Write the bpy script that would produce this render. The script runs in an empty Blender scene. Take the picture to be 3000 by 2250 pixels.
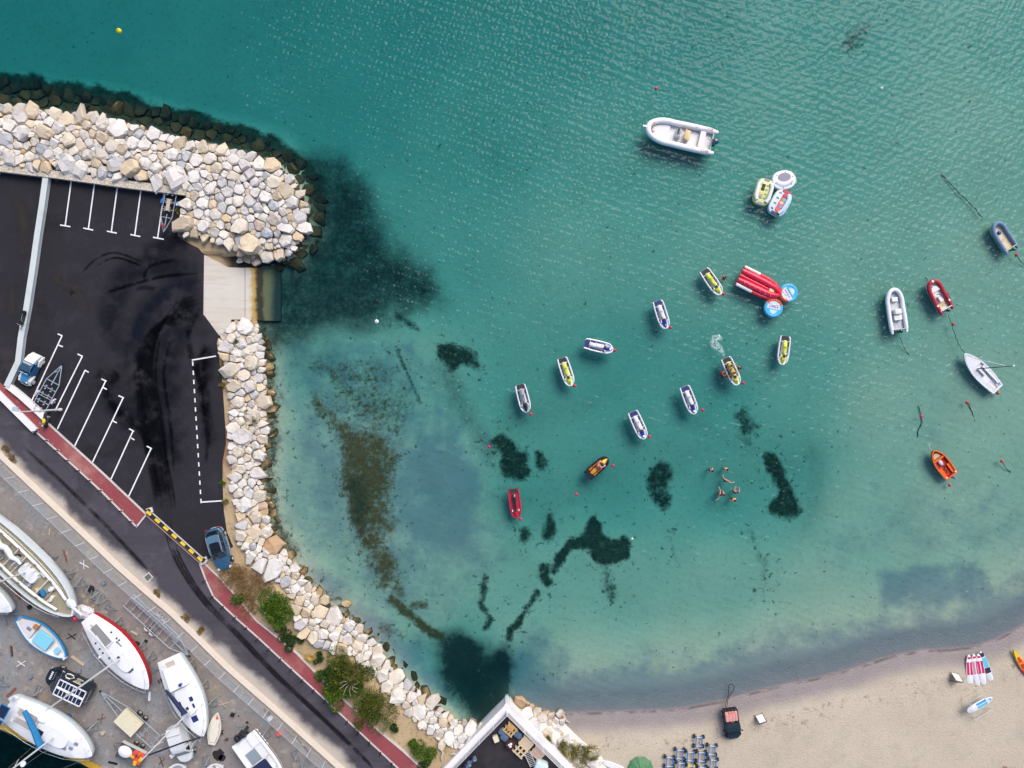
import bpy, bmesh, math, random
import numpy as np
from mathutils import Vector, Matrix

random.seed(7)
SC = bpy.context.scene
COL = SC.collection
# ------------------------------------------------------------------ camera
ALT, TANH = 76.0, 0.7
cam_d = bpy.data.cameras.new('camera'); cam = bpy.data.objects.new('camera', cam_d); COL.objects.link(cam)
cam_d.sensor_fit = 'HORIZONTAL'; cam_d.angle = 2*math.atan(TANH); cam_d.clip_end = 2000
cam.location = (0, 0, ALT); SC.camera = cam
# ------------------------------------------------------------------ sky and sun (bright hazy day, light from the upper right)
SUN_AZ, SUN_EL = math.radians(60), math.radians(48)      # azimuth counted from +X towards +Y
wd = bpy.data.worlds.new('World'); SC.world = wd; wd.use_nodes = True
wn = wd.node_tree.nodes; wl = wd.node_tree.links
sky = wn.new('ShaderNodeTexSky'); sky.sky_type = 'NISHITA'; sky.sun_disc = False
sky.sun_elevation = SUN_EL; sky.sun_rotation = math.radians(90) - SUN_AZ
sky.air_density = 0.65; sky.dust_density = 2.0; sky.ozone_density = 1.0
wl.new(sky.outputs[0], wn['Background'].inputs[0]); wn['Background'].inputs[1].default_value = 0.11
sun_d = bpy.data.lights.new('sun', 'SUN'); sun = bpy.data.objects.new('sun', sun_d); COL.objects.link(sun)
sun_d.energy = 1.4; sun_d.angle = math.radians(38); sun_d.color = (1.0, 0.94, 0.84)
sd = Vector((math.cos(SUN_AZ)*math.cos(SUN_EL), math.sin(SUN_AZ)*math.cos(SUN_EL), math.sin(SUN_EL)))
sun.rotation_euler = sd.to_track_quat('Z', 'Y').to_euler(); sun.location = sd*120
SC.view_settings.view_transform = 'Standard'; SC.view_settings.look = 'None'
SC.view_settings.exposure = 1.1; SC.view_settings.gamma = 1.0; SC.view_settings.use_curve_mapping = False
cy = SC.cycles; cy.max_bounces = 6; cy.diffuse_bounces = 2; cy.glossy_bounces = 2; cy.transmission_bounces = 2
cy.transparent_max_bounces = 12; cy.caustics_reflective = False; cy.caustics_refractive = False
cy.use_denoising = True; cy.use_adaptive_sampling = True; cy.adaptive_threshold = 0.015
cy.sample_clamp_indirect = 4

# ------------------------------------------------------------------ helpers
def W(px, py, z=0.0):
    k = TANH/1500*(ALT - z)
    return Vector(((px-1500)*k, (1125-py)*k, z))
def K(z=0.0): return TANH/1500*(ALT - z)
def lin(v):
    v /= 255.0
    return v/12.92 if v <= 0.04045 else ((v+0.055)/1.055)**2.4
def L(r, g, b, k=0.66): return (lin(r)*k, lin(g)*k, lin(b)*k)

class NT:
    def __init__(s, m): s.t = m.node_tree; s.n = s.t.nodes; s.l = s.t.links
    def new(s, ty, **kw):
        n = s.n.new('ShaderNode'+ty)
        for k, v in kw.items(): setattr(n, k, v)
        return n
    def to(s, a, b): s.l.new(a, b)
    def val(s, sock, v):
        if hasattr(v, 'is_output'): s.l.new(v, sock)
        else: sock.default_value = v
    def math(s, op, a, b=0.0, c=None):
        n = s.new('Math', operation=op); s.val(n.inputs[0], a); s.val(n.inputs[1], b)
        if c is not None: s.val(n.inputs[2], c)
        return n.outputs[0]
    def mix(s, f, a, b, blend='MIX'):
        n = s.new('Mix', data_type='RGBA', blend_type=blend); s.val(n.inputs[0], f)
        for sock, v in ((n.inputs[6], a), (n.inputs[7], b)):
            if isinstance(v, tuple): v = (*v[:3], 1)
            s.val(sock, v)
        return n.outputs[2]
    def noise(s, vec, scale, detail=3, rough=0.55, dist=0.0):
        n = s.new('TexNoise'); n.inputs['Scale'].default_value = scale; n.inputs['Detail'].default_value = detail
        n.inputs['Roughness'].default_value = rough; n.inputs['Distortion'].default_value = dist
        if vec is not None: s.to(vec, n.inputs['Vector'])
        return n.outputs[0]
    def ramp(s, f, *stops, interp='LINEAR'):
        n = s.new('ValToRGB'); s.val(n.inputs[0], f); e = n.color_ramp.elements; n.color_ramp.interpolation = interp
        while len(e) < len(stops): e.new(0.5)
        for el, (p, c) in zip(e, stops): el.position = p; el.color = (*c, 1) if isinstance(c, tuple) else (c, c, c, 1)
        return n.outputs[0]
    def sstep(s, v, a, b):
        n = s.new('MapRange', interpolation_type='SMOOTHSTEP'); s.val(n.inputs[0], v)
        n.inputs[1].default_value = a; n.inputs[2].default_value = b
        return n.outputs[0]
    def attr(s, name):
        n = s.new('Attribute'); n.attribute_name = name; return n.outputs['Fac']
    def pos(s): return s.new('NewGeometry').outputs['Position']
    def obj(s): return s.new('TexCoord').outputs['Object']
    def bump(s, h, strength, dist=0.05):
        n = s.new('Bump'); n.inputs['Strength'].default_value = strength; n.inputs['Distance'].default_value = dist
        s.to(h, n.inputs['Height']); return n.outputs[0]
def newmat(name):
    m = bpy.data.materials.new(name); m.use_nodes = True
    return m, NT(m), m.node_tree.nodes['Principled BSDF']
MATS = {}
def mat(name, col, rough=0.5, metal=0.0, var=0.12, scale=4.0, bump=0.0, dirt=None, dirt_amt=0.5, spec=0.4, coat=0.0):
    """plain painted / plastic / metal surface with uneven colour and optional grime"""
    if name in MATS: return MATS[name]
    m, t, p = newmat(name)
    o = t.obj(); n = t.noise(o, scale, 4)
    c = t.mix(n, tuple(x*(1-var) for x in col), tuple(min(1, x*(1+var)) for x in col))
    if dirt is not None:
        d = t.sstep(t.noise(o, scale*0.6+0.3, 6, 0.65), 0.5, 0.72)
        c = t.mix(t.math('MULTIPLY', d, dirt_amt), c, dirt)
    t.to(c, p.inputs['Base Color']); p.inputs['Metallic'].default_value = metal
    p.inputs['Specular IOR Level'].default_value = spec; p.inputs['Coat Weight'].default_value = coat
    t.to(t.math('MULTIPLY_ADD', n, 0.2, rough-0.1), p.inputs['Roughness'])
    if bump: t.to(t.bump(t.noise(o, scale*6, 3), bump, 0.02), p.inputs['Normal'])
    MATS[name] = m; return m

class MB:
    """collects faces for one mesh object"""
    def __init__(s): s.v = []; s.f = []
    def add(s, vs, fs):
        b = len(s.v); s.v += [tuple(v) for v in vs]; s.f += [tuple(i+b for i in f) for f in fs]; return s
    def box(s, c, d, rz=0.0, taper=1.0, ry=0.0):
        hx, hy, hz = d[0]/2, d[1]/2, d[2]/2
        vs = []
        for z, t in ((-hz, 1.0), (hz, taper)):
            for x, y in ((-hx, -hy), (hx, -hy), (hx, hy), (-hx, hy)): vs.append(Vector((x*t, y*t, z)))
        M = Matrix.Rotation(rz, 3, 'Z') @ Matrix.Rotation(ry, 3, 'Y')
        return s.add([M @ v + Vector(c) for v in vs], [(3,2,1,0),(4,5,6,7),(0,1,5,4),(1,2,6,5),(2,3,7,6),(3,0,4,7)])
    def bar(s, a, b, w, h=None):
        """square bar between two points"""
        a, b = Vector(a), Vector(b); d = (b-a); ln = d.length; d.normalize(); h = h or w
        up = Vector((0,0,1)) if abs(d.z) < 0.95 else Vector((1,0,0))
        x = d.cross(up).normalized(); y = x.cross(d)
        vs = [p + x*sx*w/2 + y*sy*h/2 for p in (a, b) for sx, sy in ((-1,-1),(1,-1),(1,1),(-1,1))]
        return s.add(vs, [(3,2,1,0),(4,5,6,7),(0,1,5,4),(1,2,6,5),(2,3,7,6),(3,0,4,7)])
    def tube(s, path, r, n=8, closed=False, cap=True, squash=1.0):
        """round tube along a path; r a number or one per point"""
        P = [Vector(p) for p in path]; m = len(P); R = r if isinstance(r, (list, tuple)) else [r]*m
        vs = []
        for i in range(m):
            d = (P[(i+1) % m]-P[i-1]) if closed else (P[min(i+1, m-1)]-P[max(i-1, 0)])
            d.normalize(); up = Vector((0,0,1)) if abs(d.z) < 0.9 else Vector((0,1,0))
            x = d.cross(up).normalized(); y = x.cross(d)
            for j in range(n):
                a = 2*math.pi*j/n; vs.append(P[i] + x*math.cos(a)*R[i] + y*math.sin(a)*R[i]*squash)
        fs = []
        for i in range(m if closed else m-1):
            q = (i+1) % m
            for j in range(n): k = (j+1) % n; fs.append((i*n+j, i*n+k, q*n+k, q*n+j))
        if cap and not closed: fs += [tuple(range(n))[::-1], tuple((m-1)*n+j for j in range(n))]
        return s.add(vs, fs)
    def cyl(s, a, b, r, n=10, r2=None): return s.tube([a, b], [r, r if r2 is None else r2], n)
    def lathe(s, prof, c=(0,0,0), n=16, axis='Z'):
        vs = []; fs = []; m = len(prof)
        for r, z in prof:
            for j in range(n):
                a = 2*math.pi*j/n; p = Vector((r*math.cos(a), r*math.sin(a), z))
                if axis == 'Y': p = Vector((p.x, p.z, p.y))
                elif axis == 'X': p = Vector((p.z, p.x, p.y))
                vs.append(p+Vector(c))
        for i in range(m-1):
            for j in range(n): k = (j+1) % n; fs.append((i*n+j, i*n+k, (i+1)*n+k, (i+1)*n+j))
        fs += [tuple(range(n))[::-1], tuple((m-1)*n+j for j in range(n))]
        return s.add(vs, fs)
    def ball(s, c, r, n=10, m=6):
        rr = r if isinstance(r, (tuple, list)) else (r, r, r)
        vs = []; fs = []
        for i in range(m+1):
            ph = math.pi*i/m
            for j in range(n):
                a = 2*math.pi*j/n
                vs.append((c[0]+rr[0]*math.sin(ph)*math.cos(a), c[1]+rr[1]*math.sin(ph)*math.sin(a), c[2]+rr[2]*math.cos(ph)))
        for i in range(m):
            for j in range(n): k = (j+1) % n; fs.append((i*n+j, (i+1)*n+j, (i+1)*n+k, i*n+k))
        return s.add(vs, fs)
    def loft(s, secs, cap=True, closed_sec=True):
        """skin sections (lists of equal length)"""
        n = len(secs[0]); vs = [p for q in secs for p in q]; fs = []
        for i in range(len(secs)-1):
            for j in range(n if closed_sec else n-1):
                k = (j+1) % n; fs.append((i*n+j, i*n+k, (i+1)*n+k, (i+1)*n+j))
        if cap: fs += [tuple(range(n))[::-1], tuple((len(secs)-1)*n+j for j in range(n))]
        return s.add(vs, fs)
    def prism(s, poly, z0, z1, inset=0.0):
        """extruded outline, counted anticlockwise; top optionally shrunk towards the middle"""
        n = len(poly); c = (sum(p[0] for p in poly)/n, sum(p[1] for p in poly)/n)
        bot = [(p[0], p[1], z0) for p in poly]
        top = [(p[0]+(c[0]-p[0])*inset, p[1]+(c[1]-p[1])*inset, z1) for p in poly]
        fs = [tuple(range(n))[::-1], tuple(range(n, 2*n))] + [(i, (i+1) % n, n+(i+1) % n, n+i) for i in range(n)]
        return s.add(bot+top, fs)
    def rbox(s, c, d, r=0.05, rz=0.0, seg=3, crown=0.0):
        """box with rounded plan corners and a softened top edge"""
        hx, hy = d[0]/2, d[1]/2; r = min(r, hx*0.98, hy*0.98)
        def ring(q, z):
            o = []
            for cx, cy, a0 in ((hx-r, hy-r, 0), (-hx+r, hy-r, 90), (-hx+r, -hy+r, 180), (hx-r, -hy+r, 270)):
                for k in range(seg+1):
                    a = math.radians(a0+90*k/seg); rr = max(r-q, 0.001) if q < r else 0.001
                    o.append(Vector((cx+math.cos(a)*rr, cy+math.sin(a)*rr, z)))
            return o
        b = min(r, d[2])*0.35
        secs = [ring(0, -d[2]/2), ring(0, d[2]/2-b), ring(b*0.35, d[2]/2-b*0.3), ring(b, d[2]/2)]
        if crown: secs.append([v*0.5 + Vector((0, 0, d[2]/4+crown)) for v in secs[-1]])
        M = Matrix.Rotation(rz, 3, 'Z')
        return s.loft([[M @ v + Vector(c) for v in q] for q in secs])
    def mesh(s, name):
        me = bpy.data.meshes.new(name); me.from_pydata(s.v, [], s.f); me.update(); return me

def link(o): COL.objects.link(o); return o
def obj(name, mb, m, parent=None, smooth=False, label=None, cat=None, group=None, kind=None, loc=None, rz=None, bevel=0.0):
    me = mb.mesh(name) if isinstance(mb, MB) else mb
    if bevel:
        bm = bmesh.new(); bm.from_mesh(me)
        bmesh.ops.bevel(bm, geom=list(bm.edges), offset=bevel, segments=1, affect='EDGES', clamp_overlap=True)
        bm.to_mesh(me); bm.free()
    if not me.materials: me.materials.append(m)
    if smooth:
        me.polygons.foreach_set('use_smooth', [True]*len(me.polygons))
        if smooth != 'all': me.set_sharp_from_angle(angle=math.radians(40))
    o = link(bpy.data.objects.new(name, me)); o.parent = parent
    if loc is not None: o.location = loc
    if rz is not None: o.rotation_euler[2] = rz
    tag(o, label, cat, group, kind); return o
def tag(o, label=None, cat=None, group=None, kind=None):
    for k, v in (('label', label), ('category', cat), ('group', group), ('kind', kind)):
        if v: o[k] = v
    return o
def thing(name, label, cat, loc=(0,0,0), rz=0.0, group=None, rot=None):
    o = link(bpy.data.objects.new(name, None)); o.location = loc; o.rotation_euler = rot or (0, 0, rz)
    o.empty_display_size = 0.2
    return tag(o, label, cat, group)
def dup(src, loc=None, rz=None, label=None, parent=None):
    c = link(src.copy()); c.parent = parent
    if loc is not None: c.location = loc
    if rz is not None: c.rotation_euler = (0, 0, rz)
    if label: c['label'] = label
    for ch in src.children: dup(ch, parent=c)
    return c
def axis(p0, p1, z):
    """place a thing whose stern and bow show at two pixels, at height z: centre, heading, length"""
    a, b = W(*p0, z), W(*p1, z); d = b-a
    return (a+b)/2, math.atan2(d.y, d.x), d.length
def text_mesh(s, size, thick=0.004):
    cu = bpy.data.curves.new('lettering', 'FONT'); cu.body = s; cu.size = size; cu.extrude = thick/2
    cu.align_x = 'CENTER'; cu.align_y = 'CENTER'
    o = bpy.data.objects.new('lettering', cu); COL.objects.link(o)
    me = bpy.data.meshes.new_from_object(o.evaluated_get(bpy.context.evaluated_depsgraph_get()))
    bpy.data.objects.remove(o); bpy.data.curves.remove(cu); return me
# ------------------------------------------------------------------ land form: distance to the waterline, depth, plant cover
SHORE = [(-900,250),(-100,290),(0,305),(150,322),(300,338),(420,372),(560,412),(700,440),(800,475),(870,535),(905,620),(900,695),(860,748),(790,778),(745,786),
 (740,860),(745,936),(757,950),(768,1010),(777,1080),(785,1180),(775,1300),(765,1400),(780,1480),(800,1560),(850,1640),(900,1700),(950,1760),(1010,1800),
 (1080,1860),(1130,1930),(1180,1990),(1240,2030),(1290,2075),(1340,2112),(1400,2130),(1440,2105),(1484,2060),(1530,2052),(1580,2078),(1640,2090),(1700,2088),
 (1750,2087),(1900,2082),(2000,2075),(2100,2056),(2200,2030),(2300,2005),(2400,1985),(2500,1958),(2600,1925),(2700,1905),(2780,1902),(2860,1893),(2920,1872),(3000,1832),(3400,1600),(4200,1300)]
LAND = SHORE + [(4200,4200),(-900,4200)]
def seg_dist(X, Y, pts, closed):
    d = np.full(X.shape, 1e9)
    n = len(pts)
    for i in range(n if closed else n-1):
        ax, ay = pts[i]; bx, by = pts[(i+1) % n]; vx, vy = bx-ax, by-ay; l2 = vx*vx+vy*vy+1e-9
        t = np.clip(((X-ax)*vx+(Y-ay)*vy)/l2, 0, 1)
        d = np.minimum(d, np.hypot(X-ax-t*vx, Y-ay-t*vy))
    return d
def inside(X, Y, pts):
    r = np.zeros(X.shape, bool); n = len(pts)
    for i in range(n):
        ax, ay = pts[i]; bx, by = pts[(i+1) % n]
        if ay == by: continue
        c = ((ay > Y) != (by > Y)) & (X < (bx-ax)*(Y-ay)/(by-ay)+ax)
        r ^= c
    return r
def sdist(X, Y, pts):
    d = seg_dist(X, Y, pts, True); return np.where(inside(X, Y, pts), d, -d)      # positive inside
def vnoise(X, Y, s, seed=0):
    x, y = X/s, Y/s; i, j = np.floor(x).astype(np.int64), np.floor(y).astype(np.int64); u, v = x-i, y-j
    def h(a, b):
        n = (a*374761393 + b*668265263 + seed*974634541) & 0x7fffffff
        n = ((n ^ (n >> 13))*1274126177) & 0x7fffffff
        return ((n ^ (n >> 16)) & 0xffff)/65535.0
    u = u*u*(3-2*u); v = v*v*(3-2*v)
    return (h(i,j)*(1-u)+h(i+1,j)*u)*(1-v)+(h(i,j+1)*(1-u)+h(i+1,j+1)*u)*v
def fbm(X, Y, s, o=4, seed=0):
    r = 0; a = 0.5; t = 0
    for k in range(o): r = r+a*vnoise(X, Y, s/2**k, seed+k*17); t += a; a *= 0.55
    return r/t
def sst(v, a, b):
    t = np.clip((v-a)/(b-a), 0, 1); return t*t*(3-2*t)
DEPTH = np.array([(0,0,4.4),(300,100,4.4),(750,60,4.2),(1200,100,4.0),(1600,80,3.7),(2000,100,3.2),(2400,60,2.3),(2950,80,1.5),(600,300,4.1),(1000,350,3.9),
 (1400,400,3.2),(1800,450,2.3),(2300,400,1.9),(2900,400,.9),(1000,650,3.0),(1300,800,2.6),(1700,750,1.6),(2100,800,1.4),(2500,800,.9),(2900,800,.5),
 (900,1000,1.4),(1200,1100,1.3),(1500,1150,2.3),(1800,1100,2.6),(2100,1150,2.6),(2300,1100,1.7),(2600,1200,.5),(2900,1200,.2),(850,1350,.3),(1050,1350,.35),
 (1300,1400,.7),(1550,1450,2.4),(1800,1450,2.6),(2100,1450,2.5),(2300,1400,2.2),(2500,1500,.6),(2800,1500,.15),(900,1600,.2),(1100,1600,.25),(1350,1600,.5),
 (1550,1700,1.2),(1800,1700,1.1),(2100,1700,.8),(2400,1750,.25),(2800,1700,.15),(1050,1750,.2),(1250,1750,.5),(1500,1850,.8),(1700,1900,.4),(2000,1900,.3),
 (2300,1900,.15),(1380,1930,1.8),(1400,2000,2.6),(1410,2060,2.6)])
DEPTH[:, 2] = .45+.36*DEPTH[:, 2]
PIT = [(-400,1985),(0,2140),(110,2188),(235,2238),(330,2290),(330,2600),(-400,2600)]
SLIPZ = [(598,738),(860,772),(860,952),(690,952),(648,1000),(598,930)]
def height(X, Y):
    X = np.asarray(X, float); Y = np.asarray(Y, float)
    s = sdist(X, Y, LAND)
    w = 1/(((X[..., None]-DEPTH[:, 0])**2+(Y[..., None]-DEPTH[:, 1])**2)/1e4+0.25)**1.6
    dep = (w*DEPTH[:, 2]).sum(-1)/w.sum(-1)
    beach = sst(X, 1480, 1660)
    ramp = beach*np.clip(-s/260, 0, 1)**0.8+(1-beach)*sst(-s, -30, 110)
    dep = dep*ramp + 0.06*(fbm(X, Y, 60, 3, 5)-0.5)*np.clip(-s/60, 0, 1)
    land = beach*(1-np.exp(-np.maximum(s, 0)/170.0))+(1-beach)*np.minimum(np.maximum(s, 0)*0.013, 1.1)
    z = np.where(s > 0, land, -dep)
    z = np.where(inside(X, Y, SLIPZ), np.minimum(z, .75-1.8*(X-596)/242), z)
    z = np.where(sdist(X, Y, PIT) > -6, -3.2, z)
    return z, s, beach
def hz(px, py): return float(height(np.array([px]), np.array([py]))[0][0])
# seaweed and sediment on the bottom: (outline or line with width, softness, raggedness, strength)
def line(pts, w): return ('line', pts, w)
WEED = [
 ([(1010,1370),(1060,1410),(1082,1500),(1072,1560),(1055,1585),(1032,1520),(1008,1430)],26,30,.62),
 ([(-200,180),(0,216),(120,228),(230,248),(330,268),(460,304),(560,330),(680,358),(800,402),(880,445),(950,520),(930,640),(880,500),(700,450),(420,380),(0,320),(-200,300)],10,30,1.0),
 ([(1275,1010),(1330,1003),(1390,1030),(1412,1078),(1395,1085),(1350,1066),(1325,1095),(1290,1052)],9,12,.9),
 (line([(1165,1025),(1195,1100),(1230,1178)],5),4,12,.7),
 (line([(1165,925),(1190,945),(1225,965)],10),7,16,.75),
 ([(1430,1290),(1470,1268),(1500,1298),(1540,1330),(1555,1382),(1530,1408),(1490,1402),(1462,1370),(1474,1330),(1445,1306)],10,22,.95),
 ([(1568,1322),(1592,1330),(1607,1365),(1590,1382),(1570,1370)],8,16,.85),
 ([(1900,1365),(1940,1352),(1972,1388),(1965,1450),(1950,1500),(1915,1465),(1900,1410)],14,34,.85),
 ([(2148,1212),(2182,1203),(2217,1250),(2192,1300),(2160,1285)],14,34,.8),
 ([(2240,1335),(2272,1328),(2305,1368),(2312,1410),(2330,1450),(2362,1500),(2350,1520),(2285,1522),(2255,1490),(2285,1442),(2240,1390)],10,30,.95),
 ([(1745,1498),(1762,1560),(1800,1580),(1848,1578),(1842,1640),(1790,1658),(1740,1642),(1728,1610),(1680,1608),(1635,1665),(1618,1640),(1660,1588),(1710,1550)],7,20,1.0),
 ([(1598,1498),(1622,1498),(1632,1560),(1612,1598),(1582,1580)],9,26,.9),
 ([(1525,1552),(1556,1548),(1550,1580),(1522,1585)],9,20,.85),
 ([(1585,1655),(1608,1652),(1620,1705),(1605,1720),(1575,1690)],7,16,.95),
 (line([(1640,1640),(1625,1670)],14),8,18,.9),(line([(1575,1735),(1545,1780),(1520,1820),(1498,1850),(1492,1872)],9),6,14,.95),
 (line([(1420,1690),(1412,1770),(1436,1812),(1422,1836)],9),7,18,.85),(line([(1452,1790),(1470,1770),(1500,1740)],4),5,16,.5),
 (line([(1775,1655),(1780,1720),(1790,1760)],13),12,40,.55),(line([(1960,1560),(1980,1650)],8),12,40,.4),(line([(2200,1560),(2240,1660),(2235,1740)],6),10,40,.45),(PIT,6,4,1.0),
 ([(2480,90),(2510,80),(2560,70),(2520,130),(2490,170),(2470,150)],14,40,.55),(line([(770,960),(790,1100),(800,1250),(785,1400),(800,1520),(860,1620)],20),18,26,.7),(line([(900,1690),(1000,1780),(1100,1870)],8),10,22,.45),
]
BROWN = [
 ([(918,1160),(960,1195),(1050,1250),(1130,1290),(1182,1340),(1160,1400),(1152,1520),(1140,1580),(1165,1700),(1135,1735),(1090,1680),(1050,1610),(1022,1520),(1000,1400),(990,1300),(950,1240),(918,1190)],26,40,.72),
 ([(1000,1340),(1060,1400),(1082,1500),(1075,1565),(1055,1590),(1030,1520),(1003,1420)],18,24,1.0),
 ([(930,1060),(1050,1050),(1150,1080),(1190,1200),(1180,1300),(1080,1260),(980,1200)],40,120,.45),
 (line([(1120,1690),(1170,1740)],16),14,30,.55),(line([(1150,1755),(1200,1800),(1250,1840),(1295,1868)],13),9,22,.85),(line([(1205,1775),(1246,1770)],8),7,16,.7),(line([(1120,1840),(1170,1860)],16),18,26,.45),
 (line([(1560,2040),(1590,1990),(1610,1975)],10),14,30,.55),
]
MURK = [
 ([(1280,1862),(1345,1855),(1420,1878),(1442,1912),(1485,1900),(1496,1950),(1496,2060),(1450,2125),(1395,2128),(1330,2045),(1290,1965)],30,40,1.1),([(1455,1905),(1486,1900),(1496,1960),(1492,2060),(1460,2060),(1450,1980)],12,14,1.25),([(1300,1950),(1350,1930),(1420,1980),(1440,2080),(1400,2110),(1340,2040)],30,30,1.3),
 ([(880,440),(1000,468),(1065,518),(1085,600),(1140,660),(1150,720),(1270,790),(1280,870),(1180,930),(1040,960),(900,1000),(780,1040),(760,960),(760,800),(870,760),(920,650)],45,60,.93),
 ([(960,480),(1050,520),(1075,600),(1060,700),(960,700),(910,640),(910,520)],40,40,.96),([(780,800),(960,760),(1060,800),(1040,900),(900,930),(780,930)],50,60,.97),
 ([(1150,690),(1260,800),(1340,890),(1280,910),(1150,860)],40,60,.55),(line([(1290,1080),(1345,1180),(1400,1270),(1440,1330)],26),30,40,.5),(line([(1480,1250),(1620,1200),(1730,1180)],45),60,80,.35),
 (line([(1430,1500),(1600,1450),(1780,1400)],55),80,90,.35),(line([(1950,1340),(2150,1300),(2330,1370)],70),80,90,.3),(line([(2060,1250),(2200,1320)],40),50,60,.35),(line([(2380,1300),(2400,1450),(2360,1540)],30),50,60,.4),
 (line([(1460,440),(1420,420)],40),50,60,.25),([(800,1010),(900,1000),(1000,1010),(950,1060),(820,1120)],50,50,.4),([(1560,1180),(1700,1150),(1830,1060),(1850,1180),(1650,1260)],60,80,.25),
 (line([(1450,1640),(1560,1560),(1620,1480)],40),50,60,.3),
]
SILT = [
 ([(810,1020),(1000,1000),(1180,1030),(1330,1180),(1450,1400),(1430,1600),(1330,1750),(1250,1850),(1100,1800),(900,1650),(810,1500),(800,1200)],90,110,.5),([(1450,1930),(1600,1960),(1900,1960),(2250,1900),(2600,1840),(2900,1780),(3060,1700),(3060,1830),(2700,1900),(2300,2000),(1900,2080),(1650,2085),(1500,2050)],45,60,.85),([(2350,1500),(2600,1420),(2950,1400),(3050,1600),(2700,1620),(2450,1650)],90,120,.35),
 ([(1520,1890),(1700,1990),(2000,1940),(2300,1880),(2600,1820),(2800,1800),(3050,1640),(3050,1840),(2700,1895),(2300,1995),(1900,2075),(1650,2080),(1500,2000)],70,90,.8),
 ([(2580,1680),(2700,1650),(2850,1660),(2900,1740),(2750,1790),(2600,1770)],30,60,.75),([(1150,1300),(1300,1250),(1420,1400),(1440,1560),(1350,1650),(1200,1600),(1150,1480)],60,80,.75),
 ([(830,1400),(950,1400),(1000,1520),(960,1620),(850,1560)],40,60,.45),([(880,1640),(1000,1700),(1100,1780),(1250,1900),(1350,2080),(1200,2000),(1000,1800)],40,50,.7),
 ([(820,1000),(1000,1010),(1150,1080),(1000,1150),(830,1150)],50,70,.4),([(2700,1150),(2800,1250),(2750,1350),(2680,1300)],60,80,.35),
]
def cover(X, Y, items, seed):
    r = np.zeros(X.shape)
    for k, (shp, soft, rag, st) in enumerate(items):
        if shp[0] == 'line': s = shp[2]-seg_dist(X, Y, shp[1], False)
        else: s = sdist(X, Y, shp)
        n = (fbm(X, Y, max(rag*1.6, 18), 4, seed+k*7)-0.5)*2.2*rag*0.6
        r = np.maximum(r, st*sst(s+n, -soft*1.8, soft*1.5))
    return r
def axis_steps(lo, hi, f0, f1, step):
    a = list(np.arange(f0, f1+step, step)); x = f0; d = step; b = []
    while x > lo: d *= 1.5; x -= d; b.append(x)
    x = a[-1]; d = step; c = []
    while x < hi: d *= 1.5; x += d; c.append(x)
    return np.array(b[::-1]+a+c)
gx = axis_steps(-1500, 4500, -60, 3060, 7); gy = axis_steps(-1500, 3800, -60, 2320, 7)
GX, GY = np.meshgrid(gx, gy)
HZ, SD, BE = height(GX, GY)
att = {'weed': cover(GX, GY, WEED, 3), 'brown': cover(GX, GY, BROWN, 41), 'silt': cover(GX, GY, SILT, 77), 'murk': cover(GX, GY, MURK, 131), 'halo': cover(GX, GY, [(a, b+38, c+30, .9) for a, b, c, d in WEED[2:]+BROWN], 211), 'shore': SD*K(0)}
def grid_obj(name, keep, m, kind, label=None, cat=None):
    ny, nx = GX.shape; q = keep.reshape(-1)
    idx = -np.ones(ny*nx, np.int64)
    c0 = (np.arange(ny-1)[:, None]*nx+np.arange(nx-1)).reshape(-1); fk = c0[q]
    quads = np.stack([fk, fk+nx, fk+nx+1, fk+1], 1); used = np.unique(quads); idx[used] = np.arange(len(used))
    kk = TANH/1500*(ALT-HZ)
    V = np.stack([(GX-1500)*kk, (1125-GY)*kk, HZ], -1).reshape(-1, 3)[used]
    me = bpy.data.meshes.new(name); me.from_pydata(V.tolist(), [], idx[quads].tolist()); me.update()
    for k, a in att.items():
        me.attributes.new(k, 'FLOAT', 'POINT').data.foreach_set('value', a.reshape(-1)[used].astype(np.float32))
    return obj(name, me, m, smooth='all', kind=kind, label=label, cat=cat)

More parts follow.
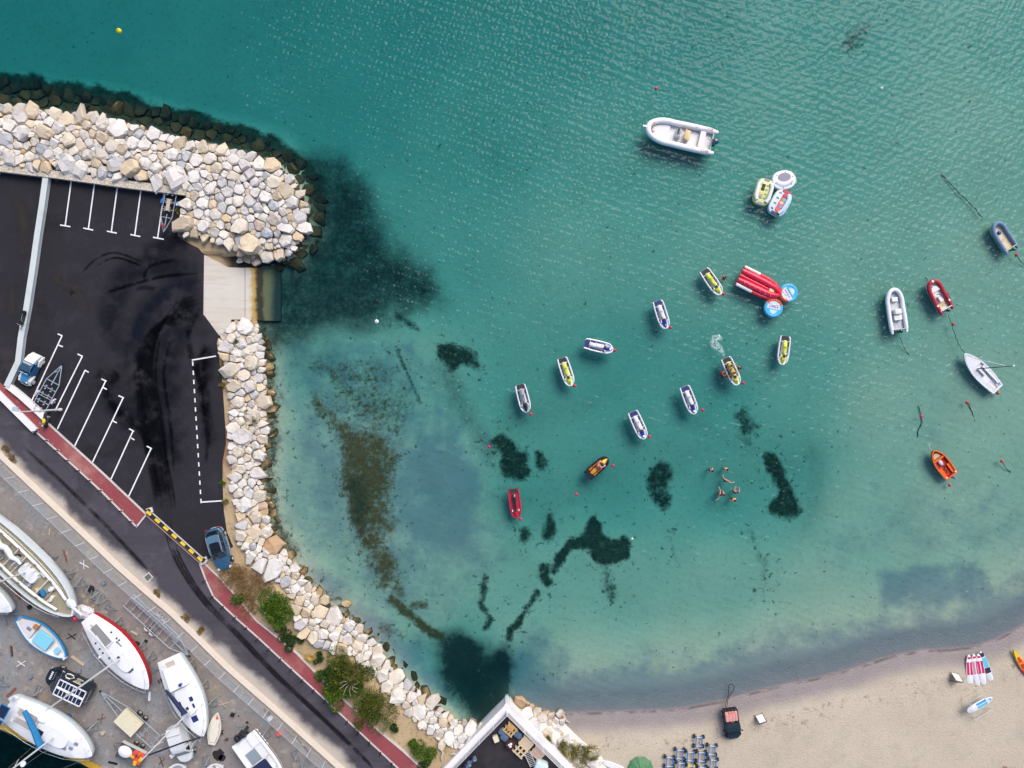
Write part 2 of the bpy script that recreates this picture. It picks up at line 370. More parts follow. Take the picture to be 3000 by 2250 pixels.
# ---- materials of the ground
def sand_mat():
    m, t, p = newmat('sand_bottom'); P = t.pos()
    sand = t.mix(t.noise(P, 0.25, 5, 0.6), (.40,.36,.26), (.50,.46,.35))
    sand = t.mix(t.math('MULTIPLY', t.sstep(t.noise(P, 2.2, 4, 0.65), .50, .70), .3), sand, (.26,.225,.16))
    silt = t.mix(t.noise(P, 0.5, 5, 0.6), (.15,.165,.185), (.23,.245,.26))
    sm = t.sstep(t.math('ADD', t.attr('silt'), t.math('MULTIPLY', t.math('SUBTRACT', t.noise(P, .45, 6, .65), .5), 1.1)), .15, .75)
    c = t.mix(t.math('MULTIPLY', sm, .85), sand, silt)
    sp = t.sstep(t.math('ADD', t.noise(P, 1.6, 5, .7), t.math('MULTIPLY', t.attr('halo'), .13)), .63, .69)                                   # loose tufts of weed
    c = t.mix(t.math('MULTIPLY', sp, .7), c, (.03,.042,.026))
    mk = t.math('MULTIPLY', t.attr('murk'), t.math('ADD', t.math('MULTIPLY_ADD', t.noise(P, .55, 6, .7), .8, .2), t.math('MULTIPLY', t.noise(P, 2.4, 6, .75), .75))); c = t.mix(t.math('MULTIPLY', t.sstep(mk, 0.05, 1.05), .97), c, t.mix(t.noise(P, 1.3, 5, .7), (.008,.017,.017), (.022,.036,.034)))
    fine = t.math('ADD', t.math('MULTIPLY', t.noise(P, 2.6, 6, .72), .6), t.math('MULTIPLY', t.noise(P, .85, 5, .65), .5))
    for a, col, n1, lo, hi in (('brown', (.060,.034,.014), 2.0, .15, .8), ('weed', (.009,.017,.012), 1.7, .16, .92)):
        f = t.sstep(t.math('ADD', t.attr(a), t.math('MULTIPLY', t.math('SUBTRACT', fine, .55), n1)), lo, hi)
        f = t.math('MULTIPLY', f, t.sstep(t.attr(a), 0.02, .3))
        c = t.mix(t.math('MULTIPLY', f, t.math('MULTIPLY_ADD', fine, .3, .8)), c, t.mix(t.noise(P, 4.0, 3), col, tuple(x*2.6 for x in col)))
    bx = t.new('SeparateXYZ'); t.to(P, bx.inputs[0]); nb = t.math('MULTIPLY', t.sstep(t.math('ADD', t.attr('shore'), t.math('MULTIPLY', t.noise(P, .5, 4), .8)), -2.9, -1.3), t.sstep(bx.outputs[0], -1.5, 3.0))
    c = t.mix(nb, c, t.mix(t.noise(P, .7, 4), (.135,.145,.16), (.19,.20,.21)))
    t.to(c, p.inputs['Base Color']); p.inputs['Roughness'].default_value = .95; p.inputs['Specular IOR Level'].default_value = .1
    t.to(t.bump(t.noise(P, 3, 4), .3, .08), p.inputs['Normal'])
    return m
def beach_mat():
    m, t, p = newmat('beach_sand'); P = t.pos()
    c = t.mix(t.noise(P, 0.18, 5, .6), (.40,.338,.258), (.515,.445,.35))
    c = t.mix(t.math('MULTIPLY', t.sstep(t.noise(P, 1.1, 6, .7), .5, .7), .25), c, (.33,.29,.24))
    c = t.mix(t.math('MULTIPLY', t.sstep(t.noise(P, .45, 6, .7), .48, .68), .35), c, (.32,.275,.22))
    c = t.mix(t.math('MULTIPLY', t.sstep(t.noise(P, 3.2, 4, .7), .52, .66), .22), c, (.25,.21,.165))
    wr = t.sstep(t.noise(P, 1.5, 6, .75), .55, .64)                                    # dry weed left along the tide line
    d = t.attr('shore'); dn = t.math('ADD', d, t.math('MULTIPLY', t.math('SUBTRACT', t.noise(P, .22, 3), .5), 3.2))
    wrack = t.math('MULTIPLY', wr, t.math('MULTIPLY', t.sstep(dn, 2.4, 3.2), t.math('SUBTRACT', 1.0, t.sstep(dn, 3.8, 5.0))))
    c = t.mix(t.math('MULTIPLY', wrack, .7), c, (.17,.14,.085))
    wet = t.math('SUBTRACT', 1.0, t.sstep(t.math('ADD', d, t.math('MULTIPLY', t.noise(P, .4, 3), .9)), 1.3, 3.4))
    c = t.mix(wet, c, t.mix(t.noise(P, .7, 4), (.215,.18,.175), (.28,.24,.23)))
    c = t.mix(t.math('SUBTRACT', 1.0, t.sstep(d, -.35, .05)), c, t.mix(t.noise(P, .7, 4), (.135,.145,.16), (.19,.20,.21)))
    line_ = t.math('MULTIPLY', t.math('SUBTRACT', 1.0, t.sstep(t.math('ABSOLUTE', t.math('SUBTRACT', d, .12)), .05, .22)), t.sstep(t.noise(P, .5, 5), .42, .6))
    c = t.mix(t.math('MULTIPLY', line_, .75), c, (.09,.07,.06))
    dots = t.sstep(t.noise(P, 5.0, 3, .6), .70, .75); c = t.mix(t.math('MULTIPLY', dots, .6), c, (.12,.10,.07))
    foot = t.noise(P, 6.5, 3, .6)
    t.to(c, p.inputs['Base Color']); t.to(t.math('MULTIPLY_ADD', wet, -.45, .95), p.inputs['Roughness']); p.inputs['Specular IOR Level'].default_value = .25
    t.to(t.bump(foot, .8, .09), p.inputs['Normal']); return m
def earth_mat():
    m, t, p = newmat('embankment_earth'); P = t.pos()
    c = t.mix(t.noise(P, .35, 5, .6), (.36,.25,.13), (.50,.38,.24))
    c = t.mix(t.math('MULTIPLY', t.sstep(t.noise(P, .16, 4), .55, .68), .8), c, (.27,.105,.06))
    c = t.mix(t.math('MULTIPLY', t.sstep(t.noise(P, 2.0, 5, .7), .55, .66), .6), c, (.22,.16,.08))
    c = t.mix(t.math('MULTIPLY', t.sstep(t.noise(P, .8, 5, .7), .58, .66), .5), c, (.15,.17,.05))
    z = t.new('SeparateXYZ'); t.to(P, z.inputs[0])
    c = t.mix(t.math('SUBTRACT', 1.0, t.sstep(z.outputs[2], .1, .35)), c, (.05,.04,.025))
    t.to(c, p.inputs['Base Color']); p.inputs['Roughness'].default_value = .95
    t.to(t.bump(t.noise(P, 4, 5, .7), .8, .1), p.inputs['Normal']); return m
def water_mat():
    m, t, p = newmat('sea_water'); t.n.remove(p); out = t.n['Material Output']; P = t.pos()
    gl = t.new('BsdfGlossy'); gl.inputs['Roughness'].default_value = .16; gl.inputs['Color'].default_value = (1, 1, 1, 1)
    tr = t.new('BsdfTransparent'); tr.inputs['Color'].default_value = (.985, .99, .99, 1)
    fr = t.new('Fresnel'); fr.inputs['IOR'].default_value = 1.34
    mx = t.new('MixShader'); t.to(t.math('MULTIPLY', fr.outputs[0], WATER_REFL), mx.inputs[0]); t.to(tr.outputs[0], mx.inputs[1]); t.to(gl.outputs[0], mx.inputs[2])
    t.to(mx.outputs[0], out.inputs['Surface'])
    va = t.new('VolumeAbsorption'); dn = 1.13; va.inputs['Density'].default_value = dn
    va.inputs['Color'].default_value = (1-.74/dn, 1-.205/dn, 1-.155/dn, 1); t.to(va.outputs[0], out.inputs['Volume'])
    return m
RINGS = [(2128,1400,.62,9,.013),(2123,814,.55,4.5,.011),(2090,860,.6,4.5,.009),(1690,1170,.9,6,.006),(2150,1090,.6,5,.009),(2240,1400,.8,6,.004)]
WATER_REFL = 0.36
WAVE = .0098
fz = lambda A: (A[:-1, :-1]+A[1:, :-1]+A[:-1, 1:]+A[1:, 1:])/4
s_f, b_f, x_f, y_f = fz(SD), fz(BE), fz(GX), fz(GY)
is_beach = (s_f > -52) & (b_f > .08) & (y_f > 1500); is_bank = (s_f > -1) & ~is_beach
pit_f = sdist(x_f, y_f, PIT) > -14; is_bank &= ~pit_f; is_beach &= ~pit_f
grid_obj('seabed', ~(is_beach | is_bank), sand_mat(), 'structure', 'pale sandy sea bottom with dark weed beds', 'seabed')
grid_obj('beach', is_beach, beach_mat(), 'structure', 'pale sand beach with a wet edge along the water', 'beach')
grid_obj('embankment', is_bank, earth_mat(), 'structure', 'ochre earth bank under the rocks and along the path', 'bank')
def sea_mesh():
    """closed body of water; its top carries real wind ripples, finer inside the view"""
    st = .115; x = axis_steps(-250, 250, -55, 55, st); y = axis_steps(-250, 250, -42, 42, st); X, Y = np.meshgrid(x, y)
    rg = np.random.default_rng(5); Z = np.zeros(X.shape)
    gust = .3+1.4*fbm(X+900, Y+900, 14, 4, 9)
    mod = [.6+.8*fbm(X+700+37*k, Y+700, 7.0, 2, k) for k in range(5)]
    for k in range(64):
        lam = .34*(1.1/.34)**(rg.random()**1.8); d = math.radians(rg.normal(128, 48)); q = 6.2832/lam
        amp = lam*WAVE*min(1.0, (.5/lam))*rg.uniform(.6, 1.3)
        Z += amp*np.sin(q*(X*math.cos(d)+Y*math.sin(d))+rg.random()*6.28)*mod[k % 5]
    Z *= gust
    for (cx, cy, lam, R, amp) in RINGS:                                                # ring waves round swimmers and craft
        p = W(cx, cy, 0); r = np.hypot(X-p.x, Y-p.y); Z += amp*np.sin(6.2832*r/lam+2.0*vnoise(X, Y, 1.6, 3))*np.clip(1-r/R, 0, 1)*sst(r, .2, .9)
    px = X/K(0)+1500; py = 1125-Y/K(0); s_ = sdist(px, py, LAND)*K(0)
    Z *= sst(-s_, -1.0, 6.0)*.85+.15
    edge = (np.abs(X) > 58) | (np.abs(Y) > 45); Z[edge] = 0
    ny, nx = X.shape; n = ny*nx; V = np.stack([X, Y, Z], -1).reshape(-1, 3)
    # leave out the ripple cells that lie well under the land, keep the sheet closed with a floor far below
    c0 = (np.arange(ny-1)[:, None]*nx+np.arange(nx-1)).reshape(-1)
    quads = np.stack([c0, c0+1, c0+nx+1, c0+nx], 1)
    lo = np.array([(-400,-400,-12),(400,-400,-12),(400,400,-12),(-400,400,-12)], float)
    rim = np.concatenate([np.arange(nx), np.arange(1, ny)*nx+nx-1, (ny-1)*nx+np.arange(nx-2, -1, -1), np.arange(ny-2, 0, -1)*nx])
    dn = V[rim].copy(); dn[:, 2] = -12; m = len(rim); V = np.concatenate([V, dn, [[0, 0, -12]]])
    i = np.arange(m); j = (i+1) % m
    sides = np.stack([rim[j], rim[i], n+i, n+j], 1); tri = np.stack([n+j, n+i, np.full(m, n+m)], 1)
    me = bpy.data.meshes.new('sea'); loops = np.concatenate([quads.ravel(), sides.ravel(), tri.ravel()]).astype(np.int32)
    tot = np.concatenate([np.full(len(quads)+m, 4), np.full(m, 3)]).astype(np.int32); start = np.concatenate([[0], np.cumsum(tot)[:-1]]).astype(np.int32)
    me.vertices.add(len(V)); me.vertices.foreach_set('co', V.astype(np.float32).ravel()); me.loops.add(len(loops)); me.loops.foreach_set('vertex_index', loops)
    me.polygons.add(len(tot)); me.polygons.foreach_set('loop_start', start); me.polygons.foreach_set('loop_total', tot); me.update(calc_edges=True)
    me.polygons.foreach_set('use_smooth', np.arange(len(tot)) < len(quads)); return me
obj('sea', sea_mesh(), water_mat(), kind='structure', label='clear teal sea water of the bay', cat='sea')

# ------------------------------------------------------------------ paved ground
def poly(pts, z): return [W(x, y, z) for x, y in pts]
def ccw(P): 
    a = sum(P[i][0]*P[(i+1) % len(P)][1]-P[(i+1) % len(P)][0]*P[i][1] for i in range(len(P)))
    return P if a > 0 else P[::-1]
def slab(name, pts, z, thick, m, parent=None, **kw):
    return obj(name, MB().prism(ccw(poly(pts, z)), z-thick, z), m, parent, **kw)
def strip(pts, w, z):
    """flat ribbon along a pixel line, w metres wide"""
    P = [W(x, y, z) for x, y in pts]; l = []; r = []
    for i in range(len(P)):
        d = P[min(i+1, len(P)-1)]-P[max(i-1, 0)]; d.z = 0; d.normalize(); n = Vector((-d.y, d.x, 0))*w/2
        l.append(P[i]+n); r.append(P[i]-n)
    return l, r
def ribbon(name, pts, w, z0, z1, m, parent=None, **kw):
    l, r = strip(pts, w, z1); n = len(l); mbb = MB()
    top = r+l[::-1]; N = 2*n
    vs = [(p.x, p.y, z0) for p in top]+[(p.x, p.y, z1) for p in top]
    fs = [tuple(range(N))[::-1]]+[(i, (i+1) % N, N+(i+1) % N, N+i) for i in range(N)]
    fs += [(N+i, N+i+1, N+N-2-i, N+N-1-i) for i in range(n-1)]
    mbb.add(vs, fs); return obj(name, mbb, m, parent, **kw)
def asphalt(name, a, b, patch, dust=None):
    m, t, p = newmat(name); P = t.pos()
    c = t.mix(t.noise(P, .12, 6, .65), a, b)
    c = t.mix(t.math('MULTIPLY', t.sstep(t.noise(P, .09, 5, .6), .56, .70), .55), c, patch)
    c = t.mix(t.math('MULTIPLY', t.sstep(t.noise(P, .55, 6, .7), .48, .7), .5), c, tuple(x*1.5 for x in b))
    st = t.sstep(t.noise(P, .22, 5, .65), .55, .68); c = t.mix(t.math('MULTIPLY', st, .55), c, tuple(x*.45 for x in a))
    mp = t.new('Mapping'); mp.inputs['Rotation'].default_value = (0, 0, math.radians(42)); mp.inputs['Scale'].default_value = (.06, 1.5, 1); t.to(P, mp.inputs[0])
    c = t.mix(t.math('MULTIPLY', t.sstep(t.noise(mp.outputs[0], .8, 4), .48, .7), .35 if dust else .1), c, tuple(x*.4 for x in a))
    g = t.noise(P, 22, 2); c = t.mix(.35, c, t.mix(g, (0,0,0), tuple(x*2.0 for x in b)), 'ADD')
    if dust:
        for (p0, p1, w0, w1, col) in dust:
            q0, q1 = W(*p0, 1.2), W(*p1, 1.2); d = (q1-q0).normalized(); n = Vector((d.y, -d.x, 0))
            dt = t.new('VectorMath', operation='DOT_PRODUCT'); t.to(P, dt.inputs[0]); dt.inputs[1].default_value = n
            ds = t.math('ABSOLUTE', t.math('SUBTRACT', dt.outputs['Value'], n.dot(q0)))
            ds = t.math('ADD', ds, t.math('MULTIPLY', t.math('SUBTRACT', t.noise(P, .3, 5, .6), .5), w1*1.6))
            c = t.mix(t.math('SUBTRACT', 1.0, t.sstep(ds, w0, w1)), c, col)
    t.to(c, p.inputs['Base Color']); p.inputs['Roughness'].default_value = .9; p.inputs['Specular IOR Level'].default_value = .2
    t.to(t.bump(g, .4, .01), p.inputs['Normal']); return m
ZG = 1.2
A_PARK = asphalt('car_park_asphalt', (.0095,.0092,.0122), (.020,.0182,.0218), (.055,.045,.041))
A_ROAD = asphalt('road_asphalt', (.030,.027,.034), (.055,.050,.060), (.085,.078,.08), [((0,1345),(345,1668),.35,1.1,(.30,.26,.21)), ((505,1808),(980,2242),.5,1.7,(.42,.38,.33))])
car_park = slab('car_park', [(-900,380),(0,497),(545,567),(530,605),(522,650),(518,690),(540,706),(580,726),(598,748),(596,920),(640,985),(634,1005),(648,1100),(656,1200),(661,1300),(651,1350),(651,1420),(655,1500),(664,1560),(682,1602),(640,1622),(596,1647),(428,1502),(300,1388),(145,1248),(15,1134),(-120,1040),(-900,900)], ZG, .5, A_PARK, kind='structure', label='dark asphalt car park with white bay lines', cat='car park')
road = slab('road', [(-300,900),(-120,1020),(15,1160),(110,1268),(398,1545),(430,1506),(592,1652),(603,1702),(625,1750),(690,1812),(822,1932),(955,2054),(1165,2252),(1420,2500),(1260,2500),(980,2252),(800,2092),(662,1972),(505,1817),(345,1679),(0,1354),(-300,1071)], ZG-.006, .5, A_ROAD, kind='structure', label='grey asphalt road curving beside the boat yard', cat='road')
def red_path_mat():
    m, t, p = newmat('red_path_surface'); P = t.pos()
    c = t.mix(t.noise(P, .3, 5, .6), (.155,.026,.030), (.235,.055,.062))
    c = t.mix(t.math('MULTIPLY', t.sstep(t.noise(P, .13, 5, .65), .50, .66), .75), c, (.33,.17,.14))
    c = t.mix(t.math('MULTIPLY', t.sstep(t.noise(P, 1.2, 6, .7), .62, .68), .5), c, (.5,.38,.33))
    c = t.mix(.25, c, t.mix(t.noise(P, 22, 2), (0,0,0), (.4,.1,.1)), 'ADD')
    t.to(c, p.inputs['Base Color']); p.inputs['Roughness'].default_value = .9; return m
RED = red_path_mat()
P1L = [(-60,1085),(12,1160),(102,1262),(300,1442),(400,1544)]; P1R = [(-60,1065),(25,1146),(135,1236),(300,1386),(427,1506)]
P2L = [(585,1652),(603,1700),(625,1748),(690,1810),(760,1872),(822,1930),(955,2052),(1085,2175),(1165,2250),(1420,2490)]
P2R = [(598,1650),(640,1690),(690,1745),(750,1818),(800,1858),(870,1915),(960,2008),(1000,2044),(1090,2125),(1180,2200),(1240,2255),(1500,2490)]
path1 = slab('footpath', P1L+P1R[::-1], ZG+.09, .4, RED, kind='structure', label='red surfaced footpath between car park and road', cat='footpath')
path2 = slab('footpath', P2L+P2R[::-1], ZG+.09, .4, RED, kind='structure', label='red surfaced footpath between road and planted bank', cat='footpath')
KERB = mat('kerb_concrete', (.52,.49,.46), .85, var=.15, scale=1.5, dirt=(.3,.26,.22), dirt_amt=.5)
for par, pts in ((path1, P1L[2:]), (path1, P1R[2:]), (path2, P2L), (path2, P2R)):
    ribbon('kerb', pts, .16, ZG-.3, ZG+.12, KERB, par)
ribbon('kerb', [(398,1545),(428,1508)], .16, ZG-.3, ZG+.12, KERB, path1)
# boat yard
def yard_mat():
    m, t, p = newmat('yard_ground'); P = t.pos()
    c = t.mix(t.noise(P, .15, 6, .65), (.125,.108,.10), (.23,.205,.19))
    c = t.mix(t.math('MULTIPLY', t.sstep(t.noise(P, .2, 5, .6), .5, .66), .7), c, (.17,.20,.22))
    c = t.mix(t.math('MULTIPLY', t.sstep(t.noise(P, .33, 5, .65), .55, .68), .6), c, (.24,.19,.13))
    c = t.mix(t.math('MULTIPLY', t.sstep(t.noise(P, .5, 6, .7), .58, .68), .6), c, (.07,.065,.062))
    c = t.mix(t.math('MULTIPLY', t.sstep(t.noise(P, 3, 5, .7), .54, .64), .55), c, (.08,.07,.062))
    c = t.mix(t.math('MULTIPLY', t.sstep(t.noise(P, 1.1, 6, .75), .54, .64), .5), c, (.33,.31,.29))
    c = t.mix(.3, c, t.mix(t.noise(P, 18, 2), (0,0,0), (.3,.28,.27)), 'ADD')
    t.to(c, p.inputs['Base Color']); p.inputs['Roughness'].default_value = .92
    t.to(t.bump(t.noise(P, 9, 4, .7), .5, .03), p.inputs['Normal']); return m
ZY = 1.14
yard = slab('boat_yard', [(-300,1078),(0,1362),(345,1688),(505,1826),(662,1982),(800,2102),(980,2262),(1250,2520),(1250,2700),(345,2700),(345,2296),(238,2230),(110,2180),(0,2132),(-300,2010)], ZY, 3.5, yard_mat(), kind='structure', label='stained grey concrete ground of the boat yard', cat='yard')
YEL = mat('yellow_edge_paint', (.50,.30,.02), .7, var=.3, scale=1.2, dirt=(.2,.17,.13), dirt_amt=.8)
ribbon('dock_edge', [(-60,2104),(0,2128),(110,2177),(238,2228),(300,2262)], .55, ZY+.004, ZY+.16, YEL, yard)
# ------------------------------------------------------------------ painted lines
LINE = mat('white_line_paint', (.72,.70,.72), .8, var=.1, scale=2, dirt=(.4,.38,.38), dirt_amt=.5)
mk = [0]
def mark(pts, w=.13):
    mk[0] += 1; l, r = strip(pts, w, ZG+.022+.0004*(mk[0] % 12)); obj('parking_line', MB().add(r+l[::-1], [tuple(range(2*len(l)))]), LINE, car_park)
for a, b, c, d in (((209,528),(191,661),(176,659),(206,664)),((277,536),(259,670),(244,668),(273,674)),((344,546),(326,680),(313,677),(342,683)),((413,556),(395,688),(382,687),(411,693)),((481,563),(462,696),(448,695),(480,701))):
    mark([a, b]); mark([c, d])
for a, b in (((182,983),(90,1180)),((169,978),(183,984)),((172,1011),(184,1016)),((241,1044),(161,1204)),((227,1037),(242,1044)),((249,1085),(168,1257)),((248,1084),(260,1091)),
  ((310,1115),(219,1306)),((297,1110),(312,1117)),((302,1135),(313,1141)),((361,1165),(271,1354)),((347,1159),(363,1166)),((331,1233),(342,1239)),((390,1262),(325,1404)),((378,1256),(393,1264)),
  ((384,1283),(394,1289)),((443,1313),(376,1456)),((430,1307),(445,1315)),((633,1043),(562,1055)),((589,1471),(653,1467)),((0,502),(-2,512))): mark([a, b])
for i in range(16):
    t0 = .012+i*.0645; t1 = t0+.03; f = lambda t: (564+25*t, 1054+416*t)
    mark([f(t0), f(t1)])
# dark tyre tracks and tar on the asphalt
def track_mat(name, col, amt):
    m, t, p = newmat(name); out = t.n['Material Output']; P = t.pos(); t.n.remove(p)
    d = t.new('BsdfDiffuse'); d.inputs['Color'].default_value = (*col, 1); tr = t.new('BsdfTransparent'); mx = t.new('MixShader')
    f = t.math('MULTIPLY', t.sstep(t.noise(P, .5, 6, .7), .3, .62), amt)
    uv = t.attr('edge'); f = t.math('MULTIPLY', f, t.sstep(uv, 0.0, .8))
    t.to(f, mx.inputs[0]); t.to(tr.outputs[0], mx.inputs[1]); t.to(d.outputs[0], mx.inputs[2]); t.to(mx.outputs[0], out.inputs['Surface']); return m
TR_D = track_mat('tyre_rubber_mark', (.0035,.004,.0055), .7); TR_L = track_mat('dried_dust_mark', (.05,.045,.04), .6); TR_R = track_mat('road_rubber_mark', (.018,.017,.02), .8)
TR_B = track_mat('wet_mark', (.010,.014,.024), .7)
tn = [0]
def track(pts, w, m, par, z=None):
    tn[0] += 1; z = (z or ZG)+.0045+.00035*(tn[0] % 40)
    P = [Vector((x, y)) for x, y in pts]; Q = []
    for i in range(len(P)-1):                                                          # smooth the line
        p0, p1, p2, p3 = P[max(i-1,0)], P[i], P[i+1], P[min(i+2, len(P)-1)]
        for k in range(6):
            t = k/6; Q.append(.5*((2*p1)+(p2-p0)*t+(2*p0-5*p1+4*p2-p3)*t*t+(3*p1-p0-3*p2+p3)*t**3))
    Q.append(P[-1]); l, r = strip([tuple(q) for q in Q], w, z); n = len(l)
    c = [(a+b)/2 for a, b in zip(l, r)]; me = bpy.data.meshes.new('tyre_track')
    me.from_pydata([tuple(v) for v in l+c+r], [], [(n+i, n+i+1, i+1, i) for i in range(n-1)]+[(2*n+i, 2*n+i+1, n+i+1, n+i) for i in range(n-1)])
    e = [0.0]*n+[min(1, 3*min(i, n-1-i)/n*2) for i in range(n)]+[0.0]*n
    me.attributes.new('edge', 'FLOAT', 'POINT').data.foreach_set('value', e)
    obj('tyre_track', me, m, par)
TR_W = track_mat('damp_dark_area', (.0050,.0072,.0125), .5)
for q, w in (([(596,840),(520,870),(440,930),(400,1040),(420,1200),(470,1380)],5.5),([(590,880),(520,960),(490,1080),(500,1250),(520,1420)],4.5),([(590,790),(480,780),(380,800),(330,900),(330,1050)],4.0),([(300,1080),(330,1180),(400,1260)],3.5),([(620,1010),(600,1150),(615,1320)],2.2),([(560,700),(480,720),(420,760)],3.0)): track(q, w, TR_W, car_park)
for o in (0, 14, 30, 52, 70):
    track([(594,860+o*.9),(520,890+o*.7),(470-o*.35,960+o*.2),(445-o*.6,1080),(470-o*.7,1250),(505-o*.7,1430),(515-o*.8,1500)], .45+.01*o, TR_D, car_park)
track([(590,900),(555,960),(560,1040),(585,1120),(590,1220)], .9, TR_D, car_park); track([(618,1010),(580,1060),(592,1180),(610,1290),(600,1360)], .7, TR_D, car_park)
track([(598,1000),(600,1120),(610,1250)], 1.1, TR_D, car_park); track([(595,820),(500,850),(420,930),(400,1010)], 1.6, TR_B, car_park); track([(590,800),(480,810),(400,830),(300,860)], .5, TR_D, car_park)
track([(420,770),(340,740),(280,760),(240,800)], .35, TR_D, car_park); track([(430,785),(340,755),(280,780)], .35, TR_D, car_park); track([(520,760),(440,780),(420,820)], .5, TR_D, car_park)
track([(300,1120),(340,1200),(420,1270),(440,1360)], 1.0, TR_D, car_park); track([(280,1090),(320,1110),(350,1090)], 1.6, TR_D, car_park); track([(180,860),(230,870),(250,920)], 1.7, TR_L, car_park)
track([(395,845),(430,842),(455,848)], .7, TR_B, car_park); track([(205,850),(215,862)], .8, TR_B, car_park); track([(500,1000),(480,1100),(500,1250),(510,1400)], .5, TR_D, car_park)
track([(470,980),(455,1100),(478,1250),(490,1400)], .45, TR_D, car_park); track([(150,800),(200,840),(240,840)], 1.2, TR_L, car_park)
for o in (0, 9, 18): track([(480+o,1480),(490+o,1580),(535+o,1680),(600+o*.9,1770),(690+o*.8,1860),(800+o*.7,1975),(930+o*.6,2095),(1050+o*.5,2210),(1120,2280)], .38, TR_R, road, ZG-.004)
track([(60,1300),(200,1430),(330,1560),(450,1690)], .6, TR_R, road, ZG-.004)
track([(30,560),(70,640),(60,760)], 1.8, TR_L, car_park); track([(40,820),(30,930)], 1.6, TR_L, car_park)
# ------------------------------------------------------------------ slipway
def concrete_ramp():
    m, t, p = newmat('slipway_concrete'); P = t.pos(); x = t.new('SeparateXYZ'); t.to(P, x.inputs[0])
    c = t.mix(t.noise(P, .35, 5, .6), (.43,.385,.31), (.56,.53,.48))
    mp = t.new('Mapping'); mp.inputs['Scale'].default_value = (.12, 2.4, 1); t.to(P, mp.inputs[0])
    c = t.mix(t.math('MULTIPLY', t.sstep(t.noise(mp.outputs[0], 1.2, 5, .65), .5, .66), .5), c, (.42,.34,.28))
    zz = t.math('ADD', x.outputs[2], t.math('MULTIPLY', t.math('SUBTRACT', t.noise(P, .7, 5, .7), .5), .28))
    for z0, z1, q in ((.05, .2, (.36,.24,.06)), (-.05, .05, (.03,.024,.014)), (-.2, -.12, (.15,.125,.06)), (-.48, -.28, (.013,.024,.024))): c = t.mix(t.math('SUBTRACT', 1.0, t.sstep(zz, z0, z1)), c, q)
    t.to(c, p.inputs['Base Color']); p.inputs['Roughness'].default_value = .85; t.to(t.bump(t.noise(mp.outputs[0], 6, 3), .2, .03), p.inputs['Normal']); return m
slip = thing('slipway', 'pale concrete boat ramp running down into the water', 'slipway', W(670,860,.6)); slip['kind'] = 'structure'; del slip['category']
CR = concrete_ramp()
def put(parent, V): return [Vector(v)-parent.location for v in V]
def sheet3(name, pts, m, parent, thick=.4):
    V = put(parent, [W(*q) for q in pts]); n = len(V); b = [v-Vector((0,0,thick)) for v in V]
    return obj(name, MB().add(b+V, [tuple(range(n))[::-1], tuple(range(n, 2*n))]+[(i, (i+1) % n, n+(i+1) % n, n+i) for i in range(n)]), m, parent)
za = 1.21; zm = .28; zi = lambda x: za+(zm-za)*(x-596)/(717-596)
sheet3('apron', [(596,922,za),(640,984,zi(640)),(672,962,zi(672)),(677,936,zi(677)),(717,936,zm),(717,785,zm),(668,783,zi(668)),(640,768,zi(640)),(598,747,za)], CR, slip)
sheet3('ramp', [(718.5,938,zm-.006),(822,940,-.58),(822,787,-.58),(718.5,784,zm-.006)], CR, slip)
# ------------------------------------------------------------------ boulders
def stone_mat():
    m, t, p = newmat('boulder_stone'); P = t.pos(); g = t.new('NewGeometry'); oi = t.new('ObjectInfo')
    rnd = t.math('FRACT', t.math('ADD', oi.outputs['Random'], t.math('MULTIPLY', g.outputs['Random Per Island'], 7.31)))
    c = t.ramp(rnd, (0, (.60,.565,.54)), (.25, (.66,.63,.60)), (.55, (.64,.585,.51)), (.72, (.60,.51,.39)), (.84, (.56,.43,.27)), (.90, (.55,.53,.53)), (.975, (.42,.45,.48)), (1.0, (.52,.31,.16)))
    c = t.mix(t.math('MULTIPLY', t.noise(P, 1.1, 6, .7), .5), c, t.mix(.5, c, (.42,.34,.24)))
    c = t.mix(t.math('MULTIPLY', t.sstep(t.noise(P, 3.2, 6, .75), .54, .66), .45), c, (.30,.25,.19)); c = t.mix(t.math('MULTIPLY', t.sstep(t.noise(P, .5, 5, .7), .52, .66), .35), c, (.45,.34,.21))
    x = t.new('SeparateXYZ'); t.to(P, x.inputs[0]); zz = t.math('ADD', x.outputs[2], t.math('MULTIPLY', t.math('SUBTRACT', t.noise(P, .9, 4), .5), .5))
    c = t.mix(t.math('MULTIPLY', t.math('SUBTRACT', 1.0, t.sstep(zz, .15, .62)), .85), c, (.36,.22,.07))         # tide stain, then weed
    c = t.mix(t.math('SUBTRACT', 1.0, t.sstep(zz, -.12, .16)), c, t.mix(t.noise(P, 1.5, 4), (.022,.02,.009), (.07,.058,.022)))
    c = t.mix(t.math('SUBTRACT', 1.0, t.sstep(zz, -.75, -.2)), c, (.012,.015,.011))
    t.to(c, p.inputs['Base Color']); p.inputs['Roughness'].default_value = .85; p.inputs['Specular IOR Level'].default_value = .25
    h = t.math('ADD', t.noise(P, 2.2, 6, .7), t.math('MULTIPLY', t.noise(P, 9, 4, .7), .3)); t.to(t.bump(h, .6, .12), p.inputs['Normal']); return m
STONE = stone_mat()
def clip_half(P, px, py, nx, ny):
    out = []
    for i in range(len(P)):
        a, b = P[i], P[(i+1) % len(P)]; da = (a[0]-px)*nx+(a[1]-py)*ny; db = (b[0]-px)*nx+(b[1]-py)*ny
        if da <= 0: out.append(a)
        if (da < 0 < db) or (db < 0 < da): t = da/(da-db); out.append((a[0]+(b[0]-a[0])*t, a[1]+(b[1]-a[1])*t))
    return out
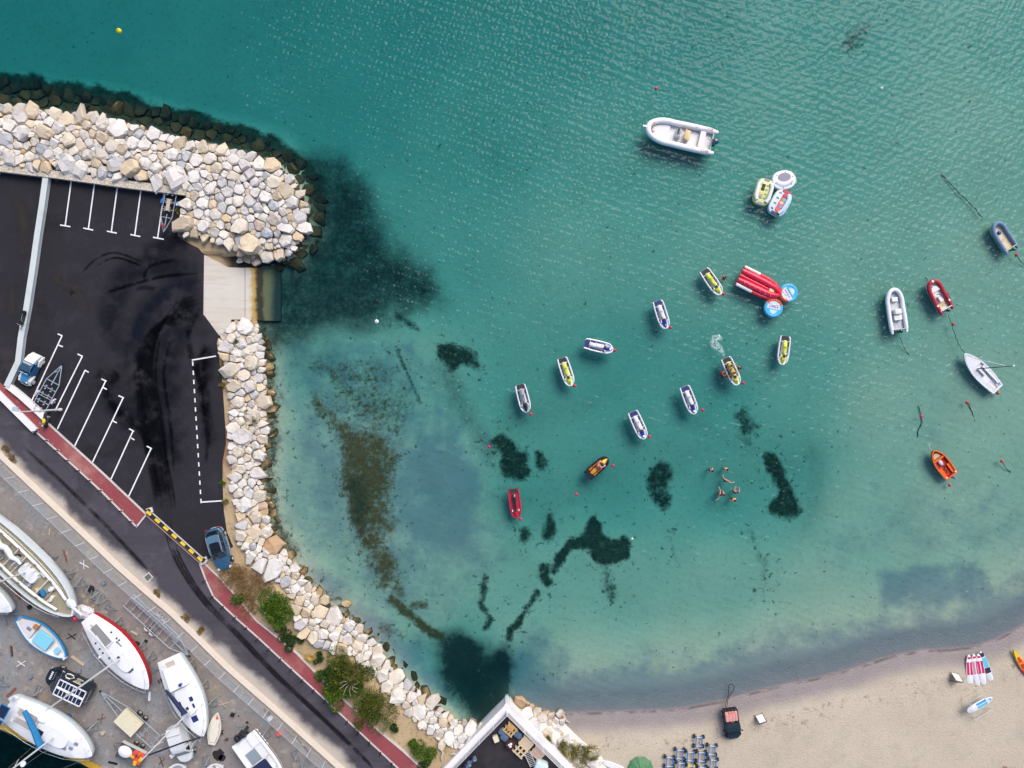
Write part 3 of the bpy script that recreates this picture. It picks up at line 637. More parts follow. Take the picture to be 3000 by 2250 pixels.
def pack(area, sizes, rng, pad=.76, avoid=()):
    """fit stones of falling size into an outline; returns (x, y, r) in photo pixels"""
    xs = [p[0] for p in area]; ys = [p[1] for p in area]; got = [tuple(g) for g in avoid]; n0 = len(got)
    for r, tries in sizes:
        X = np.array([rng.uniform(min(xs), max(xs)) for _ in range(tries)]); Y = np.array([rng.uniform(min(ys), max(ys)) for _ in range(tries)])
        ok = sdist(X, Y, area) > r*.25
        for x, y in zip(X[ok], Y[ok]):
            rr = r*rng.uniform(.8, 1.2)
            if all((x-a)**2+(y-b)**2 > (pad*(rr+c))**2 for a, b, c in got): got.append((x, y, rr))
    return got[n0:]
def rock(cell, r, h, rng):
    """angular boulder over a convex outline (local metres)"""
    n = len(cell); cx = sum(p[0] for p in cell)/n; cy = sum(p[1] for p in cell)/n
    tx, ty = rng.uniform(-.38, .38), rng.uniform(-.38, .38); k = rng.uniform(.62, .9); ox, oy = rng.uniform(-.2, .2)*r, rng.uniform(-.2, .2)*r
    V = []
    for s, z, j in ((.72, -.7*h, .1), (1.0, 0, .2), (.95, .38*h, .16), (k, .66*h, .1)):
        for (x, y) in cell:
            dx, dy = (x-cx)*s, (y-cy)*s
            if s == k: dx += ox; dy += oy
            V.append((cx+dx+rng.uniform(-.05, .05)*r, cy+dy+rng.uniform(-.05, .05)*r, z+(dx*tx+dy*ty)*(z > 0)+rng.uniform(-j, j)*h))
    F = [tuple(range(n))[::-1]]
    for q in range(3): F += [(q*n+i, q*n+(i+1) % n, (q+1)*n+(i+1) % n, (q+1)*n+i) for i in range(n)]
    V.append((cx+ox, cy+oy, .68*h+rng.uniform(-.06, .1)*h)); F += [(3*n+i, 3*n+(i+1) % n, 4*n) for i in range(n)]
    return V, F
def bank(name, label, area, sizes, seed, lift, cap=300, avoid=(), pad=.76, zf=None, kind_label=None):
    rng = random.Random(seed); S = pack(area, sizes, rng, pad, avoid); allS = S+[tuple(a) for a in avoid]
    c = (sum(s[0] for s in S)/len(S), sum(s[1] for s in S)/len(S)); root = thing(name, label, 'rocks', W(*c, 0)); O = root.location
    S.sort(key=lambda s: -s[2]); rest = MB(); H = height(np.array([s[0] for s in S]), np.array([s[1] for s in S]))
    for i, (x, y, r) in enumerate(S):
        n = rng.randint(5, 7); a0 = rng.uniform(0, 6.28); st = rng.uniform(1.0, 1.6); sa = rng.uniform(0, 3.14)
        P = []
        for k in range(n):
            a = a0+6.283*k/n+rng.uniform(-.3, .3); q = r*1.42*rng.uniform(.8, 1.15); u, v = math.cos(a)*q*st, math.sin(a)*q/st**.5
            P.append((x+u*math.cos(sa)-v*math.sin(sa), y+u*math.sin(sa)+v*math.cos(sa)))
        for (a, b, c2) in allS:
            d = math.hypot(a-x, b-y)
            if 0 < d < (r+c2)*1.9:
                t = .5+(r*r-c2*c2)/(2*d*d); t = max(.25, min(.8, t*.955)); P = clip_half(P, x+(a-x)*t, y+(b-y)*t, (a-x)/d, (b-y)/d)
                if len(P) < 3: break
        if len(P) < 4: continue
        zz = (zf(x, y, rng) if zf else float(H[0][i])+lift(x, y)*1.0); k = K(zz); h = r*k*rng.uniform(.75, 1.1)
        cell = [((px-x)*k, -(py-y)*k) for px, py in P][::-1]
        cell = [p for j, p in enumerate(cell) if math.hypot(p[0]-cell[j-1][0], p[1]-cell[j-1][1]) > .05*r*k]
        if len(cell) < 4: continue
        V, F = rock(cell, r*k, h, rng); loc = W(x, y, zz)-O
        if i < cap: obj('boulder', MB().add(V, F), STONE, root, loc=loc)
        else: rest.add([(v[0]+loc.x, v[1]+loc.y, v[2]+loc.z) for v in V], F)
    if rest.v: obj('small_stones', rest, STONE, root, kind='stuff')
    return S
BW = [(-120,292),(0,308),(150,325),(300,342),(420,375),(560,415),(700,445),(800,480),(865,540),(898,620),(893,690),(850,742),(785,770),(700,768),(690,720),(640,712),(590,690),(545,690),(528,650),(533,600),(552,562),(545,548),(300,512),(0,478),(-120,462)]
lift_bw = lambda x, y: .25+.55*max(0, min(1, (y-330)/120.0)) if x < 560 else .55
S1 = bank('breakwater', 'heap of pale boulders forming the breakwater head beside the car park', BW, [(30,45),(20,360),(15.5,2000),(12,6000),(9,10000),(6.5,7000)], 11, lift_bw)
bank('sunken_breakwater_foot', 'dark weed-covered boulders under water along the breakwater foot', [(-100,232),(0,240),(120,250),(230,268),(330,290),(460,325),(560,352),(680,380),(800,425),(880,475),(935,540),(950,640),(930,720),(870,775),(800,790),(860,745),(902,690),(905,620),(870,535),(800,475),(700,440),(560,412),(420,372),(300,338),(150,322),(0,305),(-100,290)],
     [(18,700),(14,2500),(10,3500)], 12, None, cap=200, avoid=S1, zf=lambda x, y, r: -.48-.7*min(1, max(0, -float(sdist(np.array([x]), np.array([y]), LAND)[0])/75.0)))
S2 = bank('rock_revetment', 'strip of pale boulders between the car park edge and the bay', [(640,990),(668,962),(690,938),(752,940),(766,1010),(775,1080),(783,1180),(773,1300),(763,1400),(776,1480),(796,1560),(745,1562),(705,1530),(680,1430),(676,1300),(676,1150),(664,1080)],
     [(24,30),(18,110),(14,600),(10.5,1800),(8,2600),(6,2200)], 21, lambda x, y: .3)
S3 = bank('rock_embankment', 'band of white boulders below the planted bank beside the red path', [(705,1535),(798,1565),(850,1642),(900,1702),(950,1762),(1010,1803),(1080,1863),(1130,1933),(1180,1992),(1240,2032),(1290,2078),(1340,2114),(1420,2132),(1375,2195),(1300,2185),(1215,2110),(1150,2050),(1100,1975),(1040,1925),(980,1905),(920,1880),(872,1850),(862,1770),(820,1705),(770,1670),(735,1640),(700,1590)],
     [(30,12),(21,110),(15.5,800),(12,3200),(9,4500),(6.5,3500)], 31, lambda x, y: .32)
def seaside(x, y, r): return -.12-.5*min(1, max(0, -float(sdist(np.array([x]), np.array([y]), LAND)[0])/26.0))
bank('sunken_revetment_foot', 'weed-covered boulders under water below the car park revetment', [(757,950),(785,1000),(800,1080),(806,1180),(796,1300),(786,1400),(805,1480),(826,1550),(875,1630),(920,1690),(900,1700),(850,1640),(800,1560),(780,1480),(765,1400),(775,1300),(785,1180),(777,1080),(768,1010)],
     [(14,500),(11,1500),(8,1500)], 22, None, cap=120, avoid=S2+S3, zf=seaside)
bank('sunken_embankment_foot', 'green weedy boulders in the shallow water below the planted bank', [(900,1700),(960,1745),(1020,1785),(1095,1845),(1150,1900),(1185,1925),(1200,1975),(1230,1990),(1250,2018),(1300,2040),(1290,2075),(1240,2030),(1180,1990),(1130,1930),(1080,1860),(1010,1800),(950,1760)],
     [(15,160),(11,500),(8,700)], 32, None, cap=60, avoid=S3, zf=seaside)
bank('terrace_rocks', 'cream boulders at the foot of the white terrace wall beside the beach', [(1498,2068),(1530,2052),(1580,2078),(1648,2092),(1650,2118),(1625,2125),(1690,2180),(1740,2195),(1765,2235),(1775,2300),(1712,2300),(1600,2180)],
     [(21,40),(16,160),(12,500),(9,900),(6,1300)], 41, lambda x, y: .2)
obj('lone_rock', MB().add(*rock([(.55*math.cos(a), .4*math.sin(a)) for a in (0,.9,1.7,2.6,3.4,4.3,5.2)], .5, .5, random.Random(3))), STONE, label='single mossy rock standing in shallow water off the white boulders', cat='rock', loc=W(1015,1768,.05))
# white broken stone slope next to the terrace
def gravel_mat():
    m, t, p = newmat('white_rubble'); P = t.pos(); v = t.new('TexVoronoi'); v.inputs['Scale'].default_value = 2.2; t.to(P, v.inputs['Vector'])
    c = t.mix(t.noise(P, .7, 5, .65), (.60,.55,.47), (.66,.63,.58)); c = t.mix(t.math('MULTIPLY', t.sstep(t.noise(P, 1.5, 5, .7), .55, .68), .5), c, (.42,.36,.27))
    t.to(c, p.inputs['Base Color']); p.inputs['Roughness'].default_value = .9; t.to(t.bump(v.outputs[0], .5, .1), p.inputs['Normal']); return m
GR = gravel_mat(); grid = []
X, Y = np.meshgrid(np.arange(1490, 1790, 8.0), np.arange(2060, 2320, 8.0)); RZ = [(1500,2072),(1560,2085),(1640,2115),(1700,2175),(1760,2225),(1785,2300),(1720,2310),(1600,2185)]
sdg = sdist(X, Y, RZ); zt = height(X, Y)[0]; zg = zt-.05+.42*sst(sdg, -16, 25)+.22*(vnoise(X, Y, 16, 3)-.5)*sst(sdg, -10, 10); ny, nx = X.shape
keep = [(j*nx+i, (j+1)*nx+i, (j+1)*nx+i+1, j*nx+i+1) for j in range(ny-1) for i in range(nx-1) if sdg[j, i] > -18]
me = bpy.data.meshes.new('rubble_slope'); me.from_pydata([tuple(W(x, y, z)) for x, y, z in zip(X.ravel(), Y.ravel(), zg.ravel())], [], keep)
obj('rubble_slope', me, GR, smooth='all', kind='structure', label='slope of white rubble beside the terrace wall', cat='rubble')
# ------------------------------------------------------------------ walls, fence, street furniture
ORD = ['first','second','third','fourth','fifth','sixth','seventh','eighth','ninth','tenth','eleventh','twelfth','thirteenth','fourteenth','fifteenth','sixteenth','seventeenth','eighteenth','nineteenth','twentieth','twenty-first','twenty-second','twenty-third','twenty-fourth','twenty-fifth','twenty-sixth']
def cobble_mat():
    m, t, p = newmat('stone_wall_cap'); P = t.pos(); v = t.new('TexVoronoi', feature='DISTANCE_TO_EDGE'); v.inputs['Scale'].default_value = 3.4; t.to(P, v.inputs['Vector'])
    v2 = t.new('TexVoronoi'); v2.inputs['Scale'].default_value = 3.4; t.to(P, v2.inputs['Vector'])
    c = t.mix(v2.outputs['Color'], (.50,.42,.32), (.60,.55,.47)); c = t.mix(t.math('SUBTRACT', 1.0, t.sstep(v.outputs[0], .02, .07)), c, (.33,.27,.20))
    t.to(c, p.inputs['Base Color']); p.inputs['Roughness'].default_value = .9; t.to(t.bump(t.sstep(v.outputs[0], 0, .1), .5, .03), p.inputs['Normal']); return m
WALLW = mat('white_render', (.70,.68,.66), .8, var=.06, scale=.8, dirt=(.52,.48,.44), dirt_amt=.4)
CREAM = mat('cream_render', (.66,.56,.46), .85, var=.07, scale=.7, dirt=(.5,.42,.33), dirt_amt=.4)
CONC = mat('grey_concrete_cap', (.50,.54,.53), .85, var=.08, scale=.7, dirt=(.38,.40,.38), dirt_amt=.5)
def wall(name, label, pts, w, z0, z1, m, capm=None, cap_over=.04, cat='wall'):
    P = [W(x, y, z1) for x, y in pts]; root = thing(name, label, cat, P[0].xyz*0)
    ribbon('wall_body', pts, w, z0, z1-.1, m, root); ribbon('coping', pts, w+cap_over*2, z1-.1, z1, capm or m, root); return root
wall('stone_wall', 'low wall with crazy-paved stone top between boulders and car park', [(-160,470),(0,491),(180,513),(360,538),(544,561)], .72, .3, 1.95, cobble_mat(), None, .02)
r = thing('concrete_wall', 'pale grey concrete wall dividing the car park lengthwise', 'wall')
pts = [(134,512),(122,600),(108,690),(94,790),(77,900),(60,990),(52,1060),(18,1132)]
ribbon('wall_body', pts, .5, .8, 1.75, CONC, r); ribbon('coping', pts, .58, 1.75, 1.84, CONC, r)
wall('white_wall', 'white low wall between the footpath and the small boat trailer', [(20,1128),(60,1160),(100,1196),(134,1228)], .55, .9, 1.75, WALLW)
wall('white_wall', 'white low wall along the road side of the red footpath', [(-40,1120),(8,1168),(55,1215),(102,1262)], .55, .9, 1.7, WALLW)
WALLP = [(-60,1270),(0,1334),(86,1416),(167,1492),(248,1568),(345,1660),(425,1731),(505,1799),(583,1875),(662,1953),(730,2013),(800,2074),(890,2155),(980,2236),(1050,2300)]
yw = thing('retaining_wall', 'long cream wall between the road and the boat yard', 'wall')
ribbon('wall_body', WALLP, .42, .6, 1.5, CREAM, yw); ribbon('coping', WALLP, .52, 1.5, 1.6, CREAM, yw)
GALV = mat('galvanised_steel', (.46,.48,.50), .45, .6, var=.15, scale=3); FENW = mat('white_fence_steel', (.66,.64,.63), .5, .1, var=.06)
BLACKM = mat('black_metal', (.018,.017,.02), .45, .3, var=.2)
def railing(name, label, pts, zb, h, nr, posts_every, inward, mrail, mpost, cat='fence', pw=.05, rw=.022):
    """posts and horizontal rails on a line of photo pixels at height zb"""
    P = [W(x, y, zb) for x, y in pts]; root = thing(name, label, cat)
    acc = 0.0; nxt = 0.0; pp = MB().box((0, 0, h/2), (pw, pw, h)).mesh('post')
    for i in range(len(P)-1):
        a, b = P[i], P[i+1]; d = (b-a).normalized(); n = Vector((d.y, -d.x, 0))*inward; ln = (b-a).length
        while nxt <= acc+ln:
            q = a+d*(nxt-acc)+n; obj('post', pp, mpost, root, loc=q, rz=math.atan2(d.y, d.x)); nxt += posts_every
        acc += ln
    for k in range(nr):
        z = zb+.12+(h-.16)*k/(nr-1); T = []
        for i, p in enumerate(P):
            d = (P[min(i+1, len(P)-1)]-P[max(i-1, 0)]).normalized(); T.append(Vector((p.x, p.y, 0))+Vector((d.y, -d.x, 0))*inward+Vector((0, 0, z)))
        obj('rail', MB().tube(T, rw*(1.4 if k == nr-1 else 1), 5), mrail, root)
    return root
railing('yard_fence', 'tall open metal fence with thin rails above the cream yard wall', WALLP, 1.1, 1.95, 11, 1.95, .34, GALV, FENW, rw=.016)
# bollards
BP = MB().tube([(0,0,0),(0,0,.9),(0,0,.95)], [.055,.055,.02], 8).mesh('post'); BB = MB().cyl((0,0,0), (0,0,.02), .11, 10).mesh('base_plate')
PINK = mat('pale_base_ring', (.62,.42,.40), .7)
def bollard(x, y, label, group):
    z = ZG+.12; t = thing('bollard', label, 'bollard', W(x, y, z), group=group); obj('base_plate', BB, PINK, t); obj('post', BP, BLACKM, t, smooth=True)
for i, q in enumerate([(110,1264),(140,1290),(172,1319),(203,1348),(234,1378),(266,1407),(298,1436),(327,1465),(358,1496),(388,1526)]):
    bollard(*q, f'{ORD[i]} black bollard from the white wall, between road and red footpath', 'bollards along the car park footpath')
for i, q in enumerate([(602,1700),(625,1747),(655,1776),(691,1807),(723,1838),(756,1870),(789,1900),(823,1929),(855,1959),(887,1990),(921,2020),(954,2050),(985,2081),(1018,2112),(1051,2143),(1083,2173),(1116,2203),(1149,2234)]):
    bollard(*q, f'{ORD[i]} black bollard from the barrier, on the kerb beside the road', 'bollards along the planted bank footpath')
# height barrier with yellow and black bars
b = thing('road_barrier', 'yellow and black striped barrier bar across the car park entrance', 'barrier')
YELB = mat('barrier_yellow', (.72,.50,.01), .55, var=.08); BLK = mat('barrier_black', (.02,.02,.025), .5, var=.1); RUST = mat('pale_red_paint', (.55,.33,.28), .7, var=.2)
p0, p1 = W(430,1498,1.9), W(592,1643,1.9); d = p1-p0
for i in range(13):
    a = p0+d*(i/13); c = p0+d*((i+1)/13); obj('bar_segment', MB().bar(a, c, .22, .16), YELB if i % 2 == 0 else BLK, b)
for q in (p0, p1):
    obj('post', MB().box((q.x, q.y, 1.5), (.3,.3,.75), math.atan2(d.y, d.x)), BLK, b); obj('concrete_foot', MB().box((q.x, q.y, 1.3), (.55,.5,.26), .3), WALLW, b)
l, rr = strip([(424,1506),(588,1652)], .10, ZG+.02); obj('ground_strip', MB().add(rr+l[::-1], [(0,1,2,3)]), RUST, b)
l, rr = strip([(432,1490),(600,1640)], .14, ZG+.02); obj('ground_strip', MB().add(rr+l[::-1], [(0,1,2,3)]), KERB, b)
obj('concrete_block', MB().box((0,0,.17), (.62,.45,.34), .5), WALLW, label='white concrete block at the car side end of the barrier', cat='block', loc=W(598,1645,ZG), bevel=.04)
# street lamp
lt = thing('street_lamp', 'tall white street lamp beside the red footpath', 'street lamp', W(179,1200,ZG))
obj('column', MB().tube([(0,0,0),(0,0,3),(0,0,6.3)], [.11,.085,.06], 10), FENW, lt, smooth=True); obj('base', MB().cyl((0,0,0), (0,0,.3), .16, 12), FENW, lt)
obj('bracket', MB().bar((0,0,6.25), (-.25,.2,6.35), .05), GALV, lt); obj('lamp_head', MB().rbox((-.35,.28,6.38), (.55,.42,.14), .06), mat('lamp_grey', (.36,.45,.50), .4), lt)
# manhole
obj('manhole_cover', MB().box((0,0,0), (.62,.62,.02), .75), mat('iron_cover', (.11,.12,.11), .8), yard, loc=W(434,1690,ZG)) if False else None
fr = thing('drain_cover', 'square iron drain cover with pale frame at the road edge', 'drain cover', W(434,1691,ZG), .72)
obj('frame', MB().box((0,0,.004), (.8,.72,.02)), KERB, fr); obj('grate', MB().box((0,0,.016), (.6,.52,.02)), mat('iron_cover', (.11,.12,.10), .8, var=.3), fr)

# ------------------------------------------------------------------ wheels and road vehicles
RUB = mat('tyre_rubber', (.012,.012,.013), .8, var=.2); RIM = mat('wheel_rim', (.50,.50,.51), .35, .6); GLASS = mat('dark_glass', (.010,.013,.017), .08, var=.1, spec=.7)
def wheel(par, x, y, r=.31, w=.2, rim=None, cap=.6):
    s = 1 if y > 0 else -1
    t = obj('wheel', MB().lathe([(r*.6,-w/2),(r*.93,-w/2),(r,-w*.3),(r,w*.3),(r*.93,w/2),(r*.6,w/2)], (0,0,0), 18, 'Y'), RUB, par, smooth=True, loc=(x, y, r))
    obj('rim', MB().lathe([(r*.02,0),(r*.25,.03),(r*.3,.0),(r*cap,.01),(r*cap,-.05)], (0,0,0), 14, 'Y'), rim or RIM, t, smooth=True, loc=(0, s*(w/2+.005), 0)).scale = (1, s, 1)
def oval(L, Wd, ef=2.6, er=4.0, n=9, x0=0.0):
    """plan outline, front (+x) and rear with their own roundness"""
    P = []
    for sgn, e in ((1, ef), (-1, er)):
        for k in range(n+1):
            a = math.pi/2*(k/n); c, s = math.cos(a)**(2/e), math.sin(a)**(2/e)
            P.append((sgn, c, s))
    out = []
    q1 = [(c, s) for g, c, s in P if g == 1]; q2 = [(c, s) for g, c, s in P if g == -1]
    out += [(L/2*c, Wd/2*s) for c, s in q1]; out += [(-L/2*c, Wd/2*s) for c, s in q2[::-1]][1:]
    out += [(-L/2*c, -Wd/2*s) for c, s in q2][1:]; out += [(L/2*c, -Wd/2*s) for c, s in q1[::-1]][1:-1]
    return [(x+x0, y) for x, y in out]
def stack(levels):
    """levels: (outline, z)"""
    return MB().loft([[(x, y, z if not callable(z) else z(x)) for x, y in o] for o, z in levels])
def quad(name, pts, m, par, off=0.0): return obj(name, MB().add([Vector(p) for p in pts], [tuple(range(len(pts)))]), m, par)
def car(t, L_, W_, H_, paint, roof=None, hood=.30, rear=.12, belt=.95, glass=GLASS, rails=None, tail=None, sunroof=None, wheels=True, clad=None, wr=.33, slope=.22, rslope=.12):
    ls = (oval(L_*.95, W_*.92), .28), (oval(L_, W_), .5), (oval(L_, W_), .72), (oval(L_*.985, W_*.97), lambda x: belt-.16*max(0, (x/L_-.18)/.32)**1.6), (oval(L_*.95, W_*.90), lambda x: belt+.05-.17*max(0, (x/L_-.18)/.32)**1.6)
    obj('body', stack(ls), paint, t, smooth=True)
    if clad: obj('sill', stack([(oval(L_*.99, W_*1.015), .22), (oval(L_*1.005, W_*1.02), .42)]), clad, t)
    xf = L_/2-L_*hood; xr = -L_/2+L_*rear; xc = (xf+xr)/2; gl = xf-xr
    base = oval(gl, W_*.9, 5, 5, 5, xc); tl = gl-slope*L_-rslope*L_; tc = xc+(rslope-slope)*L_/2; top = oval(tl, W_*.74, 5, 5, 5, tc)
    obj('greenhouse', stack([(base, belt), (top, H_-.06)]), glass, t)
    obj('roof', stack([(oval(tl*1.02, W_*.755, 5, 5, 5, tc), H_-.075), (oval(tl*1.0, W_*.74, 5, 5, 5, tc), H_-.02), (oval(tl*.8, W_*.55, 4, 4, 5, tc), H_)]), roof or paint, t, smooth=True)
    for s in (-1, 1):
        for bx, tx in ((xf-.02, tc+tl/2-.03), (xr+.02, tc-tl/2+.03), (xc-.1, tc-.08)):
            obj('pillar', MB().bar((bx, s*W_*.445, belt), (tx, s*W_*.37, H_-.05), .075, .05), paint, t)
        obj('mirror', MB().rbox((xf-.12, s*(W_/2+.09), belt+.08), (.13,.2,.14), .05), paint, t)
        obj('headlight', MB().rbox((L_/2-.17, s*W_*.33, .70), (.26,.26,.13), .08), mat('lamp_glass', (.55,.58,.6), .15, spec=.6), t)
        obj('taillight', MB().rbox((-L_/2+.08, s*W_*.40, .86), (.16,.16,.2), .05), tail or mat('tail_red', (.42,.01,.03), .25), t)
        for hx in (.12, -.9): obj('door_handle', MB().box((hx, s*(W_/2+.01), .82), (.16,.03,.04)), RIM, t)
        if rails: obj('roof_rail', MB().tube([(tc-tl*.5,s*W_*.36,H_-.03),(tc-tl*.3,s*W_*.37,H_+.05),(tc+tl*.35,s*W_*.37,H_+.05),(tc+tl*.52,s*W_*.36,H_-.04)], .025, 6), rails, t)
    if sunroof: obj('glass_roof', stack([(oval(tl*.62, W_*.60, 6, 6, 4, tc+tl*.2), H_-.02), (oval(tl*.60, W_*.58, 6, 6, 4, tc+tl*.2), H_+.008)]), sunroof, t)
    if wheels:
        for x in (L_*.31, -L_*.30):
            for s in (-1, 1): wheel(t, x, s*(W_/2-.10), wr)
    obj('number_plate', MB().box((-L_/2-.005, 0, .6), (.02,.5,.11)), LINE, t)
BLUE = mat('metallic_blue_paint', (.035,.115,.20), .28, .35, var=.15, coat=.6)
c, a, ln = axis((636,1541), (671,1661), .9); t = thing('parked_car', 'blue estate car with black glass roof parked beyond the barrier', 'car', (c.x, c.y, ZG), a)
car(t, ln*1.0, 1.78, 1.56, BLUE, roof=mat('blue_roof', (.10,.20,.28), .3, .3), hood=.27, rear=.05, rails=RIM, sunroof=mat('roof_glass', (.006,.007,.009), .06, spec=.7), clad=mat('grey_sill', (.30,.32,.34), .5), slope=.17, rslope=.10)
# old blue and white convertible
c, a, ln = axis((130,1036), (86,1128), .8); t = thing('vintage_car', 'small vintage car, blue body with white wings and open blue top', 'car', (c.x, c.y, ZG), a)
B1 = mat('sky_blue_paint', (.055,.25,.47), .35, var=.06, coat=.3); B2 = mat('deep_blue_paint', (.018,.085,.19), .35, var=.06); WH = mat('ivory_paint', (.64,.62,.57), .4, var=.05)
L2 = 3.45; obj('hood', MB().loft([[(.55,-.52,.5),(.55,.52,.5),(.55,.46,.95),(.55,-.46,.95)],[(1.25,-.40,.5),(1.25,.40,.5),(1.25,.33,.88),(1.25,-.33,.88)],[(1.55,-.28,.45),(1.55,.28,.45),(1.52,.2,.70),(1.52,-.2,.70)]]), B1, t, smooth=True)
obj('body', MB().loft([[(-1.5,-.55,.35),(-1.5,.55,.35),(-1.45,.5,.95),(-1.45,-.5,.95)],[(-.6,-.68,.3),(-.6,.68,.3),(-.6,.64,.98),(-.6,-.64,.98)],[(.56,-.66,.3),(.56,.66,.3),(.56,.58,.95),(.56,-.58,.95)]]), B2, t)
obj('boot_lid', MB().loft([[(-1.66,-.5,.45),(-1.66,.5,.45),(-1.62,.46,.75),(-1.62,-.46,.75)],[(-1.35,-.56,.9),(-1.35,.56,.9),(-1.35,.52,1.12),(-1.35,-.52,1.12)],[(-.72,-.55,1.0),(-.72,.55,1.0),(-.78,.50,1.42),(-.78,-.50,1.42)]]), WH, t, smooth=True)
obj('roof_panel', MB().loft([[(-.78,-.50,1.36),(-.78,.50,1.36),(-.78,.48,1.43),(-.78,-.48,1.43)],[(-.3,-.52,1.46),(-.3,.52,1.46),(-.3,.5,1.52),(-.3,-.5,1.52)],[(.18,-.52,1.44),(.18,.52,1.44),(.18,.5,1.50),(.18,-.5,1.50)]]), mat('smoked_blue_top', (.03,.075,.11), .2, spec=.6), t, smooth=True)
obj('folded_top', MB().bar((-.62,-.45,1.47), (-.62,.45,1.47), .16, .08), mat('grey_cloth', (.42,.42,.46), .8), t)
for s in (-1, 1):
    obj('roof_bow', MB().tube([(.45,s*.55,.95),(.25,s*.53,1.35),(-.3,s*.55,1.52),(-.8,s*.55,1.40),(-1.2,s*.55,1.05)], .035, 6), B1, t)
    obj('front_wing', MB().loft([[(1.60,s*.36,.35),(1.60,s*.66,.33),(1.58,s*.63,.50),(1.58,s*.36,.5)],[(1.15,s*.36,.5),(1.15,s*.74,.5),(1.15,s*.70,.80),(1.15,s*.38,.82)],[(.5,s*.5,.45),(.5,s*.72,.40),(.5,s*.70,.55),(.5,s*.5,.72)]]), WH, t, smooth=True)
    obj('rear_wing', MB().loft([[(-1.62,s*.5,.3),(-1.62,s*.66,.3),(-1.58,s*.64,.5),(-1.58,s*.5,.5)],[(-1.15,s*.5,.4),(-1.15,s*.78,.4),(-1.15,s*.72,.90),(-1.15,s*.5,.92)],[(-.55,s*.55,.35),(-.55,s*.74,.35),(-.55,s*.71,.7),(-.55,s*.55,.85)]]), WH, t, smooth=True)
    obj('headlight', MB().ball((1.35,s*.42,.88), (.12,.1,.1), 10, 6), WH, t, smooth=True)
    obj('seat', MB().rbox((-.0,s*.25,.82), (.42,.4,.3), .1), mat('black_seat', (.02,.02,.024), .7), t); obj('sun_visor', MB().box((.44,s*.23,1.30), (.06,.34,.12)), WH, t)
    for x in (1.17, -1.13): wheel(t, x, s*.66, .30, .14, WH, .72)
obj('windscreen_frame', MB().tube([(.56,-.56,.95),(.46,-.54,1.40),(.46,.54,1.40),(.56,.56,.95)], .03, 6), B1, t); obj('bumper', MB().tube([(1.6,-.55,.38),(1.72,-.3,.38),(1.72,.3,.38),(1.6,.55,.38)], .035, 6), WH, t)
obj('dashboard', MB().box((.50,0,.93), (.16,1.0,.12)), BLK, t)
# white car at the picture's left edge
c, a, ln = axis((-70,1230), (8,1088), .8); t = thing('white_car', 'white car at the left edge, its rounded nose beside the grey wall', 'car', (c.x-.35, c.y+.1, ZG), a)
car(t, 3.9, 1.65, 1.5, mat('white_car_paint', (.66,.67,.66), .3, var=.03, coat=.5))
# motorcycles
def bike(label, p0, p1, box, accent):
    c, a, ln = axis(p0, p1, .7); t = thing('motorcycle', label, 'motorcycle', (c.x, c.y, ZG), a)
    for x in (-.62, .66): obj('wheel', MB().lathe([(.17,-.05),(.29,-.06),(.30,0),(.29,.06),(.17,.05)], (0,0,0), 14, 'Y'), RUB, t, smooth=True, loc=(x, 0, .30))
    obj('frame', MB().tube([(-.6,0,.35),(-.25,0,.6),(.25,0,.62),(.6,0,.9),(.66,0,.32)], .05, 6), BLACKM, t); obj('seat', MB().rbox((-.3,0,.80), (.72,.3,.14), .12, crown=.03), mat('black_seat', (.02,.02,.024), .7), t, smooth=True)
    obj('tank', MB().ball((.22,0,.84), (.3,.17,.14), 12, 8), accent, t, smooth=True); obj('engine', MB().rbox((.05,0,.42), (.42,.34,.34), .08), mat('engine_grey', (.14,.14,.15), .4, .6), t)
    obj('handlebar', MB().tube([(.38,-.38,1.02),(.5,-.2,1.03),(.54,0,1.0),(.5,.2,1.03),(.38,.38,1.02)], .018, 6), RIM, t); obj('headlight', MB().ball((.70,0,.92), (.1,.12,.1), 10, 6), RIM, t, smooth=True)
    obj('mudguard', MB().tube([(.95,0,.5),(.82,0,.6),(.6,0,.62),(.45,0,.55)], .07, 6, squash=.3), BLACKM, t)
    if box: obj('top_box', MB().rbox((-.82,0,.98), (.38,.42,.3), .08), BLACKM, t)
    for s in (-1, 1): obj('mirror', MB().ball((.42,s*.42,1.14), (.03,.07,.05), 8, 5), BLACKM, t)
bike('black scooter with top box parked against the grey wall', (97,918), (86,966), True, BLACKM)
bike('motorcycle with yellow tank parked at the end of the white wall', (158,1206), (150,1246), False, YELB)
# black van with rack
c, a, ln = axis((281,2034), (141,1966), 1.6); t = thing('black_van', 'black van with white roof rack of dark panels and printed sides', 'van', (c.x, c.y, ZY), a)
BV = mat('black_van_paint', (.010,.016,.026), .25, var=.2, coat=.5); L_ = 4.9; W_ = 2.0
obj('body', stack([(oval(L_*.97, W_*.95, 4, 9), .3), (oval(L_, W_, 4, 9), .55), (oval(L_, W_, 4, 9), .95), (oval(L_*.99, W_*.98, 4.5, 9), lambda x: 1.05 if x < 1.4 else 1.05-.1*(x-1.4)), ]), BV, t, smooth=True)
obj('cab_top', MB().loft([[(-2.42,-.97,1.0),(-2.42,.97,1.0),(-2.42,.90,1.92),(-2.42,-.90,1.92)],[(1.0,-.97,1.0),(1.0,.97,1.0),(.75,.88,1.95),(.75,-.88,1.95)],[(1.75,-.92,1.0),(1.75,.92,1.0),(1.15,.80,1.72),(1.15,-.80,1.72)]]), BV, t, smooth=True)
quad('windscreen', [(1.77,-.84,1.03),(1.77,.84,1.03),(1.19,.74,1.70),(1.19,-.74,1.70)], GLASS, t)
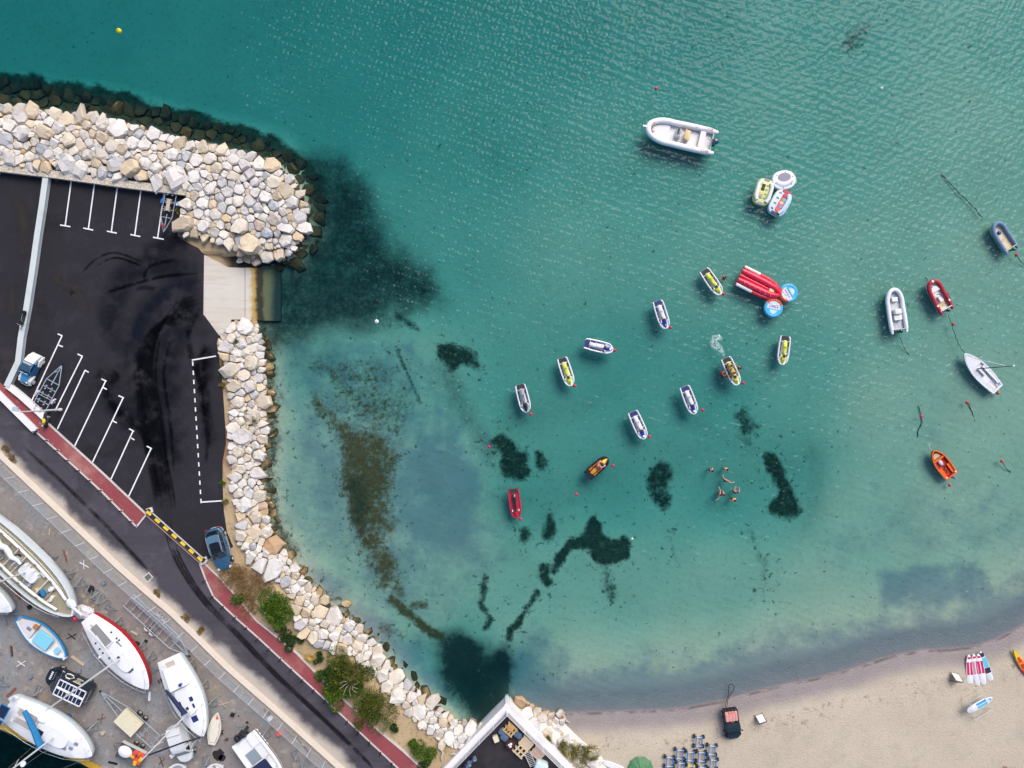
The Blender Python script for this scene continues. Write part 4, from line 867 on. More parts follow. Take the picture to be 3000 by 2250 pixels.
for s in (-1, 1): 
    obj('mirror', MB().rbox((1.25,s*1.12,1.15), (.14,.22,.22), .05), BV, t); obj('headlight', MB().rbox((2.32,s*.68,.80), (.2,.28,.16), .08), RIM, t); quad('side_window', [(.45,s*.955,1.15),(1.35,s*.945,1.15),(1.0,s*.875,1.75),(.45,s*.885,1.75)], GLASS, t)
    for x in (1.55,-1.5): wheel(t, x, s*.88, .33)
INK = mat('white_print', (.72,.72,.74), .6, var=.04); INKY = mat('yellow_print', (.62,.44,.03), .6, var=.05)
def side_pt(x, h): return Vector((x, -(1.003-.075*max(0, h-1.0)/.92) if h > 1.0 else -1.012, h))
def plate(name, x0, x1, h0, h1, m, sl=0.0): quad(name, [side_pt(x1, h0), side_pt(x0, h0), side_pt(x0+sl, h1), side_pt(x1+sl, h1)], m, t)
obj('side_emblem', MB().tube([side_pt(x, h)+Vector((0,-.01,0)) for x, h in ((-.25,1.2),(-.05,1.62),(.3,1.66),(.55,1.4),(.62,1.12),(.3,.98),(-.05,1.0))], .06, 5, closed=True, squash=.6), INK, t)
obj('side_emblem', MB().tube([side_pt(x, h)+Vector((0,-.015,0)) for x, h in ((.55,1.08),(.36,.96),(.1,.94))], .05, 5, squash=.6), INKY, t)
for (x0, x1, h0, h1, m) in ((-1.35,-.45,1.62,1.72,INK),(-1.3,-.5,1.5,1.54,INK),(-1.1,-.55,1.36,1.44,INKY),(-1.05,-.6,1.24,1.31,INKY),(-1.25,-.5,1.1,1.15,INK),(-1.2,-.55,.98,1.03,INK),(.9,1.15,1.0,1.08,INK)): plate('lettering', x0, x1, h0, h1, m)
for k in range(7): quad('lettering', [(-2.432,-.65+k*.19,1.28+.05*(k%2)),(-2.432,-.55+k*.19,1.28+.05*(k%2)),(-2.43,-.52+k*.19,1.52),(-2.43,-.60+k*.19,1.52)], INK, t)
for k in range(5): quad('lettering', [(1.9+.06*k*0,-.5+k*.18,1.012),(1.9,-.38+k*.18,1.012),(2.1,-.38+k*.18,.992),(2.1,-.5+k*.18,.992)], INK, t)
rk = obj('roof_rack', MB().box((-.85,-.80,2.10), (2.95,.10,.07)).box((-.85,.80,2.10), (2.95,.10,.07)).box((.62,0,2.10), (.10,1.7,.07)).box((-2.30,0,2.10), (.10,1.7,.07)).box((-.85,0,2.105), (2.9,.22,.05)), INK, t)
PAN = mat('solar_panel', (.012,.02,.05), .2, var=.2, spec=.6); pm = MB().box((0,0,0), (.29,.54,.03)).mesh('panel'); pb = MB().box((0,0,0), (.055,.56,.06)).mesh('slat')
for i in range(7):
    for s in (-1, 1):
        obj('panel', pm, PAN, rk, loc=(.36-i*.385, s*.42, 2.08))
        if i < 6: obj('slat', pb, INK, rk, loc=(.17-i*.385, s*.42, 2.10))
for x in (.6, -.85, -2.28):
    for s in (-1, 1): obj('rack_foot', MB().bar((x, s*.78, 1.86), (x, s*.80, 2.08), .05), BLACKM, rk)
# white van in the yard
c, a, ln = axis((524,2110), (558,2222), 1.2); t = thing('white_van', 'small white van with open door in the boat yard', 'van', (c.x, c.y, ZY), a)
WP = mat('white_car_paint', (.66,.67,.66), .3, var=.03, coat=.5); ln = 3.9
obj('body', stack([(oval(ln*.96, 1.65, 3, 7), .3), (oval(ln, 1.75, 3, 7), .55), (oval(ln, 1.75, 3, 7), .85), (oval(ln*.97, 1.66, 3, 7), lambda x: 1.0-.12*max(0, x-.9))]), WP, t, smooth=True)
obj('cab_top', MB().loft([[(-1.9,-.80,.9),(-1.9,.80,.9),(-1.86,.70,1.62),(-1.86,-.70,1.62)],[(-1.4,-.82,.9),(-1.4,.82,.9),(-1.4,.72,1.80),(-1.4,-.72,1.80)],[(.3,-.82,.9),(.3,.82,.9),(.15,.70,1.80),(.15,-.70,1.80)],[(1.15,-.78,.9),(1.15,.78,.9),(.62,.64,1.62),(.62,-.64,1.62)]]), WP, t, smooth=True)
quad('windscreen', [(1.175,-.70,.95),(1.175,.70,.95),(.66,.57,1.60),(.66,-.57,1.60)], GLASS, t)
for s in (-1, 1):
    quad('side_window', [(.0,s*.815,1.0),(.9,s*.79,1.0),(.52,s*.69,1.55),(0,s*.735,1.55)], GLASS, t); obj('mirror', MB().rbox((.95,s*.98,1.05), (.12,.2,.16), .05), WP, t); obj('headlight', MB().rbox((1.72,s*.6,.75), (.24,.26,.14), .08), RIM, t)
    for x in (1.2,-1.2): wheel(t, x, s*.76, .3)
obj('open_door', MB().loft([[(.9,.86,.4),(.9,.92,.4),(.9,.86,1.5),(.9,.82,1.5)],[(.15,1.55,.4),(.19,1.6,.4),(.17,1.5,1.5),(.13,1.46,1.5)]]), WP, t); obj('roof_bars', MB().bar((-1.2,-.7,1.84), (-1.2,.7,1.84), .05), RIM, t)
# black pick-up on the beach
zb = hz(2146,2120); c, a, ln = axis((2139,2080), (2151,2166), zb+.9); t = thing('pickup_truck', 'small black pickup on the sand with pink load in its bed', 'pickup truck', (c.x, c.y, zb), a)
BP2 = mat('black_pickup_paint', (.012,.02,.026), .35, var=.2, coat=.3); W_ = 1.55
obj('body', MB().loft([[(-1.5,-.70,.42),(-1.5,.70,.42),(-1.5,.72,.62),(-1.5,-.72,.62)],[(.1,-.76,.4),(.1,.76,.4),(.1,.76,.66),(.1,-.76,.66)],[(1.3,-.74,.4),(1.3,.74,.4),(1.3,.7,.66),(1.3,-.7,.66)],[(1.52,-.5,.42),(1.52,.5,.42),(1.5,.45,.62),(1.5,-.45,.62)]]), BP2, t)
obj('bonnet', MB().loft([[(.55,-.7,.6),(.55,.7,.6),(.55,.66,1.02),(.55,-.66,1.02)],[(1.3,-.68,.6),(1.3,.68,.6),(1.25,.6,.95),(1.25,-.6,.95)],[(1.5,-.45,.55),(1.5,.45,.55),(1.47,.4,.8),(1.47,-.4,.8)]]), BP2, t, smooth=True)
obj('cab', MB().loft([[(-.35,-.74,.7),(-.35,.74,.7),(-.3,.66,1.55),(-.3,-.66,1.55)],[(.35,-.74,.7),(.35,.74,.7),(.25,.66,1.6),(.25,-.66,1.6)],[(.75,-.72,.9),(.75,.72,.9),(.48,.62,1.52),(.48,-.62,1.52)]]), mat('dark_soft_top', (.008,.022,.034), .5, var=.2), t, smooth=True)
quad('windscreen', [(.775,-.62,1.0),(.775,.62,1.0),(.53,.55,1.48),(.53,-.55,1.48)], GLASS, t)
for s in (-1, 1):
    obj('bed_side', MB().box((-.92,s*.70,.82), (1.15,.07,.42)), BP2, t); obj('mirror', MB().rbox((.6,s*.88,1.1), (.1,.2,.16), .04), BP2, t)
    obj('mudguard', MB().rbox((.98,s*.70,.72), (.62,.24,.1), .1), BLACKM, t); obj('headlight', MB().box((1.45,s*.48,.66), (.08,.2,.12)), RIM, t)
    for x in (.98, -.95): wheel(t, x, s*.68, .34, .22)
obj('tailgate', MB().box((-1.5,0,.82), (.06,1.45,.42)), BP2, t); obj('bumper', MB().box((-1.56,0,.55), (.08,1.4,.12)), BLACKM, t); obj('bull_bar', MB().tube([(1.5,-.6,.5),(1.62,-.45,.5),(1.62,.45,.5),(1.5,.6,.5)], .035, 6), BLACKM, t)
PNK = mat('faded_pink_vinyl', (.60,.26,.24), .7, var=.15, scale=6, dirt=(.68,.55,.52), dirt_amt=.8)
for i, (y, w) in enumerate(((-.45,.34),(-.12,.34),(.2,.32),(.49,.28))):
    obj('load_cushion', MB().rbox((0,0,0), (1.0,w,.22), .1, crown=.03), PNK, label=f'{ORD[i]} faded pink cushion from the right in the pickup bed', cat='cushion', group='cushions in the pickup bed', loc=t.matrix_basis @ Vector((-.9, y, 1.0)), rz=a, smooth=True)
ORG = mat('orange_strap', (.60,.13,.01), .6)
mbs = MB()
for q in (((-1.4,-.3,1.16),(-1.3,.1,1.18),(-1.42,.4,1.16)),((-.45,-.1,1.14),(-.3,.02,1.16),(-.45,.12,1.14))): mbs.tube([t.matrix_basis @ Vector(p) for p in q], .035, 5)
obj('cargo_strap', mbs, ORG, label='orange strap thrown over the load of the pickup', cat='strap')
obj('tow_hose', MB().tube([t.matrix_basis @ Vector(p) for p in ((-1.55,-.25,.6),(-2.1,.05,.15),(-2.6,.3,.12),(-3.0,.75,.1),(-3.4,.95,.08),(-3.75,.75,.06),(-3.7,.45,.06),(-3.3,.3,.08),(-2.7,.22,.1),(-2.1,-.1,.14),(-1.55,-.4,.6))], .035, 6), BLACKM, smooth=True, label='black hose looping from the pickup over the tide line', cat='hose')
# ------------------------------------------------------------------ craft on the water
def hullw(x, L_, Wd, bow=.62, stern=.86):
    """half width of a boat plan at x (bow towards +x)"""
    u = (x+L_/2)/L_
    if u < .45: return Wd/2*(stern+(1-stern)*math.sin(u/.45*math.pi/2))
    q = (u-.45)/.55; return Wd/2*max(0.0, 1-q**(1/bow*1.35))**.72 if q < 1 else 0.0
def hull_outline(L_, Wd, bow=.62, stern=.86, n=14, inset=0.0, x0=None, x1=None):
    xs = [(-L_/2 if x0 is None else x0)+((L_/2 if x1 is None else x1)+(0 if x0 is None else 0)-(-L_/2 if x0 is None else x0))*(1-(1-k/n)**1.5) for k in range(n+1)]
    r = [(x-(inset if x > L_*.3 else 0)*(x-L_*.3)/(L_*.2)*.6, max(.012, hullw(x, L_, Wd, bow, stern)-inset)) for x in xs]
    return [(x, -w) for x, w in r]+[(x, w) for x, w in r[::-1]]
def ring_stack(levels, cap=True): return MB().loft([[(x, y, z(x) if callable(z) else z) for x, y in o] for o, z in levels], cap)
def scaled(o, sx, sy, dx=0.0): return [(x*sx+dx, y*sy) for x, y in o]
SHW = mat('white_gelcoat', (.68,.68,.69), .28, var=.03, coat=.5); NAVY = mat('navy_mat', (.012,.025,.12), .6, var=.1); ROYAL = mat('royal_blue_gelcoat', (.012,.035,.30), .25, coat=.5)
LIME = mat('lime_yellow', (.55,.60,.02), .4, var=.05, coat=.3); CHAR = mat('charcoal_foam', (.025,.027,.033), .7); SEATW = mat('white_vinyl', (.66,.62,.60), .45, var=.03); SILV = mat('silver_gelcoat', (.40,.44,.50), .3, .3, coat=.4)
GREYV = mat('grey_vinyl', (.19,.22,.26), .5); REDG = mat('red_gelcoat', (.42,.012,.035), .25, coat=.6); BLKG = mat('black_gelcoat', (.014,.014,.017), .25, coat=.6); AMB = mat('amber_gelcoat', (.70,.36,.01), .3, coat=.4)
def jetski(label, p0, p1, style, num=None):
    c, a, ln = axis(p0, p1, .35); t = thing('jet_ski', label, 'jet ski', (c.x, c.y, .02), a, 'jet skis moored in the bay')
    L_ = ln; hullc, deckc, footc, seatc, hoodc, gun = style
    prof = [(-.5,.41),(-.47,.45),(-.3,.485),(0,.50),(.2,.49),(.33,.445),(.42,.35),(.475,.215),(.5,.09)]; Wd = 1.22
    o = [(x*L_, -w*Wd) for x, w in prof]+[(x*L_, w*Wd) for x, w in prof[::-1]]
    sh = lambda x: .10*max(0, x/L_-.1)/.4
    obj('hull', ring_stack([(scaled(o,.93,.62), -.22), (scaled(o,.98,.92), -.02), (scaled(o,1,1), .14), (scaled(o,.99,.97), lambda x: .26+sh(x))]), hullc, t, smooth=True)
    obj('rub_rail', ring_stack([(scaled(o,1.006,1.012), .10), (scaled(o,1.008,1.018), .15)]), BLKG, t)
    for s in (-1, 1):
        pts = [(x*L_*.985, s*(w*Wd-.07), .33+sh(x*L_)) for x, w in prof[1:7]]
        obj('gunwale', MB().tube(pts, [.07,.075,.075,.075,.07,.05], 8, squash=.9), gun, t, smooth=True)
        for x0, x1, w in ((-.30,-.14,.16), (-.12,.10,.10), (.12,.22,.10)):
            y = s*.365; obj('footwell_mat', MB().box(((x0+x1)/2*L_, y, .30+sh((x0+x1)/2*L_)), ((x1-x0)*L_, w*.95, .05)), footc, t)
    obj('stern_mat', MB().add([(x*L_, y*Wd, z) for z in (.22, .295) for x, y in ((-.492,-.30),(-.33,-.33),(-.33,.33),(-.492,.30))], [(3,2,1,0),(4,5,6,7),(0,1,5,4),(1,2,6,5),(2,3,7,6),(3,0,4,7)]), deckc, t)
    se = [(-.33,.14,.50),(-.29,.19,.60),(-.12,.20,.66),(-.10,.17,.62),(.04,.165,.66),(.13,.11,.64),(.16,.09,.60)]
    sm = obj('seat', MB().loft([[(x*L_,-w,.24),(x*L_,w,.24),(x*L_,w*.95,z-.06),(x*L_,w*.55,z),(x*L_,-w*.55,z),(x*L_,-w*.95,z-.06)] for x, w, z in se]), seatc, t, smooth=True)
    obj('seat_seam', MB().box((-.11*L_,0,.645), (.02,.34,.02)), CHAR, sm)
    obj('seat_side', MB().loft([[(x*L_,-w-.05,.24),(x*L_,w+.05,.24),(x*L_,w+.02,.40),(x*L_,-w-.02,.40)] for x, w, z in ((-.345,.10,0),(-.3,.2,0),(.1,.2,0),(.2,.26,0))]), gun, t, smooth=True)
    hd = [(.17,.24,.52),(.22,.25,.66),(.30,.23,.64),(.38,.17,.56),(.44,.09,.46),(.465,.03,.42)]
    obj('hood', MB().loft([[(x*L_,-w*1.05,.26),(x*L_,w*1.05,.26),(x*L_,w*.8,z-.05),(x*L_,w*.4,z),(x*L_,-w*.4,z),(x*L_,-w*.8,z-.05)] for x, w, z in hd]), hoodc, t, smooth=True)
    obj('dash', MB().rbox((.20*L_,0,.70), (.26,.26,.12), .08), CHAR, t)
    obj('handlebar', MB().tube([(.12*L_,-.34,.78),(.16*L_,-.16,.80),(.175*L_,0,.80),(.16*L_,.16,.80),(.12*L_,.34,.78)], .022, 6), BLKG, t)
    for s in (-1, 1): obj('mirror', MB().rbox((.22*L_, s*.33, .62), (.24,.10,.10), .05), SEATW, t); 
    if num:
        me = text_mesh(num, .34); n_ = obj('hood_number', me, BLKG if hoodc is LIME else INK, t); n_.location = (.375*L_, 0, .60); n_.rotation_euler = (0, .32, math.pi/2)
    elif hoodc is ROYAL: obj('hood_badge', MB().cyl((.39*L_,0,.53), (.39*L_,0,.595), .11, 12), INK, t)
    return t
Y_ = (SHW, CHAR, CHAR, LIME, LIME, SHW); B_ = (SHW, NAVY, NAVY, SEATW, ROYAL, SHW)
jetski('white and blue jet ski numbered 1', (1926,881), (1952,963), B_, '1')
jetski('white and yellow jet ski numbered 3', (1646,1048), (1673,1131), Y_, '3')
jetski('white and blue jet ski lying crosswise beside the one numbered 3', (1713,1005), (1797,1025), B_)
jetski('grey jet ski with grey seat left of the yellow one', (1523,1126), (1544,1209), (SILV, CHAR, CHAR, GREYV, BLKG, SHW))
jetski('white and blue jet ski right of its twin, below the ridden one', (2005,1132), (2036,1213), B_)
jetski('white and blue jet ski left of its twin, above the black one', (1853,1206), (1889,1286), B_)
jetski('white and yellow jet ski numbered 2 near the red sofa raft', (2062,790), (2112,863), Y_, '2')
jetski('white and yellow jet ski numbered 4 carrying two people', (2126,1048), (2162,1128), Y_, '4')
jetski('white and yellow jet ski numbered 1, right of the ridden one', (2302,984), (2291,1069), Y_, '1')
jetski('red jet ski with black seat', (1503,1432), (1514,1518), (REDG, CHAR, REDG, BLKG, REDG, REDG))
t = jetski('black jet ski with yellow seat and nose and a single rider', (1721,1396), (1781,1342), (BLKG, BLKG, ORG, AMB, AMB, BLKG))
# buoys
BUOYR = mat('red_buoy', (.55,.02,.06), .4); BUOYY = mat('yellow_buoy', (.62,.56,.0), .4); BUOYW = mat('white_buoy', (.72,.72,.72), .4)
def buoy(x, y, r, m, label):
    t = thing('buoy', label, 'buoy', W(x, y, 0), group='mooring buoys in the bay'); obj('float', MB().ball((0,0,r*.35), (r, r, r*.9), 14, 9), m, t, smooth=True); obj('eye', MB().tube([(r*.25*math.cos(q), 0, r*1.22+r*.18*math.sin(q)) for q in (0,1,2,3.1)], r*.09, 5), BLACKM, t)
for x, y, s in ((1964,960,'at the bow of the blue jet ski highest in the row'),(1683,1130,'at the bow of the yellow jet ski left of the crosswise one'),(1801,1027,'at the bow of the crosswise blue jet ski'),(1555,1213,'at the bow of the grey jet ski'),
  (2058,1201,'at the bow of the blue jet ski below the ridden one'),(1902,1279,'at the bow of the blue jet ski above the black one'),(2119,862,'at the bow of the yellow jet ski near the red raft'),(2177,1122,'at the bow of the ridden yellow jet ski'),
  (1525,1520,'at the bow of the red jet ski'),(1795,1364,'off the bow of the black and yellow jet ski'),(1689,1448,'alone between the red and black jet skis'),(1433,1309,'alone beside the weed left of the jet skis'),
  (2792,950,'on the line behind the red inflatable boat'),(2698,1220,'alone on a dark line above the orange boat'),(2934,1351,'alone with a trailing rope right of the orange boat'),(2781,1421,'just behind the orange boat'),
  (2977,747,'behind the blue-grey inflatable boat'),(2922,1152,'at the stern of the sailing dinghy'),(2832,1179,'alone below the sailing dinghy'),(1922,260,'alone above the large white inflatable')):
    buoy(x, y, .17, BUOYR, 'small red buoy '+s)
buoy(350, 92, .28, BUOYY, 'large yellow buoy alone in the deep water at upper left'); buoy(1104, 942, .22, BUOYW, 'white buoy off the slipway over dark weed')
buoy(2582, 259, .15, BUOYW, 'small white buoy alone in the upper right water'); buoy(1852, 1578, .12, BUOYW, 'tiny white buoy at the tip of the triangular weed bed')
# mooring ropes
ROPE = mat('weedy_rope', (.02,.026,.018), .9); ROPEP = mat('pale_rope', (.45,.43,.38), .9)
def rope(label, pts, z0, z1, r=.03, m=ROPE):
    P = [W(x, y, z0+(z1-z0)*i/(len(pts)-1)) for i, (x, y) in enumerate(pts)]; Q = []
    for i in range(len(P)-1):
        for k in range(4): Q.append(P[i].lerp(P[i+1], k/4)+Vector((math.sin(i*3+k*1.7), math.cos(i*2+k*2.3), 0))*.05)
    obj('mooring_rope', MB().tube(Q+[P[-1]], r, 5), m, label=label, cat='rope')
rope('dark mooring line trailing behind the white tender', [(2636,990),(2650,1020),(2672,1055)], .02, -.9); rope('mooring line between the red inflatable and the sailing dinghy', [(2778,926),(2790,955),(2800,990),(2812,1015),(2826,1036)], .03, .12, .028)
rope('dark line on the bottom above the white tender', [(2642,632),(2640,660),(2633,700),(2628,745)], -.9, -1.1, .045); rope('dark line on the bottom above the red inflatable', [(2670,560),(2688,610),(2695,680),(2697,755)], -.9, -1.1, .045)
rope('dark line on the bottom above the blue-grey inflatable', [(2757,510),(2800,555),(2850,605),(2880,640)], -.7, -.3, .045); rope('rope trailing from the buoy right of the orange boat', [(2936,1355),(2950,1375),(2962,1384)], -.1, -.6, .035)
rope('dark line on the bottom left of the sailing dinghy', [(2690,1190),(2700,1218),(2700,1240),(2690,1262),(2688,1280)], -.5, -.6, .04); rope('dark line on the bottom below the sailing dinghy', [(2836,1182),(2848,1205),(2858,1242)], -.4, -.6, .04)
rope('rope from the buoy behind the blue-grey inflatable', [(2979,750),(2990,765),(3003,780)], -.1, -.5, .035); rope('pale bow line of the white tender', [(2615,844),(2614,825)], .3, .02, .02, ROPEP); rope('pale bow line of the red inflatable', [(2722,823),(2715,808)], .3, .02, .02, ROPEP)
rope('pale bow line of the orange boat', [(2728,1322),(2722,1303)], .35, .02, .03, ROPEP)
# inflatable boats
def outboard(par, x, y, s, m, z=.55):
    o = obj('outboard_motor', MB().loft([[(x+dx*s+q[0]*w*s, y+q[1]*w*.75*s, z+h*s) for q in ((.5,-.35),(.5,.35),(.2,.5),(-.3,.5),(-.55,.25),(-.55,-.25),(-.3,-.5),(.2,-.5))] for dx, w, h in ((0,.38,0),(-.02,.5,.12),(-.03,.52,.3),(-.03,.42,.42),(-.03,.2,.47))]), m, par, smooth=True)
    obj('engine_leg', MB().loft([[(x+.05*s,y-.06*s,z),(x+.05*s,y+.06*s,z),(x-.2*s,y+.05*s,z),(x-.2*s,y-.05*s,z)],[(x,y-.04*s,z-.9*s),(x,y+.04*s,z-.9*s),(x-.22*s,y+.03*s,z-.9*s),(x-.22*s,y-.03*s,z-.9*s)]]), m, o)
    return o
def rib(name, label, p0, p1, Wd, r, tubem, deckm, eng, engm, z=.35, ns=None):
    c, a, ln = axis(p0, p1, z); t = thing(name, label, 'inflatable boat', (c.x, c.y, 0), a); L_ = ln; w = Wd/2-r
    path = []; 
    for k in range(7): path.append((-L_/2+.04+(L_*.60)*k/6, -w*(.96+.04*math.sin(k/6*3.14)), z-.02))
    for k in range(1, 14):
        q = k/14*math.pi; path.append((-L_/2+L_*.60+(L_*.40-r)*math.sin(q)**(.8), -w*math.cos(q), z-.02+.14*math.sin(q)))
    for k in range(6, -1, -1): path.append((-L_/2+.04+(L_*.60)*k/6, w*(.96+.04*math.sin(k/6*3.14)), z-.02))
    R = [r]*len(path); R[0] = R[-1] = r*.55; R[1] = R[-2] = r*.97
    path[0] = (-L_/2, path[0][1], path[0][2]); path[-1] = (-L_/2, path[-1][1], path[-1][2])
    obj('tube', MB().tube(path, R, 12), tubem, t, smooth=True)
    fl = [(x, y) for x, y, _ in path]; fl[0] = (-L_/2+.35, fl[0][1]); fl[-1] = (-L_/2+.35, fl[-1][1])
    obj('hull', MB().prism(fl, -.15, .14), deckm, t); obj('transom', MB().box((-L_/2+.42,0,.32), (.07,w*2,.42)), deckm, t)
    outboard(t, -L_/2+.2, 0, eng, engm, .5); return t, L_, w
RW = mat('white_hypalon', (.72,.72,.72), .5, var=.04); DECKW = mat('white_deck', (.66,.65,.64), .5, var=.03); ENGB = mat('dark_blue_engine', (.02,.05,.09), .25, coat=.5); TEAK = mat('pinkish_teak', (.40,.20,.16), .6, var=.12)
t, L_, w = rib('inflatable_boat', 'large white rigid inflatable with console and tan seat', (2097,419), (1890,372), 2.9, .31, RW, DECKW, 1.3, ENGB, .42)
obj('console', MB().loft([[(.0,-.45,.14),(.0,.35,.14),(.6,.30,.14),(.6,-.40,.14)],[(.08,-.42,1.0),(.08,.32,1.0),(.42,.26,1.0),(.42,-.36,1.0)]]), DECKW, t); obj('windscreen', MB().loft([[(.42,-.38,.98),(.42,.28,.98),(.46,.27,.98),(.46,-.37,.98)],[(.28,-.32,1.25),(.28,.22,1.25),(.31,.21,1.25),(.31,-.31,1.25)]]), mat('tinted_screen', (.10,.14,.14), .1), t)
for k in range(3): obj('gauge', MB().cyl((.2,-.28+k*.22,1.0), (.2,-.28+k*.22,1.03), .07, 8), BLKG, t)
obj('steering_wheel', MB().tube([(.05+.05*math.cos(q), .0+.16*math.sin(q), .98+.12*math.cos(q)) for q in [k*.785 for k in range(8)]], .015, 5, closed=True), RIM, t)
TAN = mat('tan_vinyl', (.62,.46,.24), .5); obj('seat', MB().rbox((-.72,-.05,.5), (.42,1.0,.5), .1), TAN, t, smooth=True); obj('seat_back', MB().rbox((-.42,-.05,.85), (.14,1.0,.35), .05), TAN, t)
obj('bow_deck', MB().prism([(L_*.16,-w*.75),(L_*.30,-w*.6),(L_*.40,-w*.25),(L_*.40,w*.25),(L_*.30,w*.6),(L_*.16,w*.75)], .14, .36), DECKW, t); obj('bow_roller', MB().box((L_/2-.1,0,.68), (.75,.14,.1)), RIM, t)
obj('stern_bench', MB().rbox((-L_*.30,0,.36), (.6,w*1.5,.42), .08), SEATW, t); obj('rope_coil', MB().tube([(-L_*.40+.14*math.cos(q), -.3+.22*math.sin(q), .60) for q in [k*.5 for k in range(13)]], .02, 5), BLACKM, t)
for s in (-1, 1):
    for x0, x1 in ((-.42,-.30),(-.22,-.18)): obj('tube_patch', MB().add([(x0*L_, s*(w-.1), .70), (x1*L_, s*(w-.1), .70), (x1*L_, s*(w+.11), .685), (x0*L_, s*(w+.11), .685)], [(0,1,2,3)]), TEAK, t)
    obj('bow_step', MB().add([(L_*.36, s*w*.30, .80), (L_*.42, s*w*.22, .81), (L_*.40, s*w*.62, .79)], [(0,1,2)]), TEAK, t)
for k in range(7): quad('registration_mark', [(.55-k*.16, w+.265, .30),(.47-k*.16, w+.265, .30),(.45-k*.16, w+.235, .52),(.53-k*.16, w+.235, .52)], BLKG, t)
obj('name_panel', MB().add([(-.75, w+.268, .28), (-2.3, w+.262, .28), (-2.1, w+.24, .50), (-1.0, w+.245, .50)], [(0,1,2,3)]), BLKG, t)
for k in range(9): quad('name_lettering', [(-1.05-k*.11, w+.275, .36),(-1.12-k*.11, w+.275, .36),(-1.13-k*.11, w+.262, .45),(-1.06-k*.11, w+.262, .45)], INK, t)
t, L_, w = rib('inflatable_boat', 'white tender with small console beside the red inflatable', (2636,976), (2615,843), 1.98, .21, mat('blue_white_hypalon', (.68,.70,.72), .5, var=.04), mat('pale_grey_deck', (.47,.49,.51), .6), .7, BLKG)
obj('console', MB().rbox((-.15,.0,.45), (.55,.7,.62), .12), DECKW, t, smooth=True); obj('seat', MB().rbox((-.75,0,.36), (.55,.8,.42), .08), DECKW, t); obj('bow_locker', MB().rbox((1.15,0,.32), (.45,.6,.3), .08), DECKW, t); obj('steering_wheel', MB().tube([(-.45,.15*math.sin(q),.78+.13*math.cos(q)) for q in [k*.785 for k in range(8)]], .015, 5, closed=True), BLKG, t)
obj('fuel_line', MB().tube([(-.9,0,.3),(-1.2,.18,.34),(-1.5,.1,.4),(-1.85,.05,.5)], .02, 5), GREYV, t)
t, L_, w = rib('inflatable_boat', 'red inflatable boat with white floor', (2776,914), (2725,820), 1.75, .2, mat('red_hypalon', (.36,.012,.03), .5, var=.12), DECKW, .62, BLKG)
obj('bow_locker', MB().prism([(.55,-.45),(1.0,-.32),(1.2,0),(1.0,.32),(.55,.45)], .14, .36), DECKW, t); obj('seat', MB().rbox((-.35,0,.3), (.6,.4,.34), .06), DECKW, t); obj('floor_board', MB().box((-.95,0,.15), (.55,.9,.04)), TAN, t)
obj('steering_column', MB().tube([(.25,.1,.3),(.1,-.05,.55),(-.5,-.3,.5),(-1.1,-.15,.42)], .03, 6), BLKG, t)
for s in (-1, 1):
    obj('grab_patch', MB().tube([(-.1,s*(w+.19),.38),(-.9,s*(w+.19),.38)], .05, 6, squash=1.6), mat('dark_red_patch', (.10,.008,.02), .6), t); obj('white_patch', MB().add([(-.75,s*w-.08,.545),(-.95,s*w-.08,.545),(-.95,s*w+.08,.54),(-.75,s*w+.08,.54)], [(0,1,2,3)]), INK, t)
obj('bow_patch', MB().box((L_/2-.22,0,.66), (.25,.18,.02)), INK, t)
t, L_, w = rib('inflatable_boat', 'faded blue-grey inflatable boat with cream floor near the right edge', (2967,736), (2912,651), 1.72, .2, mat('blue_grey_hypalon', (.13,.21,.31), .65, var=.2, dirt=(.25,.32,.38), dirt_amt=.5), mat('cream_floor', (.62,.52,.36), .6), .62, BLKG)
obj('blue_bag', MB().ball((.55,.05,.24), (.22,.17,.12), 10, 6), ROYAL, t, smooth=True); obj('rope_coil', MB().tube([(-.35+.13*math.cos(q), .12+.13*math.sin(q), .16) for q in [k*.5 for k in range(13)]], .012, 5), TAN, t); obj('tiller', MB().bar((-1.4,0,.62), (-.95,-.15,.68), .03), BLKG, t)
# orange dinghy
def open_boat(name, label, p0, p1, Wd, h, outm, inm, rimm, bow=.62, stern=.84, fz=.12, cat='boat', z0=-.12, base=0.0, n=14):
    c, a, ln = axis(p0, p1, base+h); t = thing(name, label, cat, (c.x, c.y, base), a); o = hull_outline(ln, Wd, bow, stern, n); i = hull_outline(ln-.3, Wd-.24, bow, stern, n)
    sh = lambda x: h+.10*max(0, x/ln)**2*4
    obj('hull', ring_stack([(scaled(o,.86,.5), z0), (scaled(o,.95,.88), z0+(h-z0)*.4), (scaled(o,1,1), sh)], False), outm, t, smooth=True)
    N = len(o); mbb = MB(); mbb.add([(x,y,sh(x)+.03) for x,y in o]+[(x,y,sh(x)+.03) for x,y in i]+[(x*.96,y*.9,fz) for x,y in i]+[(x*1.01,y*1.03,sh(x)-.05) for x,y in o], [(k,(k+1)%N,N+(k+1)%N,N+k) for k in range(N)]+[(3*N+k,3*N+(k+1)%N,(k+1)%N,k) for k in range(N)])
    obj('gunwale', mbb, rimm, t, smooth=True)
    mb2 = MB(); mb2.add([(x,y,sh(x)+.028) for x,y in i]+[(x*.96,y*.9,fz) for x,y in i], [(k,(k+1)%N,N+(k+1)%N,N+k) for k in range(N)]+[tuple(range(N,2*N))]); obj('inner_shell', mb2, inm, t, smooth=True); return t, ln
ORA = mat('orange_gelcoat', (.68,.115,.008), .4, var=.05); ORR = mat('orange_red_inner', (.42,.03,.008), .5, var=.12)
t, L_ = open_boat('motor_dinghy', 'orange open dinghy with outboard motor', (2789,1396), (2733,1320), 1.6, .42, ORA, ORR, ORA, stern=.9)
